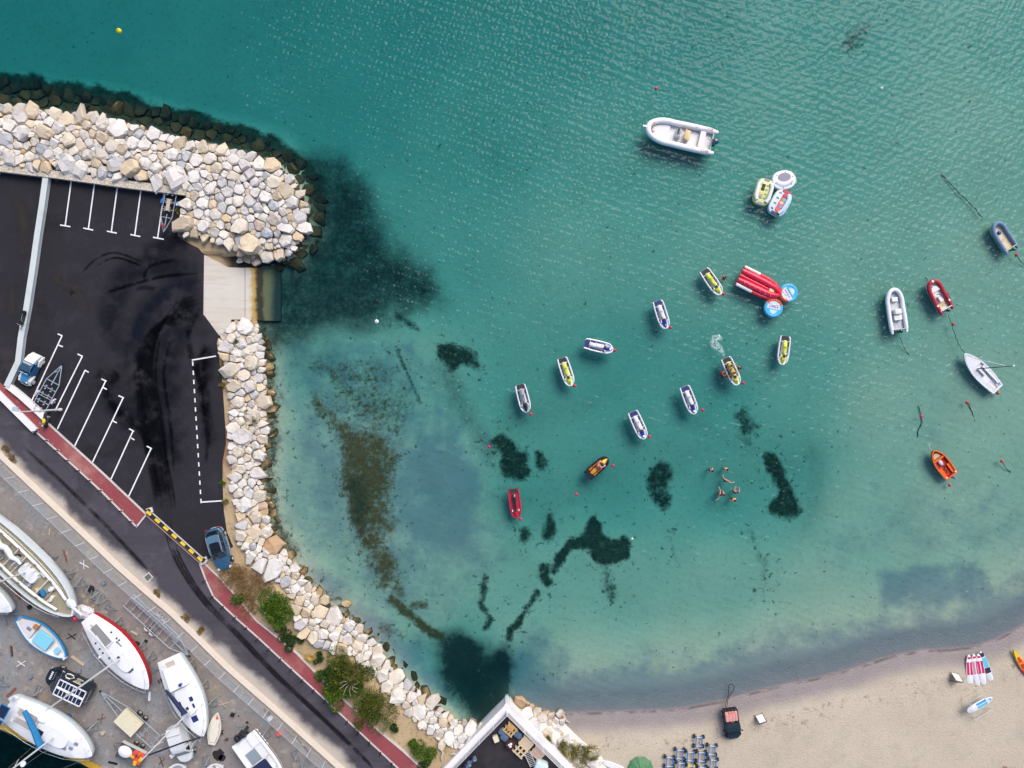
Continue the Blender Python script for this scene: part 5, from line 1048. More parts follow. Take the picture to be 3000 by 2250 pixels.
obj('thwart', MB().box((.55,0,.36), (.22,1.1,.05)), ORA, t); obj('bow_seat', MB().prism([(.72,-.42),(1.1,-.25),(1.25,0),(1.1,.25),(.72,.42)], .12, .3), mat('faded_board', (.45,.38,.24), .8), t)
for s in (-1, 1): obj('side_bench', MB().box((-.9,s*.5,.30), (1.1,.34,.06)), ORA, t); obj('fender', MB().ball((-1.45,s*.55,.46), .1, 8, 6), BUOYW, t)
obj('grey_bag', MB().ball((.1,.05,.28), (.34,.22,.14), 10, 6), mat('lilac_plastic', (.52,.50,.60), .5), t, smooth=True); obj('loose_rope', MB().tube([(-.25,.05,.2),(-.5,-.1,.16),(-.7,.1,.18),(-.95,-.05,.16),(-1.15,.1,.18)], .03, 5), BLACKM, t); outboard(t, -L_/2-.1, 0, .6, mat('grey_blue_engine', (.10,.14,.22), .3), .5)
# sailing dinghy
t, L_ = open_boat('sailing_dinghy', 'white sailing dinghy with bare mast and black boom', (2924,1141), (2824,1036), 1.8, .40, SHW, mat('pale_cockpit', (.66,.66,.68), .4), SHW, bow=.7, stern=.74, fz=.2)
MASTM = mat('black_mast', (.03,.04,.05), .4, .3); obj('foredeck', MB().prism([(x, y) for x, y in hull_outline(L_-.2, 1.8, .7, .74, 10) if x > L_*.12], .38, .47), mat('grey_foredeck', (.60,.61,.64), .4), t)
ms = obj('mast', MB().tube([(L_*.08,0,.3),(L_*.08+.05,-.05,3),(L_*.08+.1,-.12,5.6)], [.05,.045,.03], 8), MASTM, t); ms.rotation_euler = (0, 0, 0); obj('masthead_float', MB().ball((L_*.08+.1,-.12,5.7), .1, 8, 6), INK, ms)
obj('boom', MB().cyl((L_*.06,0,.95), (-L_*.40,.12,.90), .035, 8), MASTM, t); obj('furled_jib', MB().tube([(L_*.47,0,.5),(L_*.3,-.02,2.0),(L_*.12,-.08,4.6)], .045, 6), INK, t); obj('centreboard_case', MB().box((-.1,0,.33), (1.0,.08,.25)), SHW, t)
obj('tiller', MB().bar((-L_*.46,0,.45), (-L_*.25,.05,.5), .03), MASTM, t); obj('rudder', MB().box((-L_/2-.08,0,.1), (.2,.04,.7)), SHW, t)
for s in (-1, 1): obj('side_tank', MB().box((-.9,s*.62,.35), (2.4,.34,.1)), SHW, t); obj('shroud', MB().tube([(L_*.02,s*.85,.45),(L_*.12,-.08,4.8)], .008, 4), GALV, t)
# towed inflatables
def towable(label, c, ax, L_, Wd, sidem, seatm, trims, e=3.2):
    p = W(*c, .4); a = math.atan2(-ax[1], ax[0]); t = thing('towable_tube', label, 'inflatable', (p.x, p.y, 0), a, 'towed inflatables floating together'); o = oval(L_, Wd, e, e, 6)
    obj('base_tube', stack([(scaled(o,.9,.88), -.1), (scaled(o,1,1), .12), (scaled(o,1,1), .28), (scaled(o,.94,.93), .42), (scaled(o,.8,.78), .45)]), sidem, t, smooth=True); return t, o
PALEY = mat('pale_yellow_pvc', (.58,.62,.24), .35, var=.06); WPVC = mat('white_pvc', (.68,.68,.66), .35, var=.03); LBL = mat('pale_blue_pvc', (.50,.62,.72), .35, var=.05); GRP = mat('grey_purple_fabric', (.28,.25,.31), .8); SKYP = mat('blue_pvc', (.05,.36,.58), .35)
t, o = towable('yellow and white towable lounge tube with black seat pads', (2237,562), (-.29,.957), 2.85, 1.9, PALEY, None, None)
obj('backrest_tube', MB().tube([(1.0,-.50,.5),(.6,-.72,.55),(-.6,-.72,.55),(-1.0,-.50,.5)], .2, 10), WPVC, t, smooth=True); obj('backrest_tube', MB().tube([(1.0,.50,.5),(.6,.68,.55),(-.6,.68,.55),(-1.0,.50,.5)], .2, 10), WPVC, t, smooth=True)
for k, (x, m) in enumerate(((-.62,CHAR),(-.25,CHAR),(.2,TAN),(.6,GRP))): obj('seat_pad', MB().rbox((x,-.18,.47), (.32,.36,.06), .05), m, t)
for k in range(4): obj('grab_handle', MB().tube([(-.7+k*.45,.12,.5),(-.7+k*.45,.2,.58),(-.7+k*.45,.34,.52)], .03, 5), BLACKM, t)
for s in (-1, 1): obj('boarding_pad', MB().rbox((s*1.25,0,.45), (.28,.6,.06), .05), GRP, t)
me = text_mesh('JOBE', .30); q = obj('lettering', me, mat('grey_print', (.30,.32,.28), .6), t); q.location = (.45,.42,.56); q.rotation_euler = (0, 0, math.pi)
t, o = towable('white oval towable tube with grey centre', (2297,527), (1,-.12), 2.5, 2.05, WPVC, None, None, 2.3)
obj('centre_fabric', stack([(oval(1.4,.92,2,2,6,.05), .44), (oval(1.3,.84,2,2,6,.05), .47)]), GRP, t); t.children[-1].location = (0,.28,0)
obj('printed_band', MB().add([(1.05*math.cos(q), .2+.95*math.sin(q)*1.0, .465) for q in (3.6,3.9,4.3,4.712,5.1,5.5,5.8)]+[(.9*math.cos(q), .2+.72*math.sin(q), .465) for q in (5.8,5.5,5.1,4.712,4.3,3.9,3.6)], [(k,k+1,12-k,13-k) for k in range(6)]), mat('lavender_print', (.33,.37,.52), .5), t)
for k in range(6): obj('grab_handle', MB().bar((.9*math.cos(k*1.05+.3),.75*math.sin(k*1.05+.3),.46), (1.0*math.cos(k*1.05+.3),.85*math.sin(k*1.05+.3),.46), .06), BLACKM, t)
obj('edge_patch', MB().tube([(1.18,-.5,.35),(1.23,-.2,.36),(1.2,.2,.35)], .06, 6), PALEY, t)
t, o = towable('red and pale blue towable tube with patterned seats', (2286,594), (-.49,.87), 2.9, 1.95, LBL, None, None)
obj('backrest_tube', MB().tube([(-1.1,.35,.48),(-.6,.58,.58),(.6,.58,.58),(1.1,.35,.48)], .2, 10), LBL, t, smooth=True); CORAL = mat('coral_red_pvc', (.62,.07,.06), .4, var=.1)
obj('seat_base', MB().rbox((-.05,.12,.46), (2.1,.62,.06), .2), CORAL, t)
for k, m in enumerate((REDG, mat('teal_print', (.10,.42,.48), .5), TAN, mat('violet_print', (.25,.22,.48), .5), CORAL)): obj('seat_pad', MB().rbox((-.8+k*.4,.1+.12*(k%2),.50), (.34,.40,.05), .08, .2*k), m, t)
for k in range(4): obj('grab_handle', MB().tube([(-.9+k*.6,-.62,.46),(-.9+k*.6,-.50,.56),(-.9+k*.6,-.36,.47)], .035, 5), BLACKM, t)
for s in (-1, 1): obj('boarding_pad', MB().rbox((s*1.25,.05,.46), (.32,.9,.07), .08), REDG if s < 0 else BLKG, t)
# red sofa raft
c, a, L_ = axis((2168,805), (2286,864), .4); t = thing('sofa_raft', 'large red inflatable sofa raft with white side patches', 'inflatable', (c.x, c.y, 0), a); REDP = mat('bright_red_pvc', (.62,.012,.05), .35, var=.05, coat=.2)
for y, r, n_, z in ((-.50,.36,'seat_tube',.34),(.50,.36,'seat_tube',.34),(0,.24,'centre_tube',.22),(-.98,.20,'side_tube',.22),(.98,.20,'side_tube',.22)):
    f = [(-.5,1.0),(-.2,1.0),(.1,.98),(.3,.84),(.42,.5),(.49,.12)]
    obj(n_, MB().tube([(-L_*.5+.02,y,z)]+[(x*L_,y*g,z+.05*(1-g)) for x, g in f[1:]], [r*.75]+[r, r, r*.97, r*.8, r*.4] if r > .3 else [r*.8, r, r, r*.95, r*.8, r*.5], 12), REDP, t, smooth=True)
for s in (-1, 1):
    obj('white_patch', MB().tube([(-L_*.48,s*1.0,.27),(-L_*.1,s*1.0,.27)], .175, 8, squash=1.05), WPVC, t, smooth=True)
    for k in range(6): obj('grab_strap', MB().tube([(-L_*.36+k*.6,s*.40,.66),(-L_*.36+k*.6,s*.55,.74),(-L_*.33+k*.6,s*.70,.66)], .018, 4), mat('pink_strap', (.66,.30,.32), .6), t)
obj('nose_patch', MB().box((L_*.28,0,.5), (.5,.36,.03), .3), PALEY, t)
for k in range(6): quad('lettering', [(.1+k*.14,-.72,.585),(.19+k*.14,-.72,.585),(.19+k*.14,-.62,.65),(.1+k*.14,-.62,.65)], INK, t)
# round tubes
def donut(label, c, r, ang):
    p = W(*c, .4); t = thing('round_tube', label, 'inflatable', (p.x, p.y, 0), math.radians(ang), 'round towable tubes beside the red raft'); N = 28
    def arc(name, a0, a1, m):
        P = [((r-.19)*math.cos(math.radians(a0+(a1-a0)*k/N)), (r-.19)*math.sin(math.radians(a0+(a1-a0)*k/N)), .22) for k in range(N+1)]; obj(name, MB().tube(P, .2, 10), m, t, smooth=True)
    arc('blue_rim', 150, 390, SKYP); arc('orange_rim', 30, 150, mat('orange_red_pvc', (.64,.09,.03), .4)); obj('cover', MB().lathe([(.02,.34),(r*.55,.36),(r-.25,.38),(r-.3,.2)], (0,0,0), 24), LBL, t, smooth=True)
    obj('blue_panel', MB().add([((r-.3)*math.cos(q), (r-.3)*math.sin(q), .392) for q in [math.pi+.15+k*(math.pi-.3)/10 for k in range(11)]], [tuple(range(11))]), SKYP, t); obj('pale_panel', MB().add([((r-.42)*math.cos(q)*.7, (r-.42)*math.sin(q)-.06, .40) for q in [math.pi+.25+k*(math.pi-.5)/8 for k in range(9)]], [tuple(range(9))]), mat('ice_blue_pvc', (.42,.62,.70), .4), t)
    for k in range(3): obj('handle_strap', MB().box((-.4+k*.38,.42-.1*(k==1),.40), (.3,.07,.04), .2*k), INK, t)
    for k in range(4): obj('pink_mark', MB().rbox((-.38+k*.26,.14,.395), (.2,.1,.015), .04, .5-.4*k), mat('pink_print', (.62,.12,.25), .5), t)
    for k in range(7): q = math.radians(40+k*17); obj('rim_mark', MB().box(((r-.15)*math.cos(q),(r-.15)*math.sin(q),.415), (.12,.05,.02), q+1.57), BLKG, t)
donut('blue and orange round tube at the nose of the red raft', (2311,858), 1.0, 118); donut('blue and orange round tube below the nose of the red raft', (2267,902), 1.0, -12)
# foam from the jet of the ridden craft
def foam_mat():
    m, t, p = newmat('wake_foam'); out = t.n['Material Output']; P = t.pos(); p.inputs['Base Color'].default_value = (.7,.74,.74,1); p.inputs['Roughness'].default_value = .9
    tr = t.new('BsdfTransparent'); mx = t.new('MixShader'); f = t.math('MULTIPLY', t.sstep(t.noise(P, 6.5, 5, .7, 1.5), .44, .62), t.sstep(t.attr('edge'), .05, .8))
    t.to(t.math('MULTIPLY', f, .8), mx.inputs[0]); t.to(tr.outputs[0], mx.inputs[1]); t.to(p.outputs[0], mx.inputs[2]); t.to(mx.outputs[0], out.inputs['Surface']); return m
P = [(2123,1047),(2116,1032),(2108,1020),(2097,1013),(2091,1002),(2094,992),(2106,988),(2116,996)]; Wd = [.1,.35,.6,.75,.75,.7,.55,.3]; V = []; E = []; F = []
for i, (x, y) in enumerate(P):
    a0, b0 = Vector(P[max(i-1,0)]), Vector(P[min(i+1,len(P)-1)]); d = (b0-a0).normalized(); n = Vector((-d.y, d.x)); q = W(x, y, .05); nn = Vector((n.x, -n.y, 0))
    for k in range(5): s = (k-2)/2; V.append(tuple(q+nn*s*Wd[i]/1.3+Vector((0,0,.035*(1-s*s))))); E.append((1-s*s)*(0.4 if i in (0, 7) else 1))
    if i: F += [((i-1)*5+k, (i-1)*5+k+1, i*5+k+1, i*5+k) for k in range(4)]
me = bpy.data.meshes.new('wake_foam'); me.from_pydata(V, [], F); me.attributes.new('edge', 'FLOAT', 'POINT').data.foreach_set('value', E)
obj('wake_foam', me, foam_mat(), kind='stuff', label='curl of white foam behind the ridden jet ski', cat='foam')
# ------------------------------------------------------------------ boats laid up in the yard
DECK = mat('white_boat_deck', (.70,.70,.70), .5, var=.03, dirt=(.55,.54,.52), dirt_amt=.25); HULLW = mat('white_boat_hull', (.58,.63,.64), .35, var=.05, dirt=(.45,.47,.45), dirt_amt=.4)
ANTI = mat('dark_red_antifouling', (.20,.035,.03), .8, var=.2); CREAMH = mat('cream_trim', (.62,.58,.50), .5); NAVC = mat('navy_canvas', (.012,.016,.06), .75, var=.2, scale=5, bump=.4); BLUC = mat('bright_blue_canvas', (.01,.16,.36), .75, var=.15, scale=5, bump=.5)
ALU = mat('white_spar', (.62,.62,.62), .35, .2, var=.04); TEAKG = mat('weathered_teak', (.27,.245,.165), .8, var=.25, scale=3, dirt=(.36,.31,.25), dirt_amt=.6)
def yacht(name, label, ps, pb, beam, dz, hullm, stern=.62, bow=.66, bottom=ANTI, deckm=DECK, stripe=None, group=None, rail=True):
    c, a, ln = axis(ps, pb, ZY+dz); t = thing(name, label, 'sailboat', (c.x, c.y, ZY), a, group); o = hull_outline(ln, beam, bow, stern, 16); i = hull_outline(ln-.12, beam-.14, bow, stern, 16)
    sh = lambda x: dz+.16*(x/ln)**2*(4 if x > 0 else 1.2)
    obj('hull', ring_stack([(scaled(o,.86,.80), dz-1.05), (scaled(o,.95,.965), dz-.75), (scaled(o,.985,1.0), dz-.25), (scaled(o,1,1), sh)], False), hullm, t, smooth=True)
    obj('hull_bottom', ring_stack([(scaled(o,.35,.06), .55), (scaled(o,.6,.3), dz-1.45), (scaled(o,.86,.80), dz-1.052)]), bottom, t, smooth=True); obj('keel', MB().loft([[(-.9,-.14,.12),(.7,-.1,.12),(.7,.1,.12),(-.9,.14,.12)],[(-.8,-.1,.9),(1.2,-.06,.9),(1.2,.06,.9),(-.8,.1,.9)]]), bottom, t)
    obj('deck', ring_stack([(o, lambda x: sh(x)-.02), (i, lambda x: sh(x)+.035), (scaled(i,.7,.45), lambda x: sh(x)+.11)]), deckm, t, smooth=True)
    if stripe: obj('sheer_stripe', ring_stack([(scaled(o,1.004,1.008), lambda x: sh(x)-.28), (scaled(o,1.006,1.016), lambda x: sh(x)-.06)], False), stripe, t)
    if rail:
        st = [p for k, p in enumerate(i) if k % 3 == 1]
        for s in (-1, 1):
            P = [(x, y, sh(x)+.55) for x, y in st if y*s > .05]; P.sort()
            if len(P) > 2: obj('lifeline', MB().tube(P, .012, 4), GALV, t)
            for x, y, z in P: obj('stanchion', MB().cyl((x, y, z-.55), (x, y, z), .014, 5), GALV, t)
        w = hullw(ln*.42, ln, beam, bow, stern); obj('pulpit', MB().tube([(ln*.40,-w,dz+.7),(ln*.49,-.12,dz+.85),(ln*.51,0,dz+.85),(ln*.49,.12,dz+.85),(ln*.40,w,dz+.7)], .02, 5), RIM, t)
    return t, ln, dz, sh
def spar(t, x, dz, h, rig=True, ln=8, beam=3, m=None):
    ms = obj('mast', MB().tube([(x,0,dz),(x,0,dz+h*.6),(x,0,dz+h)], [.085,.085,.06], 8), m or ALU, t, smooth=True)
    for z, w in ((.45,.9),(.72,.65)): obj('spreader', MB().bar((x,-w,dz+h*z), (x,w,dz+h*z), .05, .025), ALU, ms)
    if rig:
        obj('backstay', MB().tube([(-ln*.48,0,dz),(x,0,dz+h)], .008, 4), GALV, ms); obj('forestay', MB().tube([(ln*.49,0,dz+.2),(x,0,dz+h*.97)], .008, 4), GALV, ms)
        for s in (-1, 1): obj('shroud', MB().tube([(x-.1,s*beam*.46,dz),(x,s*.9,dz+h*.45),(x,0,dz+h*.95)], .008, 4), GALV, ms)
    return ms
def hatch(t, x, y, z, a, b, m=None, rz=0): h = obj('hatch', MB().rbox((x,y,z), (a,b,.06), .05, rz), m or mat('hatch_glass', (.03,.05,.09), .15, spec=.6), t); return h
def cockpit(t, x0, x1, w, z, m=None):
    obj('cockpit_coaming', MB().box(((x0+x1)/2, w/2+.05, z+.07), (x1-x0, .1, .16)).box(((x0+x1)/2, -w/2-.05, z+.07), (x1-x0, .1, .16)).box((x1, 0, z+.09), (.1, w+.2, .2)), DECK, t)
    obj('cockpit_floor', MB().box(((x0+x1)/2, 0, z+.012), (x1-x0, w, .03)), m or mat('cockpit_grey', (.36,.35,.33), .7, var=.1), t)
# red-sided sailboat
t, ln, dz, sh = yacht('sailboat', 'white sailboat with red hull side in the middle of the yard', (255,1809), (437,2018), 3.3, 2.2, mat('red_hull_paint', (.44,.012,.02), .35, var=.1), .45, .66, stripe=None)
cockpit(t, -3.6, -1.2, .9, dz+.12, mat('grey_floor_boards', (.24,.24,.23), .8)); obj('cabin_trunk', ring_stack([(oval(3.2,1.5,3,5,6,.6), dz+.05), (oval(3.0,1.3,3,5,6,.6), dz+.38)]), DECK, t, smooth=True)
hatch(t, 1.95, 0, dz+.30, .62, .58); hatch(t, -.6, .72, dz+.14, .8, .2, GREYV); hatch(t, .4, .0, dz+.42, .3, .25)
for k, (x, y) in enumerate(((-2.2,-.95),(-1.5,-1.02),(-1.0,-1.05),(-.2,-.9),(-2.0,.95),(-1.2,.95),(-.9,1.02))): obj('winch', MB().cyl((x,y,dz+.05), (x,y,dz+.2), .08, 8), BLACKM, t)
spar(t, .55, dz+.35, 11.5, True, ln, 3.0); obj('boom', MB().cyl((.5,0,dz+1.2), (-2.6,.25,dz+1.15), .06, 8), ALU, t); obj('tiller', MB().bar((-3.9,0,dz+.3), (-2.9,.1,dz+.5), .05), TEAKG, t)
obj('fender', MB().tube([(-.9,-1.62,1.7),(-.9,-1.60,2.3)], .12, 8), INK, t)
# white cruiser with navy boom cover
t, ln, dz, sh = yacht('sailboat', 'white sailboat with navy sail cover above the small white van', (493,1927), (597,2157), 3.25, 2.2, HULLW, .72, .7)
cockpit(t, -3.9, -2.4, 1.0, dz+.1, mat('beige_cockpit', (.48,.40,.34), .7)); obj('deck_canvas', MB().loft([[(-3.4,-1.0,dz+.12),(-3.4,1.0,dz+.12),(-3.4,.8,dz+.4),(-3.4,-.8,dz+.4)],[(-1.2,-1.1,dz+.12),(-1.2,1.1,dz+.12),(-1.2,.8,dz+.75),(-1.2,-.8,dz+.75)]]), mat('white_canvas', (.70,.70,.69), .8, bump=.3), t, smooth=True)
obj('cabin_trunk', ring_stack([(oval(3.0,1.7,3,6,6,.35), dz+.05), (oval(2.8,1.5,3,6,6,.35), dz+.42)]), DECK, t, smooth=True)
for x, y, q in ((.3,.62,.35),(1.0,.58,.2),(.3,-.62,.3)): hatch(t, x, y, dz+.43, .45, q, NAVY)
hatch(t, 2.3, 0, dz+.16, .62, .6, NAVY); hatch(t, 1.0, -.1, dz+.44, .3, .28); obj('blue_bucket', MB().cyl((-1.5,.5,dz+.7), (-1.5,.5,dz+1.0), .13, 10, .16), ROYAL, t)
spar(t, 1.35, dz+.35, 9.4, True, ln, 3.2); sc = MB().tube([(1.2,-.02,dz+1.4),(.9,-.05,dz+1.35),(0,-.35,dz+1.28),(-1.2,-.7,dz+1.2),(-1.7,-.85,dz+1.15)], [.34,.24,.2,.17,.08], 9); obj('sail_cover', sc, NAVC, t, smooth=True); obj('furled_genoa', MB().tube([(ln*.49,0,dz+.3),(ln*.36,0,dz+3.5),(1.45,0,dz+8.8)], .075, 6), NAVC, t)
# big cruiser with blue boom cover, bottom left
t, ln, dz, sh = yacht('sailboat', 'broad white sailboat with bright blue boom cover beside the dark dock', (20,2072), (272,2213), 3.75, 2.3, HULLW, .74, .68)
cockpit(t, -3.9, -1.5, 1.5, dz+.1, DECK); obj('cockpit_seat', MB().box((-2.6,.45,dz+.22), (2.0,.42,.2)).box((-2.6,-.45,dz+.22), (2.0,.42,.2)), mat('grey_teak_seat', (.38,.35,.33), .7), t)
obj('cabin_trunk', ring_stack([(oval(3.6,1.9,3,6,6,.5), dz+.05), (oval(3.4,1.6,3,6,6,.5), dz+.45)]), DECK, t, smooth=True)
for x, y, m_ in ((2.7,-.32,None),(2.95,.3,None),(1.95,-.2,None),(2.1,-.65,None)): hatch(t, x, y, dz+.2, .42, .3, GREYV)
hatch(t, -.7, -.35, dz+.5, .75, .7, BLKG); hatch(t, 2.5, .0, dz+.16, .8, .55, mat('pale_hatch', (.52,.58,.62), .3))
ar = obj('solar_arch', MB().tube([(-4.2,-1.5,dz),(-4.4,-1.4,dz+1.7),(-4.4,1.4,dz+1.7),(-4.2,1.5,dz)], .03, 6), RIM, t)
for s in (-1, 1): obj('solar_panel', MB().box((-4.35,s*.72,dz+1.76), (1.0,1.3,.04)), BLUC, ar); obj('solar_cells', MB().box((-4.35,s*.72,dz+1.79), (.82,1.12,.03)), PAN, ar)
obj('outboard_motor', MB().rbox((-4.6,1.55,dz+.8), (.35,.3,.4), .1), mat('pale_blue_engine', (.45,.52,.62), .4), t); obj('boom_cover', MB().tube([(.62,-.6,dz+1.5),(.3,-.5,dz+1.55),(-.8,.35,dz+1.5),(-2.0,1.15,dz+1.45),(-2.7,1.55,dz+1.4)], [.36,.32,.28,.24,.2], 8, squash=1.1), BLUC, t, smooth=True)
spar(t, .75, dz+.35, 13, True, ln, 3.6); obj('radar_dome', MB().cyl((1.0,0,dz+5.2), (1.0,0,dz+5.4), .24, 14), INK, t); obj('wheel_helm', MB().tube([(-3.2,.4*math.cos(q),dz+.8+.4*math.sin(q)) for q in [k*.63 for k in range(10)]], .015, 5, closed=True), RIM, t)
obj('tender_cover', MB().ball((-1.1,.9,dz+.4), (.5,.25,.3), 10, 6), mat('white_canvas', (.70,.70,.69), .8), t, smooth=True)
# old wooden yacht, top left of the yard
t, ln, dz, sh = yacht('sailboat', 'large old yacht with weathered deck and crumpled white sail at left', (-120,1478), (222,1800), 4.1, 2.4, HULLW, .62, .42, mat('grey_bottom', (.2,.2,.2), .8), TEAKG, rail=False)
o = hull_outline(ln, 4.1, .42, .62, 16); i1 = hull_outline(ln-.4, 3.78, .42, .62, 16); N = len(o)
obj('bulwark', MB().add([(x,y,sh(x)+.38) for x,y in o]+[(x,y,sh(x)+.38) for x,y in i1]+[(x,y,sh(x)) for x,y in i1]+[(x,y,sh(x)-.05) for x,y in o], [(k,(k+1)%N,N+(k+1)%N,N+k) for k in range(N)]+[(N+k,N+(k+1)%N,2*N+(k+1)%N,2*N+k) for k in range(N)]+[(3*N+k,3*N+(k+1)%N,(k+1)%N,k) for k in range(N)]), HULLW, t, smooth=True)
for s in (-1, 1):
    P = [(x, s*hullw(x, ln, 2.5, .5, .7), dz+.45) for x in [-ln*.45+ln*.85*k/12 for k in range(13)]]; obj('cabin_side', MB().tube(P, .13, 6, squash=1.3), DECK, t, smooth=True)
    for k in range(2, 11, 2): obj('port_light', MB().box((P[k][0], P[k][1], dz+.62), (.3,.07,.03), math.atan2(P[k+1][1]-P[k][1], P[k+1][0]-P[k][0])), GREYV, t)
rg = random.Random(4)
obj('crumpled_sail', MB().tube([(.9-k*.55, .55+.12*math.sin(k*2.1), dz+1.05+.08*math.sin(k*1.3)) for k in range(14)], [.12,.18,.25,.3,.28,.36,.42,.38,.45,.42,.4,.36,.3,.2], 9), mat('crumpled_canvas', (.66,.65,.66), .85, bump=1.0, scale=2), t, smooth=True)
obj('cabin_roof', ring_stack([(oval(2.2,1.3,4,4,5,1.9), dz+.1), (oval(2.0,1.1,4,4,5,1.9), dz+.55)]), DECK, t); obj('skylight', MB().rbox((.3,.25,dz+.5), (.9,.7,.3), .1), mat('grey_skylight', (.30,.31,.32), .4), t)
for k, (x, y, m_) in enumerate(((3.0,.9,CREAMH),(-.8,-1.45,TAN),(-1.4,-1.5,TAN),(-2.2,-1.4,TAN),(4.2,-.5,BLUC),(2.6,-.9,GREYV),(4.6,.4,DECK),(5.2,-.3,CREAMH))): obj('deck_gear', MB().rbox((x,y,dz+.3), (.7,.35,.3), .12, k*.7), m_, t, smooth=True)
for k in range(7): x = -1.5+k*1.05; obj('deck_beam', MB().bar((x,-hullw(x, ln, 2.3, .5, .7),dz+.5), (x,hullw(x, ln, 2.3, .5, .7),dz+.5), .09, .06), [TEAKG, ALU, CREAMH][k % 3], t)
for k in range(3): x = .4+k*.9; obj('cabin_hoop', MB().tube([(x,-.75,dz+.4),(x,-.55,dz+1.1),(x,0,dz+1.3),(x,.55,dz+1.1),(x,.75,dz+.4)], .035, 6), ALU, t)
for s in (-1, 1): obj('guard_rail', MB().tube([(x, s*(hullw(x, ln, 4.1, .42, .62)-.1), dz+1.0) for x in [-ln*.45+ln*.9*k/12 for k in range(13)]], .018, 4), GALV, t)
for k in range(14): obj('deck_gear', MB().rbox((rg.uniform(-3,5.2),rg.uniform(-1.0,1.0),dz+.25), (rg.uniform(.2,.7),rg.uniform(.15,.4),rg.uniform(.15,.4)), .06, rg.uniform(0,3)), [GREYV, CREAMH, DECK, TAN, BLACKM, TEAKG][k % 6], t)
spar(t, 1.6, dz+.3, 13, True, ln, 4.0); obj('bowsprit', MB().cyl((ln*.42,.55,dz+.5), (ln*.54,.75,dz+.6), .12, 8), DECK, t); obj('tarpaulin', MB().ball((ln*.44,.75,dz+.45), (.6,.42,.25), 12, 8), mat('crumpled_canvas', (.66,.65,.66), .85), t, smooth=True); obj('red_float', MB().ball((ln*.5,-.7,1.9), (.5,.25,.25), 10, 6), REDG, t, smooth=True)
# bow of a white boat at the left edge
t, ln, dz, sh = yacht('sailboat', 'pale green-white yacht bow poking in at the left edge', (-200,1660), (38,1790), 2.9, 2.2, HULLW, .7, .66)
hatch(t, 2.4, 0, dz+.16, .55, .5)
# small blue fishing boat
t, ln = open_boat('fishing_boat', 'small double-ended boat with blue rim and turquoise cover', (50,1811), (195,1928), 2.45, 1.0, mat('blue_boat_paint', (.02,.22,.46), .5, var=.08), DECK, mat('blue_boat_paint', (.02,.22,.46), .5), bow=.72, stern=.30, fz=.62, base=ZY, z0=.25)
obj('turquoise_cover', MB().rbox((.25,-.02,1.12), (1.75,1.45,.16), .12), mat('turquoise_canvas', (.20,.52,.66), .7, var=.05), t); obj('fore_hatch', MB().rbox((2.0,0,1.05), (.55,.6,.1), .08), mat('turquoise_canvas', (.20,.52,.66), .7), t)
obj('aft_deck', MB().prism([(-2.8,-.2),(-1.6,-.85),(-1.0,-.95),(-1.0,.95),(-1.6,.85),(-2.8,.2)], .62, .95), mat('lilac_white', (.60,.58,.60), .5), t); obj('engine_box', MB().rbox((-1.15,.55,1.0), (.5,.42,.35), .05), mat('orange_wood', (.42,.17,.05), .6), t); obj('aft_hatch', MB().box((-1.6,-.1,.97), (.5,.3,.06)), GREYV, t); obj('stem_post', MB().box((ln*.49,0,1.15), (.18,.12,.6)), INK, t)
obj('keel', MB().box((0,0,.15), (4.5,.14,.3)), BLACKM, t)
# small cream dinghy
t, ln = open_boat('rowing_dinghy', 'small cream dinghy on a hand trolley beside the white sailboat', (620,2182), (637,2087), 1.32, .75, mat('cream_boat_paint', (.64,.58,.47), .5), mat('cream_boat_deck', (.66,.62,.52), .5), mat('cream_boat_paint', (.64,.58,.47), .5), stern=.5, bow=.8, fz=.55, base=ZY, z0=.35)
obj('deck', MB().prism([(-1.4,-.25),(-.6,-.48),(.6,-.5),(1.2,-.25),(1.45,0),(1.2,.25),(.6,.5),(-.6,.48),(-1.4,.25)], .6, .78), mat('cream_boat_deck', (.66,.62,.52), .5), t); obj('red_pad', MB().ball((1.15,-.1,.8), (.2,.16,.05), 10, 5), mat('coral_print', (.62,.12,.10), .6), t, smooth=True); obj('red_stripe', MB().box((.6,-.42,.79), (.9,.06,.01)), mat('coral_print', (.62,.12,.10), .6), t)
obj('trolley_axle', MB().cyl((.75,-.75,.25), (.75,.75,.25), .03, 6), GALV, t)
for s in (-1, 1): wheel(t, -.5, s*.72, .2, .12)
# motor boat at the bottom edge
c, a, ln = axis((712,2163), (832,2322), ZY+1.5); t = thing('motor_boat', 'white motor boat with black stripes and twin outboards at the bottom edge', 'motor boat', (c.x, c.y, ZY), a); o = hull_outline(ln, 3.0, .6, .95, 14); i1 = hull_outline(ln-.4, 2.6, .6, .95, 14)
obj('hull', ring_stack([(scaled(o,.8,.5), .5), (scaled(o,.95,.85), .95), (scaled(o,1,1), 1.45)]), BLKG, t, smooth=True); obj('rub_band', ring_stack([(scaled(o,1.0,.99), 1.15), (scaled(o,1.01,1.02), 1.32)], False), INK, t); obj('deck', ring_stack([(o, 1.45), (i1, 1.52), (scaled(i1,.9,.8), 1.5)]), DECK, t, smooth=True)
for s in (-1, 1): obj('side_deck', MB().tube([(x, s*(hullw(x, ln, 3.0, .6, .95)-.14), 1.55) for x in [-ln/2+ln*.8*k/8 for k in range(9)]], .13, 7), DECK, t, smooth=True); obj('outboard_bracket', MB().box((-ln/2-.1,s*.36,1.2), (.25,.3,.5)), BLACKM, t); outboard(t, -ln/2-.3, s*.36, 1.35, BLKG, 1.4)
for k in range(5): obj('air_vent', MB().rbox((-ln/2+.25+k*.42, 1.515, 1.24), (.28,.04,.13), .015), INK, t)
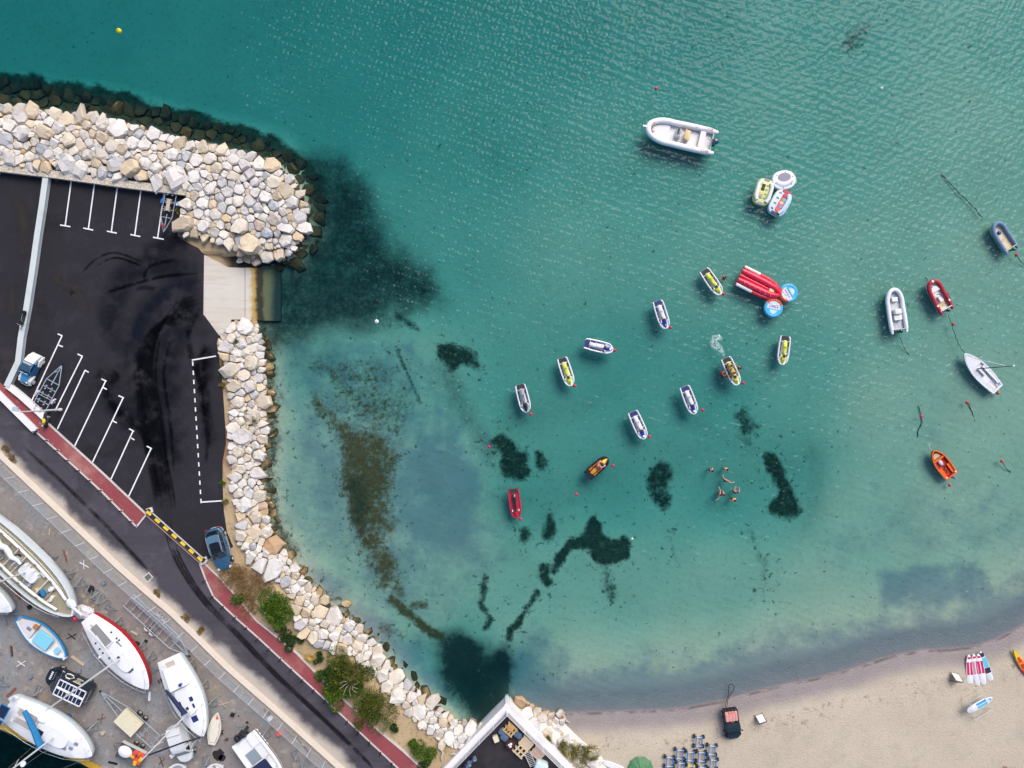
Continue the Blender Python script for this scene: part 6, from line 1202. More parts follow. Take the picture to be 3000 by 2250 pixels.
obj('canopy', MB().rbox((.1,.25,2.7), (1.7,2.0,.08), .2), NAVC, t); obj('console', MB().rbox((.6,.2,1.9), (.9,1.0,.9), .15), DECK, t); obj('cockpit_floor', MB().box((-1.3,-.25,1.535), (1.3,1.2,.03)), mat('grey_cockpit', (.22,.27,.30), .6), t); obj('swim_platform', MB().rbox((-2.7,.75,1.58), (1.3,1.0,.1), .1), DECK, t)
for sx in (-.6,.8):
    for s in (-1, 1): obj('canopy_post', MB().cyl((sx,.25+s*.85,1.5), (sx,.25+s*.85,2.7), .025, 6), RIM, t)
obj('rod_rack', MB().tube([(-.6,-.9,1.6),(-.4,-.8,2.6),(.8,-.85,2.6),(1.0,-.9,1.6)], .03, 6), RIM, t)
# white boats cut off by the bottom edge
obj_t, _ = open_boat('white_tender', 'white tender just cut by the bottom edge below the white van', (494,2262), (545,2250), 1.25, .6, SHW, DECK, SHW, stern=.6, fz=.45, base=ZY, z0=.1)
obj('cover', MB().ball((.1,0,.6), (.7,.42,.16), 12, 6), GREYV, obj_t, smooth=True)
obj_t, _ = open_boat('white_tender', 'white tender cut by the bottom edge left of the motor boat', (605,2265), (655,2248), 1.3, .6, SHW, DECK, SHW, stern=.6, fz=.45, base=ZY, z0=.1)
obj('thwart', MB().box((0,0,.55), (.25,1.0,.06)), TEAKG, obj_t)
# crumpled tarpaulin
me = MB().ball((0,0,.35), (1.25,.72,.5), 18, 10); rg = random.Random(9); me.v = [(x*(1+rg.uniform(-.1,.1)), y*(1+rg.uniform(-.12,.12)), max(.02, z+rg.uniform(-.1,.1))) for x, y, z in me.v]
obj('tarpaulin', me, mat('crumpled_canvas', (.66,.65,.66), .85, bump=1.0, scale=2), label='crumpled white tarpaulin behind the red-sided sailboat', cat='tarpaulin', loc=W(248,1790,ZY), rz=-.15)
# ------------------------------------------------------------------ boat trailers
def trailer(label, pt, pr, Wd, z, m, axles, wheel_r=.28, rimm=None, rollers=True, fend=None, cross=5, neck=.42, back=0.0):
    c, a, ln = axis(pr, pt, z+.5); t = thing('boat_trailer', label, 'trailer', (c.x, c.y, z), a); h = .5; L_ = ln; xn = L_/2-L_*neck
    for s in (-1, 1): obj('side_rail', MB().tube([(-L_/2,s*Wd/2,h),(xn,s*Wd/2,h),(L_/2-.5,s*.12,h),(L_/2-.35,s*.05,h)], .045, 6), m, t)
    obj('draw_bar', MB().bar((xn-.3,0,h-.02), (L_/2,0,h-.02), .08), m, t); obj('hitch', MB().rbox((L_/2-.08,0,h), (.28,.12,.12), .04), BLACKM, t); obj('jockey_wheel', MB().lathe([(.03,-.04),(.11,-.04),(.11,.04),(.03,.04)], (L_/2-.45,.22,.12), 10, 'Y'), RUB, t); obj('winch_post', MB().bar((L_/2-.9,0,h), (L_/2-1.0,0,h+.6), .07), m, t)
    for k in range(cross):
        x = -L_/2+.05+(xn+L_/2)*k/(cross-1); obj('cross_member', MB().bar((x,-Wd/2,h-.03), (x,Wd/2,h-.03), .06), m, t)
        if rollers and k < cross-1:
            for s in (-1, 1):
                obj('roller_arm', MB().bar((x-.18,s*Wd*.22,h+.1), (x+.18,s*Wd*.22,h+.1), .035), m, t); obj('roller', MB().cyl((x-.18,s*Wd*.22-.07,h+.13), (x-.18,s*Wd*.22+.07,h+.13), .05, 6), rollers if rollers is not True else m, t); obj('roller', MB().cyl((x+.18,s*Wd*.22-.07,h+.13), (x+.18,s*Wd*.22+.07,h+.13), .05, 6), rollers if rollers is not True else m, t)
    for x in axles:
        obj('axle', MB().cyl((x,-Wd/2-.2,wheel_r), (x,Wd/2+.2,wheel_r), .04, 6), m, t)
        for s in (-1, 1):
            wheel(t, x, s*(Wd/2+.2), wheel_r, .17, rimm)
            if fend: obj('mudguard', MB().tube([(x-wheel_r-.08,s*(Wd/2+.2),wheel_r*.9),(x-wheel_r*.6,s*(Wd/2+.2),wheel_r*2.05),(x+wheel_r*.6,s*(Wd/2+.2),wheel_r*2.05),(x+wheel_r+.08,s*(Wd/2+.2),wheel_r*.9)], .11, 6, squash=.25), fend, t)
    return t, L_
BLR = mat('blue_wheel', (.01,.16,.50), .4); t, L_ = trailer('jet ski trailer with blue wheels parked below the stone wall', (478,686), (501,566), 1.15, ZG, GALV, [-1.15], .26, BLR, True, BLR, 4); obj('plank', MB().box((-.9,0,.62), (1.2,.36,.04)), mat('pale_plank', (.45,.37,.28), .8), t); obj('winch', MB().rbox((1.35,0,.85), (.22,.26,.2), .06), REDG, t)
t, L_ = trailer('long grey boat trailer beside the vintage car', (184,1065), (113,1197), 1.45, ZG, mat('blue_grey_steel', (.36,.42,.47), .5, .2), [-1.35], .28, None, True, mat('lilac_grey_guard', (.42,.40,.48), .5), 5)
t, L_ = trailer('long roller trailer lying along the yard fence', (556,1924), (376,1758), 1.55, ZY, mat('blue_grey_steel', (.36,.42,.47), .5, .2), [-.9,-.2], .3, None, mat('dusty_pink_roller', (.42,.16,.18), .7), mat('pink_grey_guard', (.48,.42,.44), .5), 8, neck=.25)
for y in (-.3,-.15,0): obj('bunk_rail', MB().bar((-L_/2+.1,.55+y,.58), (L_*.28,.55+y,.58), .06), mat('blue_grey_steel', (.36,.42,.47), .5, .2), t)
t, L_ = trailer('grey trailer carrying a cream panel in front of the van', (292,2024), (455,2172), 1.5, ZY, mat('blue_grey_steel', (.36,.42,.47), .5, .2), [-.7,-1.45], .30, None, True, None, 4, neck=.45)
q = t.matrix_basis @ Vector((-.55,.12,.66)); obj('cream_panel', MB().rbox((0,0,.22), (2.35,1.72,.42), .03), mat('cream_board', (.64,.58,.42), .7, var=.06, dirt=(.5,.42,.26), dirt_amt=.5), label='cream flat box lying on the grey trailer', cat='box', loc=q, rz=t.rotation_euler.z)
c, a, ln = axis((340,2186), (432,2232), ZY+.6); t = thing('utility_trailer', 'grey flat trailer loaded with orange gear beside the cream panel', 'trailer', (c.x, c.y, ZY), a); TG = mat('grey_trailer_steel', (.10,.12,.13), .7, var=.2)
obj('bed', MB().box((0,0,.5), (2.7,1.7,.08)), TG, t); obj('side_board', MB().box((0,.86,.72), (2.7,.05,.4)), mat('pale_side_board', (.52,.52,.50), .6), t)
for q in ((0,-.86,2.7,.05),(1.35,0,.05,1.7),(-1.35,0,.05,1.7)): obj('side_board', MB().box((q[0],q[1],.68), (q[2],q[3],.3)), TG, t)
obj('draw_bar', MB().bar((-1.3,-.5,.45), (-2.1,-.1,.45), .07).bar((-1.3,.5,.45), (-2.1,.1,.45), .07), TG, t)
for x in (-.15,.55):
    for s in (-1, 1): wheel(t, x, s*1.02, .28, .18)
obj('white_sack', MB().ball((0,0,.28), (.75,.6,.3), 14, 8), mat('white_sack', (.70,.69,.68), .8, bump=.4), smooth=True, label='white sack on the flat trailer next to orange gear', cat='sack', loc=t.matrix_basis @ Vector((-.65,.05,.54)), rz=a)
rg = random.Random(5); OG = [mat('orange_vest', (.62,.10,.02), .8, var=.2, scale=6), mat('coral_vest', (.60,.06,.04), .8, var=.2, scale=6), mat('amber_vest', (.66,.34,.02), .8, var=.2)]
for k in range(12):
    obj('life_vest', MB().rbox((0,0,.09), (.55,.4,.17), .12, crown=.03), OG[k % 3], smooth=True, label='orange, red or amber life vest in the heap on the flat trailer', cat='life vest', group='life vests heaped on the flat trailer', loc=t.matrix_basis @ Vector((.15+rg.uniform(0,1.0), rg.uniform(-.65,.65), .54+.07*(k % 4))), rz=rg.uniform(0, 6))
# boat stands
ST = mat('stand_steel', (.22,.26,.29), .6, .4, var=.3, dirt=(.20,.10,.05), dirt_amt=.5); stand0 = None
def stand(x, y, rz, label):
    global stand0
    if stand0 is None:
        t = thing('boat_stand', label, 'boat stand', W(x, y, ZY), rz, 'steel boat stands in the yard')
        for q in ((.62,.45),(.62,-.45),(-.55,0)): obj('leg', MB().bar((q[0],q[1],.03), (0,0,.95), .07), ST, t)
        obj('brace', MB().bar((.62,.45,.06), (.62,-.45,.06), .06), ST, t); obj('screw', MB().cyl((0,0,.9), (-.12,0,1.4), .035, 6), ST, t); obj('pad', MB().box((-.14,0,1.42), (.34,.26,.06)), mat('pad_wood', (.30,.22,.14), .8), t); obj('ground_bar', MB().bar((-.55,0,.05), (.62,0,.05), .05), ST, t); stand0 = t
    else: dup(stand0, W(x, y, ZY), rz, label)
for x, y, r, s in ((62,1570,-.8,'nearest the top of the old yacht'),(107,1600,-.8,'second along the upper side of the old yacht'),(152,1627,-.7,'third along the upper side of the old yacht'),(202,1676,-.6,'fourth along the upper side of the old yacht'),(234,1712,.6,'with splayed bars at the old yacht bow'),
  (266,1731,2.2,'in the heap beyond the old yacht bow'),(297,1761,.9,'alone between old yacht and long trailer'),(330,1779,2.6,'alone left of the long roller trailer'),(343,1822,.3,'by the stern of the red-sided sailboat'),(413,1896,.5,'beside the middle of the red-sided sailboat'),(440,1926,.6,'near the bow of the red-sided sailboat'),
  (557,1948,.4,'at the upper side of the navy-covered sailboat stern'),(452,1957,2.8,'between the red-sided and navy-covered sailboats'),(618,2056,.1,'tall one beside the navy-covered sailboat bow'),(594,2007,.3,'beside the middle of the navy-covered sailboat'),(114,2027,1.2,'between the van and the broad sailboat'),(271,2129,.2,'beside the bow of the broad sailboat'),
  (17,2001,2.5,'lying at the left edge of the yard'),(612,2230,1.9,'near the motor boat stern'),(775,2150,.4,'beside the motor boat stripe'),(872,2215,2.0,'by the fence at the lower end of the yard'),(890,2240,.8,'last by the fence at the bottom edge'),(280,1745,1.4,'with blue pad in the heap beyond the old yacht')):
    stand(x, y, r, 'grey steel boat stand '+s)
def junk(name, label, mbb, m, x, y, rz=0.0, cat=None): return obj(name, mbb, m, label=label, cat=cat or name.replace('_', ' '), loc=W(x, y, ZY), rz=rz)
junk('spare_tyre', 'black tyre lying beside the red-sided sailboat', MB().lathe([(.2,0),(.34,.02),(.36,.1),(.34,.18),(.2,.2)], n=16), RUB, 401, 1888, cat='tyre'); junk('spare_tyre', 'black tyre leaning by the tripod near the long trailer', MB().lathe([(.2,0),(.34,.02),(.36,.1),(.34,.18),(.2,.2)], n=16), RUB, 268, 1725, cat='tyre')
junk('timber_beam', 'pale timber beam on the ground beside the van', MB().box((0,0,.09), (1.6,.2,.18)), mat('pale_plank', (.45,.37,.28), .8), 230, 1935, -.62); junk('timber_beam', 'dark timber post lying beside the navy-covered sailboat', MB().box((0,0,.08), (.9,.16,.16)), mat('dark_wood', (.10,.05,.035), .8), 569, 1975, 1.3)
junk('pale_blue_box', 'pale blue box behind the red-sided sailboat stern', MB().rbox((0,0,.2), (.85,.5,.4), .05), mat('pale_blue_plastic', (.42,.58,.62), .6), 289, 1812, .5, 'box'); junk('white_crate', 'white crate by the fence near the lower end', MB().rbox((0,0,.25), (.4,.4,.5), .04), INK, 794, 2100, .6, 'crate'); junk('brown_box', 'brown box by the fence below the white crate', MB().rbox((0,0,.2), (.35,.35,.4), .03), mat('brown_card', (.30,.15,.09), .8), 803, 2123, .3, 'box')
junk('red_canister', 'red canister on the ground between motor boat and fence', MB().rbox((0,0,.2), (.5,.4,.4), .1), mat('coral_print', (.62,.12,.10), .6), 820, 2146, .4, 'canister'); junk('blue_drum', 'blue drum on the ground beside the broad sailboat', MB().cyl((0,0,0), (0,0,.7), .29, 14), BLUC, 202, 2098, 0, 'drum')
wh = mat('dark_oil', (.018,.018,.02), .6)
def splat(x, y, r, seed):
    rg = random.Random(seed); P = [(r*rg.uniform(.7,1.2)*math.cos(q), r*rg.uniform(.7,1.2)*math.sin(q)) for q in [k*.45 for k in range(14)]]; obj('oil_stain', MB().add([(*p, 0) for p in P], [tuple(range(14))]), wh, yard, loc=W(x, y, ZY+.005))
splat(640,2212,.65,1); splat(650,2222,.4,5); splat(724,2117,.16,2); splat(699,2098,.1,3)
junk('ladder', 'metal ladder beside the old yacht bow', MB().bar((-1.0,-.2,.06), (1.0,-.2,.06), .05).bar((-1.0,.2,.06), (1.0,.2,.06), .05).bar((-.6,-.2,.06), (-.6,.2,.06), .04).bar((-.3,-.2,.06), (-.3,.2,.06), .04).bar((0,-.2,.06), (0,.2,.06), .04).bar((.3,-.2,.06), (.3,.2,.06), .04).bar((.6,-.2,.06), (.6,.2,.06), .04), GALV, 232, 1805, -.72)
rg = random.Random(21)
for k in range(9): junk('timber_offcut', 'timber offcut in the scrap strewn along the lower yard fence', MB().box((0,0,.06), (rg.uniform(.4,1.4), .14, .12)), [mat('dark_wood', (.10,.05,.035), .8), mat('pale_plank', (.45,.37,.28), .8), mat('rusty_steel', (.22,.08,.045), .9)][k % 3], 770+rg.uniform(0,125), 2075+rg.uniform(0,1), rg.uniform(-1.1,-.5), 'timber')['group'] = 'scrap timber along the yard fence'
for o in [o for o in COL.objects if o.name.startswith('timber_offcut')]:
    u = rg.uniform(0, 1); p = W(765+u*140, 2062+u*125+rg.uniform(4,16), ZY); o.location = p
rg = random.Random(33); SCR = [ST, mat('rusty_steel', (.22,.08,.045), .9), mat('pale_plank', (.45,.37,.28), .8), BLACKM, GREYV, mat('dark_wood', (.10,.05,.035), .8), INK]
spots = [(30,1700),(60,1735),(20,1760),(90,1770),(20,1830),(30,1900),(60,1950),(85,1985),(40,2030),(160,1790),(215,1870),(230,1960),(300,1850),(310,1900),(330,1860),(360,1850),(390,1860),(430,1880),(470,1915),(470,2000),(440,2040),(330,2070),(300,2100),(310,2150),(330,2230),(460,2200),(470,2230),(500,2210),(580,2210),(600,2120),(650,2060),(680,2100),(700,2130),(660,2170),(250,1650),(300,1700),(200,1620),(150,1560)]
for k, (x, y) in enumerate(spots):
    m_ = SCR[k % 7]; q = k % 4
    mbb = MB().box((0,0,.08), (rg.uniform(.3,1.3),rg.uniform(.08,.25),.16)) if q < 2 else MB().bar((-.5,-.2,.05), (.5,.2,.08), .07).bar((-.3,.3,.05), (.4,-.3,.12), .06) if q == 2 else MB().rbox((0,0,.15), (.4,.3,.3), .05)
    junk('yard_scrap', 'small loose piece of scrap lying on the boat yard ground', mbb, m_, x+rg.uniform(-8,8), y+rg.uniform(-8,8), rg.uniform(0,3), 'scrap')['group'] = 'loose scrap on the yard ground'
# ------------------------------------------------------------------ plants
def leaf_mat(name, a, b, c):
    m, t, p = newmat(name); g = t.new('NewGeometry'); P = t.pos(); n = t.noise(P, 1.4, 3)
    col = t.ramp(g.outputs['Random Per Island'], (0, a), (.5, b), (1, c)); col = t.mix(t.math('MULTIPLY', n, .6), col, tuple(x*.55 for x in a)); t.to(col, p.inputs['Base Color']); p.inputs['Roughness'].default_value = .65
    p.inputs['Specular IOR Level'].default_value = .2; return m
GREEN = leaf_mat('bright_leaves', (.045,.10,.008), (.09,.18,.015), (.17,.26,.03)); DARKG = leaf_mat('olive_leaves', (.04,.065,.008), (.10,.13,.015), (.20,.19,.03)); DRY = leaf_mat('dry_twigs', (.16,.09,.03), (.28,.17,.06), (.40,.27,.12)); TUFT = leaf_mat('grass_tuft', (.12,.14,.02), (.24,.22,.05), (.40,.30,.11)); DEEPG = leaf_mat('deep_green_leaves', (.018,.05,.012), (.035,.09,.02), (.07,.14,.03))
BARK = mat('grey_bark', (.20,.17,.13), .9)
def crown(rx, ry, h, n, seed, size=.16, clumps=9, thin=.35):
    """leaf faces in uneven clumps"""
    rg = random.Random(seed); C = []; mbb = MB()
    for k in range(clumps):
        a = rg.uniform(0, 6.28); q = rg.uniform(.1, .8)**.7; C.append((rx*q*math.cos(a), ry*q*math.sin(a), h*rg.uniform(.3, .8), rg.uniform(.32, .62)))
    for k in range(n):
        cx, cy, cz, cr = C[k % clumps]; u = Vector((rg.gauss(0,1), rg.gauss(0,1), rg.gauss(0,1))).normalized(); q = rg.uniform(.45, 1.08)**.5; p = Vector((cx+u.x*rx*cr*q, cy+u.y*ry*cr*q, max(.04, cz+u.z*h*.5*q)))
        d = (u+Vector((rg.uniform(-.7,.7), rg.uniform(-.7,.7), rg.uniform(0,1.0)))).normalized(); s = d.cross(Vector((rg.uniform(-1,1), rg.uniform(-1,1), rg.uniform(-1,1)))).normalized(); l = size*rg.uniform(.6,1.5); w = l*thin
        mbb.add([p-s*w*.5, p+d*l*.5-s*w*.1+s*w*.0, p+s*w*.5, p-d*l*.5], [(0,1,2,3)])
    return mbb
def bush(label, x, y, rpx, h, m, n, seed, size=.17, thin=.4, flat=1.0, rz=0.0, twig=True, z=1.12):
    zz = max(hz(x, y), .2) if z is None else z; t = thing('bush', label, 'bush', W(x, y, zz), rz, 'shrubs on the planted bank'); r = rpx*K(zz)
    obj('foliage', crown(r, r*flat, h, n, seed, size, 9 if rpx > 30 else 5, thin), m, t)
    rg = random.Random(seed+1); mbb = MB()
    for k in range(7 if twig else 3): a = rg.uniform(0, 6.28); q = rg.uniform(.4, .85); mbb.tube([(0,0,0), (r*q*.4*math.cos(a), r*q*.4*math.sin(a), h*.45), (r*q*math.cos(a), r*q*math.sin(a), h*rg.uniform(.6,.95))], [.05,.03,.012], 5)
    obj('branches', mbb, BARK, t); return t
bush('dry brown bush nearest the blue car', 690, 1698, 48, .9, DRY, 2600, 1, .2, .16); bush('dry straw-coloured bush right of the other dry bush', 752, 1706, 46, .8, DRY, 2400, 2, .2, .16); bush('dry low scrub left of the bright green bush', 735, 1760, 42, .5, DRY, 1500, 3, .2, .2)
bush('large bright green bush beside the white boulders', 808, 1775, 54, 1.7, GREEN, 5200, 4, .2, .45); bush('small green shrub left of the large bright green bush', 700, 1748, 20, .6, GREEN, 800, 5); bush('low dark shrub by the footpath below the bright green bush', 830, 1852, 24, .6, DEEPG, 900, 6)
bush('dark green shrub beside the footpath between two clearings', 868, 1876, 30, .8, DEEPG, 1500, 7); bush('blue-green shrub beside the yellow agave', 934, 1928, 17, .6, DEEPG, 800, 8); bush('small green shrub below the yellow agave', 942, 1976, 19, .6, GREEN, 800, 9)
bush('big olive bush with bare grey branches beside the boulders', 1028, 1955, 66, 1.9, DARKG, 6200, 10, .2, .35); bush('dark green lower part of the big thicket by the footpath', 1018, 2025, 56, 1.5, GREEN, 4200, 11, .2, .4); bush('dark green left part of the big thicket', 985, 1970, 40, 1.4, DEEPG, 2600, 12, .2, .4)
bush('brownish olive bush at the lower end of the thicket', 1102, 2068, 56, 1.6, DARKG, 4600, 13, .19, .3); bush('yellow-green shrub on the footpath side of the thicket', 1078, 2100, 36, 1.0, DARKG, 2000, 14); bush('small round dark shrub below the thicket', 1152, 2122, 18, .6, DEEPG, 900, 15)
bush('small pale green shrub on the sandy bank', 1214, 2181, 17, .6, GREEN, 800, 16); bush('leafy green shrub near the terrace wall corner', 1252, 2196, 34, .9, GREEN, 2000, 17); bush('dark green shrub at the bottom edge near the terrace', 1250, 2238, 24, .8, DEEPG, 1100, 18)
bush('grassy clump of yellow and green between terrace and beach', 1700, 2222, 56, .7, TUFT, 4200, 19, .34, .1, 1.0, 0, True, .75); bush('green grass tuft beside the terrace wall', 1600, 2168, 18, .4, TUFT, 900, 20, .3, .12, 1, 0, False, .75); bush('tall grass tuft above the grassy clump', 1648, 2178, 16, .7, TUFT, 800, 21, .35, .1, 1, 0, False, .75)
bush('green weeds beside the trailer with blue wheels', 540, 612, 17, .5, TUFT, 800, 22, .22, .2, 1, 0, False, 1.15)
rg = random.Random(8)
for i, (x, y) in enumerate(((655,1068),(652,1100),(654,1130),(653,1418),(660,1470),(700,1000),(745,1230),(698,1458))): bush(f'{ORD[i]} small weed tuft from the top along the car park edge', x, y, 9, .25, [TUFT, GREEN][i % 2], 260, 60+i, .2, .2, 1, 0, False, 1.22)
for i, (x, y) in enumerate(((18,1318),(40,1345),(460,1740),(545,1810),(170,515),(590,1850))): bush(['dry yellow weeds at the left edge by the yard wall','dry yellow weeds on the road edge near the first fence posts','dry yellow weed patch at the yard wall below the drain','dry yellow weed patch at the yard wall beside the long trailer','dry yellow weeds in the car park corner by the grey wall','thin dry weeds at the yard wall below the long trailer'][i], x, y, 14, .2, DRY, 420, 80+i, .18, .2, 1, 0, False, 1.2)
ag = thing('agave_plant', 'spiky yellow agave on the sandy bank', 'agave', W(910,1926,1.12)); rg = random.Random(2)
for k in range(22): a = k*2.4; l = rg.uniform(.45,.85); obj('leaf', MB().add([(.05*math.sin(a),-.05*math.cos(a),.05),(l*.5*math.cos(a),l*.5*math.sin(a),.32),(-.05*math.sin(a),.05*math.cos(a),.05),(l*math.cos(a),l*math.sin(a),.25)], [(0,3,1),(1,3,2),(0,1,2)]), mat('yellow_agave', (.50,.33,.08), .6), ag)
dead = MB(); rg = random.Random(6)
for k in range(9): a = k*.75+rg.uniform(-.2,.2); dead.tube([(0,0,.4),(.5*math.cos(a),.5*math.sin(a),1.6+rg.uniform(0,.4)),(1.0*math.cos(a+.3),1.0*math.sin(a+.3),2.1+rg.uniform(0,.3))], [.05,.03,.01], 5)
obj('bare_branches', dead, mat('bleached_wood', (.42,.38,.31), .9), label='bleached bare branches sticking out of the big olive bush', cat='branches', loc=W(1036,1986,1.1))
def driftwood(label, x, y, rz, l, z):
    obj('driftwood', MB().tube([(-l/2,0,.1),(-l*.1,.08,.16),(l*.25,-.05,.14),(l/2,.1,.1)], [.09,.13,.11,.06], 7), mat('bleached_wood', (.42,.38,.31), .9), smooth=True, label=label, cat='driftwood', loc=W(x, y, z), rz=rz)
driftwood('pale log lying upright in the debris left of the terrace', 1296, 2212, 1.5, 1.0, 1.12); driftwood('pale log lying across the debris left of the terrace', 1333, 2208, .1, .9, 1.12); driftwood('thick pale log at the bottom edge left of the terrace', 1310, 2236, .6, 1.2, 1.12); driftwood('twisted driftwood at the tide line beside the terrace rocks', 1652, 2100, -.9, 1.6, .15)
# ------------------------------------------------------------------ terrace
tr = thing('terrace', 'dark floored terrace with white walls pointing into the bay', 'terrace'); ZT = 1.3
obj('floor', MB().prism(ccw([W(x, y, ZT) for x, y in ((1484,2094),(1664,2275),(1700,2400),(1180,2400),(1320,2262))]), .4, ZT), A_PARK, tr)
ribbon('parapet', [(1484,2074),(1404,2155),(1330,2232),(1260,2305)], .62, -1.0, 1.75, WALLW, tr); ribbon('parapet', [(1487,2072),(1560,2145),(1635,2218),(1705,2288)], .66, -1.0, 1.752, WALLW, tr); obj('corner_block', MB().prism(ccw([W(x, y, 1.76) for x, y in ((1480,2062),(1488,2060),(1498,2078),(1486,2094),(1470,2080))]), -1.0, 1.757), WALLW, tr)
railing('terrace_railing', 'white metal railing on the left terrace wall', [(1484,2082),(1410,2157),(1337,2232),(1270,2300)], 1.75, 1.05, 5, 2.0, -.1, FENW, FENW, 'railing', .06, .02)
railing('terrace_railing', 'white metal railing on the right terrace wall', [(1486,2080),(1560,2154),(1635,2229),(1700,2294)], 1.75, 1.05, 5, 2.6, .1, FENW, FENW, 'railing', .06, .02)
PINE = mat('pallet_wood', (.50,.34,.17), .75, var=.2, scale=5); PINEL = mat('pale_pallet_wood', (.56,.44,.29), .75, var=.15, scale=5)
def pallet(name, label, x, y, rz, a, b, h, n, m, gap=.35, cat='pallet'):
    t = thing(name, label, cat, W(x, y, ZT), rz)
    for s in (-1, 0, 1): obj('bearer', MB().box((0, s*(b/2-.06), h/2), (a, .1, h-.02)), m, t)
    for k in range(n): obj('slat', MB().box((-a/2+a*(k+.5)/n, 0, h+.012), (a/n*(1-gap), b, .03)), m, t)
    return t
pallet('crate_bench', 'orange-brown wooden crate bench in the terrace corner', 1494, 2134, -.75, 1.25, 1.0, .4, 4, PINE, .5, 'bench'); obj('cushion', MB().rbox((0,0,.06), (.65,.6,.13), .06), mat('ochre_cushion', (.50,.26,.09), .8), label='ochre square cushion on the corner crate bench', cat='cushion', loc=W(1495,2133,ZT+.44), rz=-.75+.6, smooth=True)
pallet('pallet_table', 'pale pallet table with dark openings on the terrace', 1524, 2196, -.75, 1.35, 1.05, .38, 3, PINEL, .62, 'table'); pallet('pallet_sofa', 'pallet seat along the right terrace wall', 1541, 2174, -.75, 1.3, .9, .32, 7, PINEL, .06, 'seat'); pallet('pallet_bench', 'slatted pallet bench farther along the right terrace wall', 1574, 2204, -.75, 1.3, .95, .3, 6, mat('pinkish_pallet_wood', (.50,.36,.28), .75, var=.15), .16, 'bench')
DEN = mat('denim_cushion', (.075,.12,.20), .85, var=.35, scale=7)
for x, y, l, a_, b_ in ((1472,2143,'upper blue denim cushion left of the crate bench',.8,.7),(1478,2158,'lower blue denim cushion left of the crate bench',.8,.7),(1517,2152,'grey-blue denim cushion right of the crate bench',.85,.6)): obj('cushion', MB().rbox((0,0,.16), (a_,b_,.3), .2, crown=.05), DEN, smooth=True, label=l, cat='cushion', group='denim cushions on the terrace', loc=W(x, y, ZT), rz=-.7)
t = thing('round_table', 'dark red round table with white dishes on the terrace', 'table', W(1495,2171,ZT)); obj('table_top', MB().cyl((0,0,.68), (0,0,.73), .48, 20), mat('dark_red_wood', (.06,.012,.012), .6), t, smooth=True); obj('table_leg', MB().cyl((0,0,.02), (0,0,.68), .05, 8), BLACKM, t); obj('table_foot', MB().cyl((0,0,0), (0,0,.03), .3, 16), BLACKM, t)
for k, (x, y) in enumerate(((.08,.08),(-.1,-.02),(.02,-.16))): obj('dish', MB().lathe([(.03,0),(.1,.02),(.13,.06)], n=12), INK, label='white dish on the dark red round table', cat='dish', group='white dishes on the round table', loc=W(1495,2171,ZT)+Vector((x,y,.735)))
obj('storage_box', MB().rbox((0,0,.2), (.65,.5,.4), .04), mat('cream_board', (.64,.58,.42), .7), label='cream box on the terrace left of the denim cushions', cat='box', loc=W(1453,2161,ZT), rz=-1.2)
t = thing('drying_rack', 'white barred rack leaning on the terrace', 'rack', W(1553,2219,ZT), -1.15)
for y in (-.3,.3): obj('frame_bar', MB().bar((-.75,y,.35), (.75,y,.35), .045), FENW, t)
for k in range(9): obj('bar', MB().bar((-.7+k*.175,-.3,.35), (-.7+k*.175,.3,.35), .03), FENW, t)
for x in (-.72,.72):
    for y in (-.3,.3): obj('leg', MB().bar((x,y,0), (x,y,.35), .04), FENW, t)
obj('furniture_cover', MB().rbox((0,0,.45), (1.3,1.15,.9), .25, crown=.06), mat('ice_blue_cover', (.50,.62,.64), .7, var=.08, bump=.4), smooth=True, label='pale blue cover over furniture at the terrace bottom', cat='cover', loc=W(1584,2240,ZT), rz=-.4)
rg = random.Random(12)
for k in range(9): obj('stored_bag', MB().ball((0,0,.2), (.3,.22,.22), 10, 6), [DEN, BLACKM, mat('violet_blue_cloth', (.06,.09,.26), .8), GREYV][k % 4], smooth=True, label='bag in the blue and black heap against the left terrace wall', cat='bag', group='bags heaped by the left terrace wall', loc=W(1362+k*4+rg.uniform(-4,4), 2247-k*4.2+rg.uniform(-3,7), ZT), rz=rg.uniform(0,3))
# ------------------------------------------------------------------ beach things
def board(label, p0, p1, Wd, z, panels, thing_name='paddle_board', cat='paddle board', group=None, tilt=0):
    c, a, ln = axis(p0, p1, z); t = thing(thing_name, label, cat, (c.x, c.y, z), a, group); prof = [(-.5,.10),(-.47,.28),(-.4,.42),(-.2,.5),(.05,.5),(.25,.45),(.4,.30),(.47,.16),(.5,.03)]
    o = [(x*ln, -w*Wd) for x, w in prof]+[(x*ln, w*Wd) for x, w in prof[::-1]]; obj('board', ring_stack([(scaled(o,.98,.93), 0), (scaled(o,1,1), .05), (scaled(o,1,1), .09), (scaled(o,.97,.9), .12)]), SHW, t, smooth=True)
    for n_, x0, x1, y0, y1, m in panels: obj(n_, MB().add([(x0*ln, y0*Wd, .1245), (x1*ln, y0*Wd, .1245), (x1*ln, y1*Wd, .1245), (x0*ln, y1*Wd, .1245)], [(0,1,2,3)]), m, t)
    return t
CRIM = mat('crimson_pad', (.52,.008,.09), .6); CYAN = mat('cyan_pad', (.09,.42,.56), .6); MAUVE = mat('faded_crimson_pad', (.46,.20,.27), .6); DKB = mat('dark_navy_pad', (.02,.02,.05), .6)
zb = hz(2860,1960)+.02
def crim(second): return [('deck_pad',-.13,.27,-.42,-.06,CRIM),('deck_pad',-.13,.27,.06,.42,second),('nose_badge',.36,.43,-.22,.22,CRIM)]
board('leftmost white paddle board with crimson pads in the row on the sand', (2842,2011), (2837,1917), .72, zb, crim(CRIM), group='paddle boards on the sand'); board('second white paddle board from the left, with one faded crimson pad', (2864,2008), (2851,1915), .72, zb+.045, crim(MAUVE), group='paddle boards on the sand')
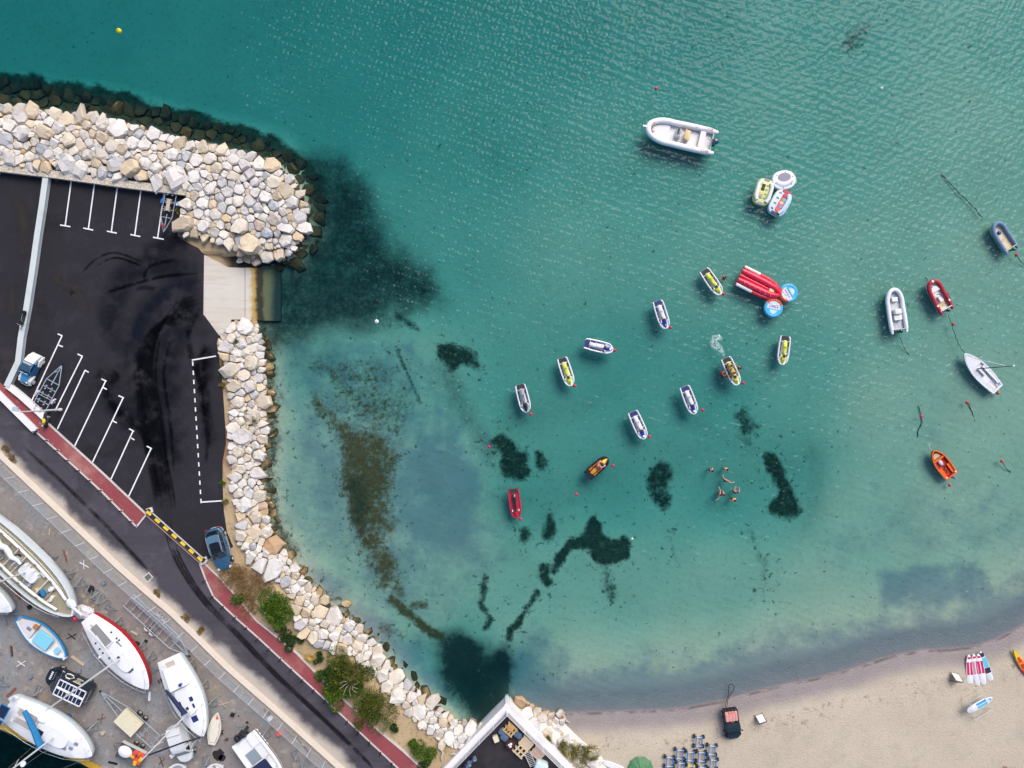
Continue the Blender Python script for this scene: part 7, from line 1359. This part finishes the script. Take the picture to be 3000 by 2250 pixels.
board('third white paddle board from the left with crimson pads', (2881,2006), (2864,1914), .72, zb+.09, crim(CRIM), group='paddle boards on the sand'); board('rightmost paddle board with black and cyan pads in the row', (2904,1997), (2871,1908), .70, zb+.01, [('deck_pad',-.02,.30,-.42,.42,CYAN),('nose_pad',.32,.46,-.30,.30,DKB),('tail_pad',-.20,-.03,-.44,.44,DKB)], group='paddle boards on the sand')
zr = hz(2875,2080); c, a, ln = axis((2833,2084), (2906,2043), zr+.9); t = thing('board_rack', 'pale metal rack of thin poles holding one paddle board', 'rack', (c.x, c.y, zr), a); PALE = mat('pale_pole', (.56,.54,.51), .5)
for x in (-.9,.9):
    for y in (-1.25,1.25): obj('upright', MB().cyl((x,y*.9-.3,0), (x,y*.5-.3,1.25), .022, 6), PALE, t)
    for z in (.35,.8,1.2): obj('arm', MB().cyl((x,-1.5,z), (x,.9,z), .018, 6), PALE, t)
for y, z in ((-1.5,.35),(-1.2,.8),(-.9,1.2),(.9,1.2),(.8,.35),(-1.7,.05)): obj('cross_bar', MB().cyl((-.95,y,z), (.95,y,z), .018, 6), PALE, t)
board('white and blue paddle board lying across the pale metal rack', (2833,2084), (2906,2043), .72, zr+.86, [('deck_pad',-.12,.25,-.40,-.05,CYAN),('deck_pad',-.12,.25,.05,.40,mat('azure_pad', (.05,.30,.55), .6)),('nose_badge',.36,.44,-.2,.2,CYAN)])
board('white surfboard lying at the bottom edge left of the trolleys', (1830,2256), (1762,2229), .62, hz(1795,2240)+.02, [('nose_badge',.38,.42,-.06,.06,GREYV)], 'surfboard', 'surfboard')
# kayak
zb = hz(2995,1950); c, a, ln = axis((3020,1992), (2970,1905), zb+.25); t = thing('kayak', 'yellow and red sit-on kayak at the right edge of the beach', 'kayak', (c.x, c.y, zb), a); pr = [(-.5,.03),(-.4,.3),(-.2,.46),(0,.5),(.2,.44),(.38,.27),(.47,.1),(.5,.03)]
def kpart(n_, x0, x1, m):
    q = [(x, w) for x, w in [(x0+(x1-x0)*k/6, np.interp(x0+(x1-x0)*k/6, [p[0] for p in pr], [p[1] for p in pr])) for k in range(7)]]; obj(n_, MB().loft([[(x*ln,-w*.75*.7,.02),(x*ln,w*.75*.7,.02),(x*ln,w*.75,.2),(x*ln,w*.6,.30),(x*ln,-w*.6,.30),(x*ln,-w*.75,.2)] for x, w in q]), m, t, smooth=True)
kpart('bow', .18, .5, mat('kayak_yellow', (.68,.46,.01), .4)); kpart('middle', -.12, .18, mat('kayak_orange', (.66,.20,.02), .4)); kpart('stern', -.5, -.12, mat('kayak_red', (.56,.03,.03), .4)); obj('seat', MB().rbox((-.1,0,.32), (.5,.36,.08), .1), ORR, t); obj('footwell', MB().rbox((.65,0,.31), (.6,.3,.04), .08), mat('kayak_red', (.56,.03,.03), .4), t)
# signs
def sign(label, x, y, rz):
    z = hz(x, y); t = thing('sandwich_board', label, 'sign', W(x, y, z), rz)
    for s in (-1, 1):
        obj('panel', MB().loft([[(-.36,s*.42,.15),(.36,s*.42,.15),(.36,s*.40,.15),(-.36,s*.40,.15)],[(-.36,s*.06,1.0),(.36,s*.06,1.0),(.36,s*.04,1.0),(-.36,s*.04,1.0)]]), INK if s > 0 else mat('brown_board', (.18,.10,.07), .8), t)
        for x_ in (-.38,.38): obj('leg', MB().bar((x_,s*.46,0), (x_,s*.04,1.05), .05), mat('dark_wood', (.10,.05,.035), .8), t)
sign('white sandwich board sign on the sand beside the pickup', 2226, 2104, .35); sign('white sandwich board sign left of the paddle boards', 2793, 1984, -.2)
# jet ski trolleys
TB = mat('trolley_blue', (.01,.15,.46), .4); TW_ = mat('trolley_crossbar', (.55,.58,.62), .4); TY = mat('trolley_yellow', (.62,.50,.02), .4); tro0 = {}
def trolley(label, x, y, m):
    z = hz(x, min(y, 2300)); loc = W(x, y, z); key = m.name
    if key not in tro0:
        t = thing('launching_trolley', label, 'trolley', loc, math.radians(86), 'jet ski launching trolleys on the sand')
        for s in (-1, 1): obj('side_rail', MB().bar((-.62,s*.3,.36), (.62,s*.3,.36), .09), m, t)
        for q in (-.42,.46): obj('cross_bar', MB().cyl((q,-.42,.36), (q,.42,.36), .035, 6), TW_, t)
        for q in (-.46,.50):
            for s in (-1, 1): wheel(t, q, s*.47, .20, .2, None, .4)
        tro0[key] = t
    else: dup(tro0[key], loc, math.radians(86), label)
for x, y, s in ((2045,2169,'standing highest, ahead of the others'),(1989,2206,'second from the left, in the upper row'),(2020,2212,'third from the left, above the yellow one'),(2052,2213,'below the one standing highest'),(2083,2194,'uppermost in the right column'),(1959,2228,'farthest left'),(1992,2244,'second from the left at the bottom edge'),(2053,2256,'right of the yellow one at the bottom edge'),(2086,2235,'lower in the right column')):
    trolley('blue launching trolley '+s, x, y, TB)
trolley('yellow launching trolley at the bottom edge among blue ones', 2022, 2252, TY)
# green tarpaulin
mbb = MB(); N = 28; zz = hz(1876,2250)
V = [(0,0,.75)]+[(r_*math.cos(k*6.283/N)*(1+.05*math.sin(k*3)), r_*math.sin(k*6.283/N)*(1+.05*math.cos(k*4)), h_+.05*math.sin(k*2.6)) for r_, h_ in ((.45,.6),(.9,.42),(1.2,.15),(1.32,.02)) for k in range(N)]
F = [(0,1+k,1+(k+1) % N) for k in range(N)]+[(1+q*N+k,1+(q+1)*N+k,1+(q+1)*N+(k+1) % N,1+q*N+(k+1) % N) for q in range(3) for k in range(N)]
obj('green_tarpaulin', mbb.add(V, F), mat('green_tarp', (.075,.19,.09), .7, var=.3, scale=5, bump=.3), smooth=True, label='round green tarpaulin over a heap at the bottom edge', cat='tarpaulin', loc=W(1876,2253,zz))
# ------------------------------------------------------------------ people
SKIN = [mat('skin_light', (.56,.27,.20), .55, var=.06), mat('skin_tan', (.40,.17,.10), .55, var=.06), mat('skin_pink', (.60,.25,.21), .55, var=.06)]; HAIR = [mat('hair_dark', (.012,.008,.006), .6), mat('hair_brown', (.05,.022,.012), .6), mat('hair_fair', (.30,.20,.10), .6)]
def skin_mesh(nodes, edges, root=0, sub=1):
    me = bpy.data.meshes.new('figure'); me.from_pydata([n[:3] for n in nodes], edges, []); o = bpy.data.objects.new('figure', me); COL.objects.link(o); me.skin_vertices.new() if hasattr(me.skin_vertices, 'new') and not me.skin_vertices else None
    md = o.modifiers.new('skin', 'SKIN'); md.use_smooth_shade = True
    if not me.skin_vertices:
        bpy.context.view_layer.objects.active = o; o.select_set(True); bpy.ops.mesh.customdata_skin_add() if bpy.ops.mesh.customdata_skin_add.poll() else None
    sv = me.skin_vertices[0].data
    for i, n in enumerate(nodes): r = n[3]; sv[i].radius = (r, r) if not isinstance(r, tuple) else r; sv[i].use_root = i == root
    s = o.modifiers.new('sub', 'SUBSURF'); s.levels = sub; s.render_levels = sub
    out = bpy.data.meshes.new_from_object(o.evaluated_get(bpy.context.evaluated_depsgraph_get())); bpy.data.objects.remove(o); return out
POSES = {   # left/right elbow, hand, knee, foot; metres from the pelvis, facing +x
 'stand': dict(lean=0.0, el=((.05,.28,.22),(.18,.30,.02)), er=((.0,-.30,.22),(.05,-.34,-.04)), kl=((.05,.10,-.42),(-.02,.11,-.86)), kr=((.0,-.10,-.42),(-.05,-.11,-.86))),
 'reach': dict(lean=.12, el=((.30,.26,.40),(.55,.16,.38)), er=((.28,-.30,.38),(.52,-.24,.36)), kl=((.06,.10,-.42),(-.04,.11,-.85)), kr=((-.02,-.10,-.42),(-.1,-.11,-.85))),
 'spread': dict(lean=.05, el=((.10,.42,.42),(.30,.62,.44)), er=((.06,-.44,.42),(.26,-.66,.44)), kl=((.08,.12,-.42),(0,.13,-.86)), kr=((.02,-.12,-.42),(-.06,-.13,-.86))),
 'ride': dict(lean=.22, el=((.40,.28,.34),(.66,.30,.26)), er=((.40,-.28,.34),(.66,-.30,.26)), kl=((.38,.26,-.02),(.30,.34,-.38)), kr=((.38,-.26,-.02),(.30,-.34,-.38))),
 'pillion': dict(lean=.1, el=((.22,.26,.26),(.42,.16,.16)), er=((.22,-.26,.26),(.42,-.16,.16)), kl=((.36,.27,-.03),(.26,.35,-.38)), kr=((.36,-.27,-.03),(.26,-.35,-.38)))}
def person(label, loc, rz, pose, skin, hair, top=None, bottom=None, vest=None, scale=1.0):
    q = POSES[pose]; ln = q['lean']; t = thing('person', label, 'person', loc, rz); t.scale = (scale,)*3
    N = [(0,0,0,.14),(ln*.35,0,.18,.13),(ln*.75,0,.38,.155),(ln*.95,0,.49,.09),(ln*1.05,0,.56,.055),(ln*1.15,0,.63,.075),(ln*1.2+.01,0,.72,.098),(ln*1.2,0,.80,.085)]; E = [(0,1),(1,2),(2,3),(3,4),(4,5),(5,6),(6,7)]
    for s, arm, leg in ((1, q['el'], q['kl']), (-1, q['er'], q['kr'])):
        b = len(N); sh = (ln*.88, s*.19, .44, .065); el, ha = arm; N += [sh, (*el, .043), (*ha, .03)]; E += [(3,b),(b,b+1),(b+1,b+2)]; d = (Vector(ha)-Vector(el)).normalized(); sd = d.cross(Vector((0,0,1))).normalized()
        for k, (o_, l_) in enumerate(((-.045,.055),(-.025,.10),(-.005,.11),(.015,.10),(.03,.08))): b2 = len(N); p = Vector(ha)+d*(.045 if k else .0)+sd*o_*(1 if k else 1.3); N += [(*p, .012), (*(p+d*l_*(.6 if k else .3)+sd*o_*.6+Vector((0,0,-.02))), .009)]; E += [(b+2,b2),(b2,b2+1)]
        b = len(N); kn, ft = leg; N += [(-.01,s*.095,-.06,.095), (*kn, .062), (*ft, .042), (ft[0]+.16, ft[1]+s*.02, ft[2]-.04, .032)]; E += [(0,b),(b,b+1),(b+1,b+2),(b+2,b+3)]
    body = obj('body', skin_mesh(N, E), skin, t, smooth='all'); hx = ln*1.2
    obj('hair', MB().ball((hx-.025,0,.775), (.115,.105,.115), 12, 8), hair, t, smooth=True); fc = obj('face', MB().ball((hx+.085,0,.705), (.025,.018,.025), 8, 6).ball((hx+.06,.092,.72), (.02,.015,.03), 6, 5).ball((hx+.06,-.092,.72), (.02,.015,.03), 6, 5), skin, t, smooth=True)
    for s in (-1, 1): obj('eye', MB().ball((hx+.09,s*.035,.735), .012, 6, 5), BLKG, fc)
    obj('mouth', MB().box((hx+.092,0,.665), (.012,.045,.01)), mat('lips', (.35,.08,.07), .5), fc)
    if bottom: obj('swimwear', MB().loft([[((-.01)+.155*math.cos(a), .165*math.sin(a), z) for a in [k*.524 for k in range(12)]] for z in (-.13,-.02,.07)]), bottom, t, smooth=True)
    if top: obj('top', MB().loft([[(ln*z*1.9+r*.82*math.cos(a), r*1.12*math.sin(a), z) for a in [k*.524 for k in range(12)]] for z, r in ((.12,.15),(.25,.17),(.40,.185),(.475,.12))]), top, t, smooth=True)
    if vest: obj('life_vest', MB().loft([[(ln*z*1.9+r*.86*math.cos(a), r*1.12*math.sin(a), z) for a in [k*.524 for k in range(12)]] for z, r in ((.10,.17),(.25,.20),(.42,.205),(.50,.12))]), vest, t, smooth=True)
    return t
RSW = mat('red_swimwear', (.40,.02,.08), .7); NSW = mat('navy_swimwear', (.015,.02,.06), .7); YSW = mat('yellow_vest', (.60,.36,.03), .7); RV = mat('red_vest', (.50,.05,.03), .7)
def swimmer(label, x, y, rz, pose, sk, hr, top=None, bottom=NSW, depth=-.28, vest=None): person(label, W(x, y, depth), math.radians(rz), pose, SKIN[sk], HAIR[hr], top, bottom, vest)
swimmer('dark-haired swimmer farthest left in the group', 2081, 1377, 150, 'stand', 2, 0); swimmer('swimmer in orange-yellow vest at the top of the group', 2125, 1374, 240, 'stand', 0, 0, None, NSW, -.28, YSW); swimmer('fair swimmer in pink top in the middle of the group', 2126, 1408, 60, 'spread', 2, 2, RSW)
swimmer('pale swimmer with raised arm lower left in the group', 2107, 1447, 170, 'spread', 2, 1); swimmer('dark-haired swimmer close beside the pale one', 2117, 1446, 20, 'stand', 0, 0, NSW); swimmer('swimmer in crimson top stretching both arms, right in the group', 2154, 1442, 80, 'reach', 2, 1, RSW, RSW); swimmer('swimmer in orange vest lowest in the group', 2147, 1463, 130, 'stand', 0, 0, None, NSW, -.28, YSW)
swimmer('swimmer in red top beside the jet ski numbered 2', 2123, 814, 200, 'reach', 1, 1, RSW, RSW)
_, ja, _ = axis((2126,1048), (2162,1128), .35)
def on_ski(label, p0, p1, f, pose, sk, hr, top, bottom, vest=None, h=.70):
    c, a, ln = axis(p0, p1, h); d = Vector((math.cos(a), math.sin(a), 0)); q = c+d*ln*f; person(label, (q.x, q.y, h), a, pose, SKIN[sk], HAIR[hr], top, bottom, vest)
on_ski('front rider in yellow vest on the jet ski numbered 4', (2126,1048), (2162,1128), -.02, 'ride', 1, 1, None, NSW, YSW); on_ski('rear rider in yellow vest on the jet ski numbered 4', (2126,1048), (2162,1128), -.24, 'pillion', 0, 1, None, NSW, YSW); on_ski('rider with pale cap and pink skin on the black jet ski', (1721,1396), (1781,1342), .0, 'ride', 2, 2, None, RSW)
swimmer('person in the water holding the left side of the ridden jet ski', 2113, 1092, -15, 'reach', 2, 1, RV, RSW, -.12); swimmer('second person in red in the water beside the left helper', 2119, 1103, 10, 'reach', 1, 0, RV, RSW, -.15); swimmer('person in black wetsuit at the right side of the ridden jet ski', 2166, 1078, 200, 'reach', 1, 0, mat('black_wetsuit', (.012,.012,.014), .6), mat('black_wetsuit', (.012,.012,.014), .6), -.1)
zp = hz(2945,2240); person('person in dark jacket and white trousers at the bottom right corner', W(2944,2246,zp)+Vector((0,0,.92)), math.radians(100), 'reach', SKIN[1], HAIR[1], mat('dark_blue_jacket', (.02,.035,.06), .8), mat('white_trousers', (.62,.62,.64), .8))
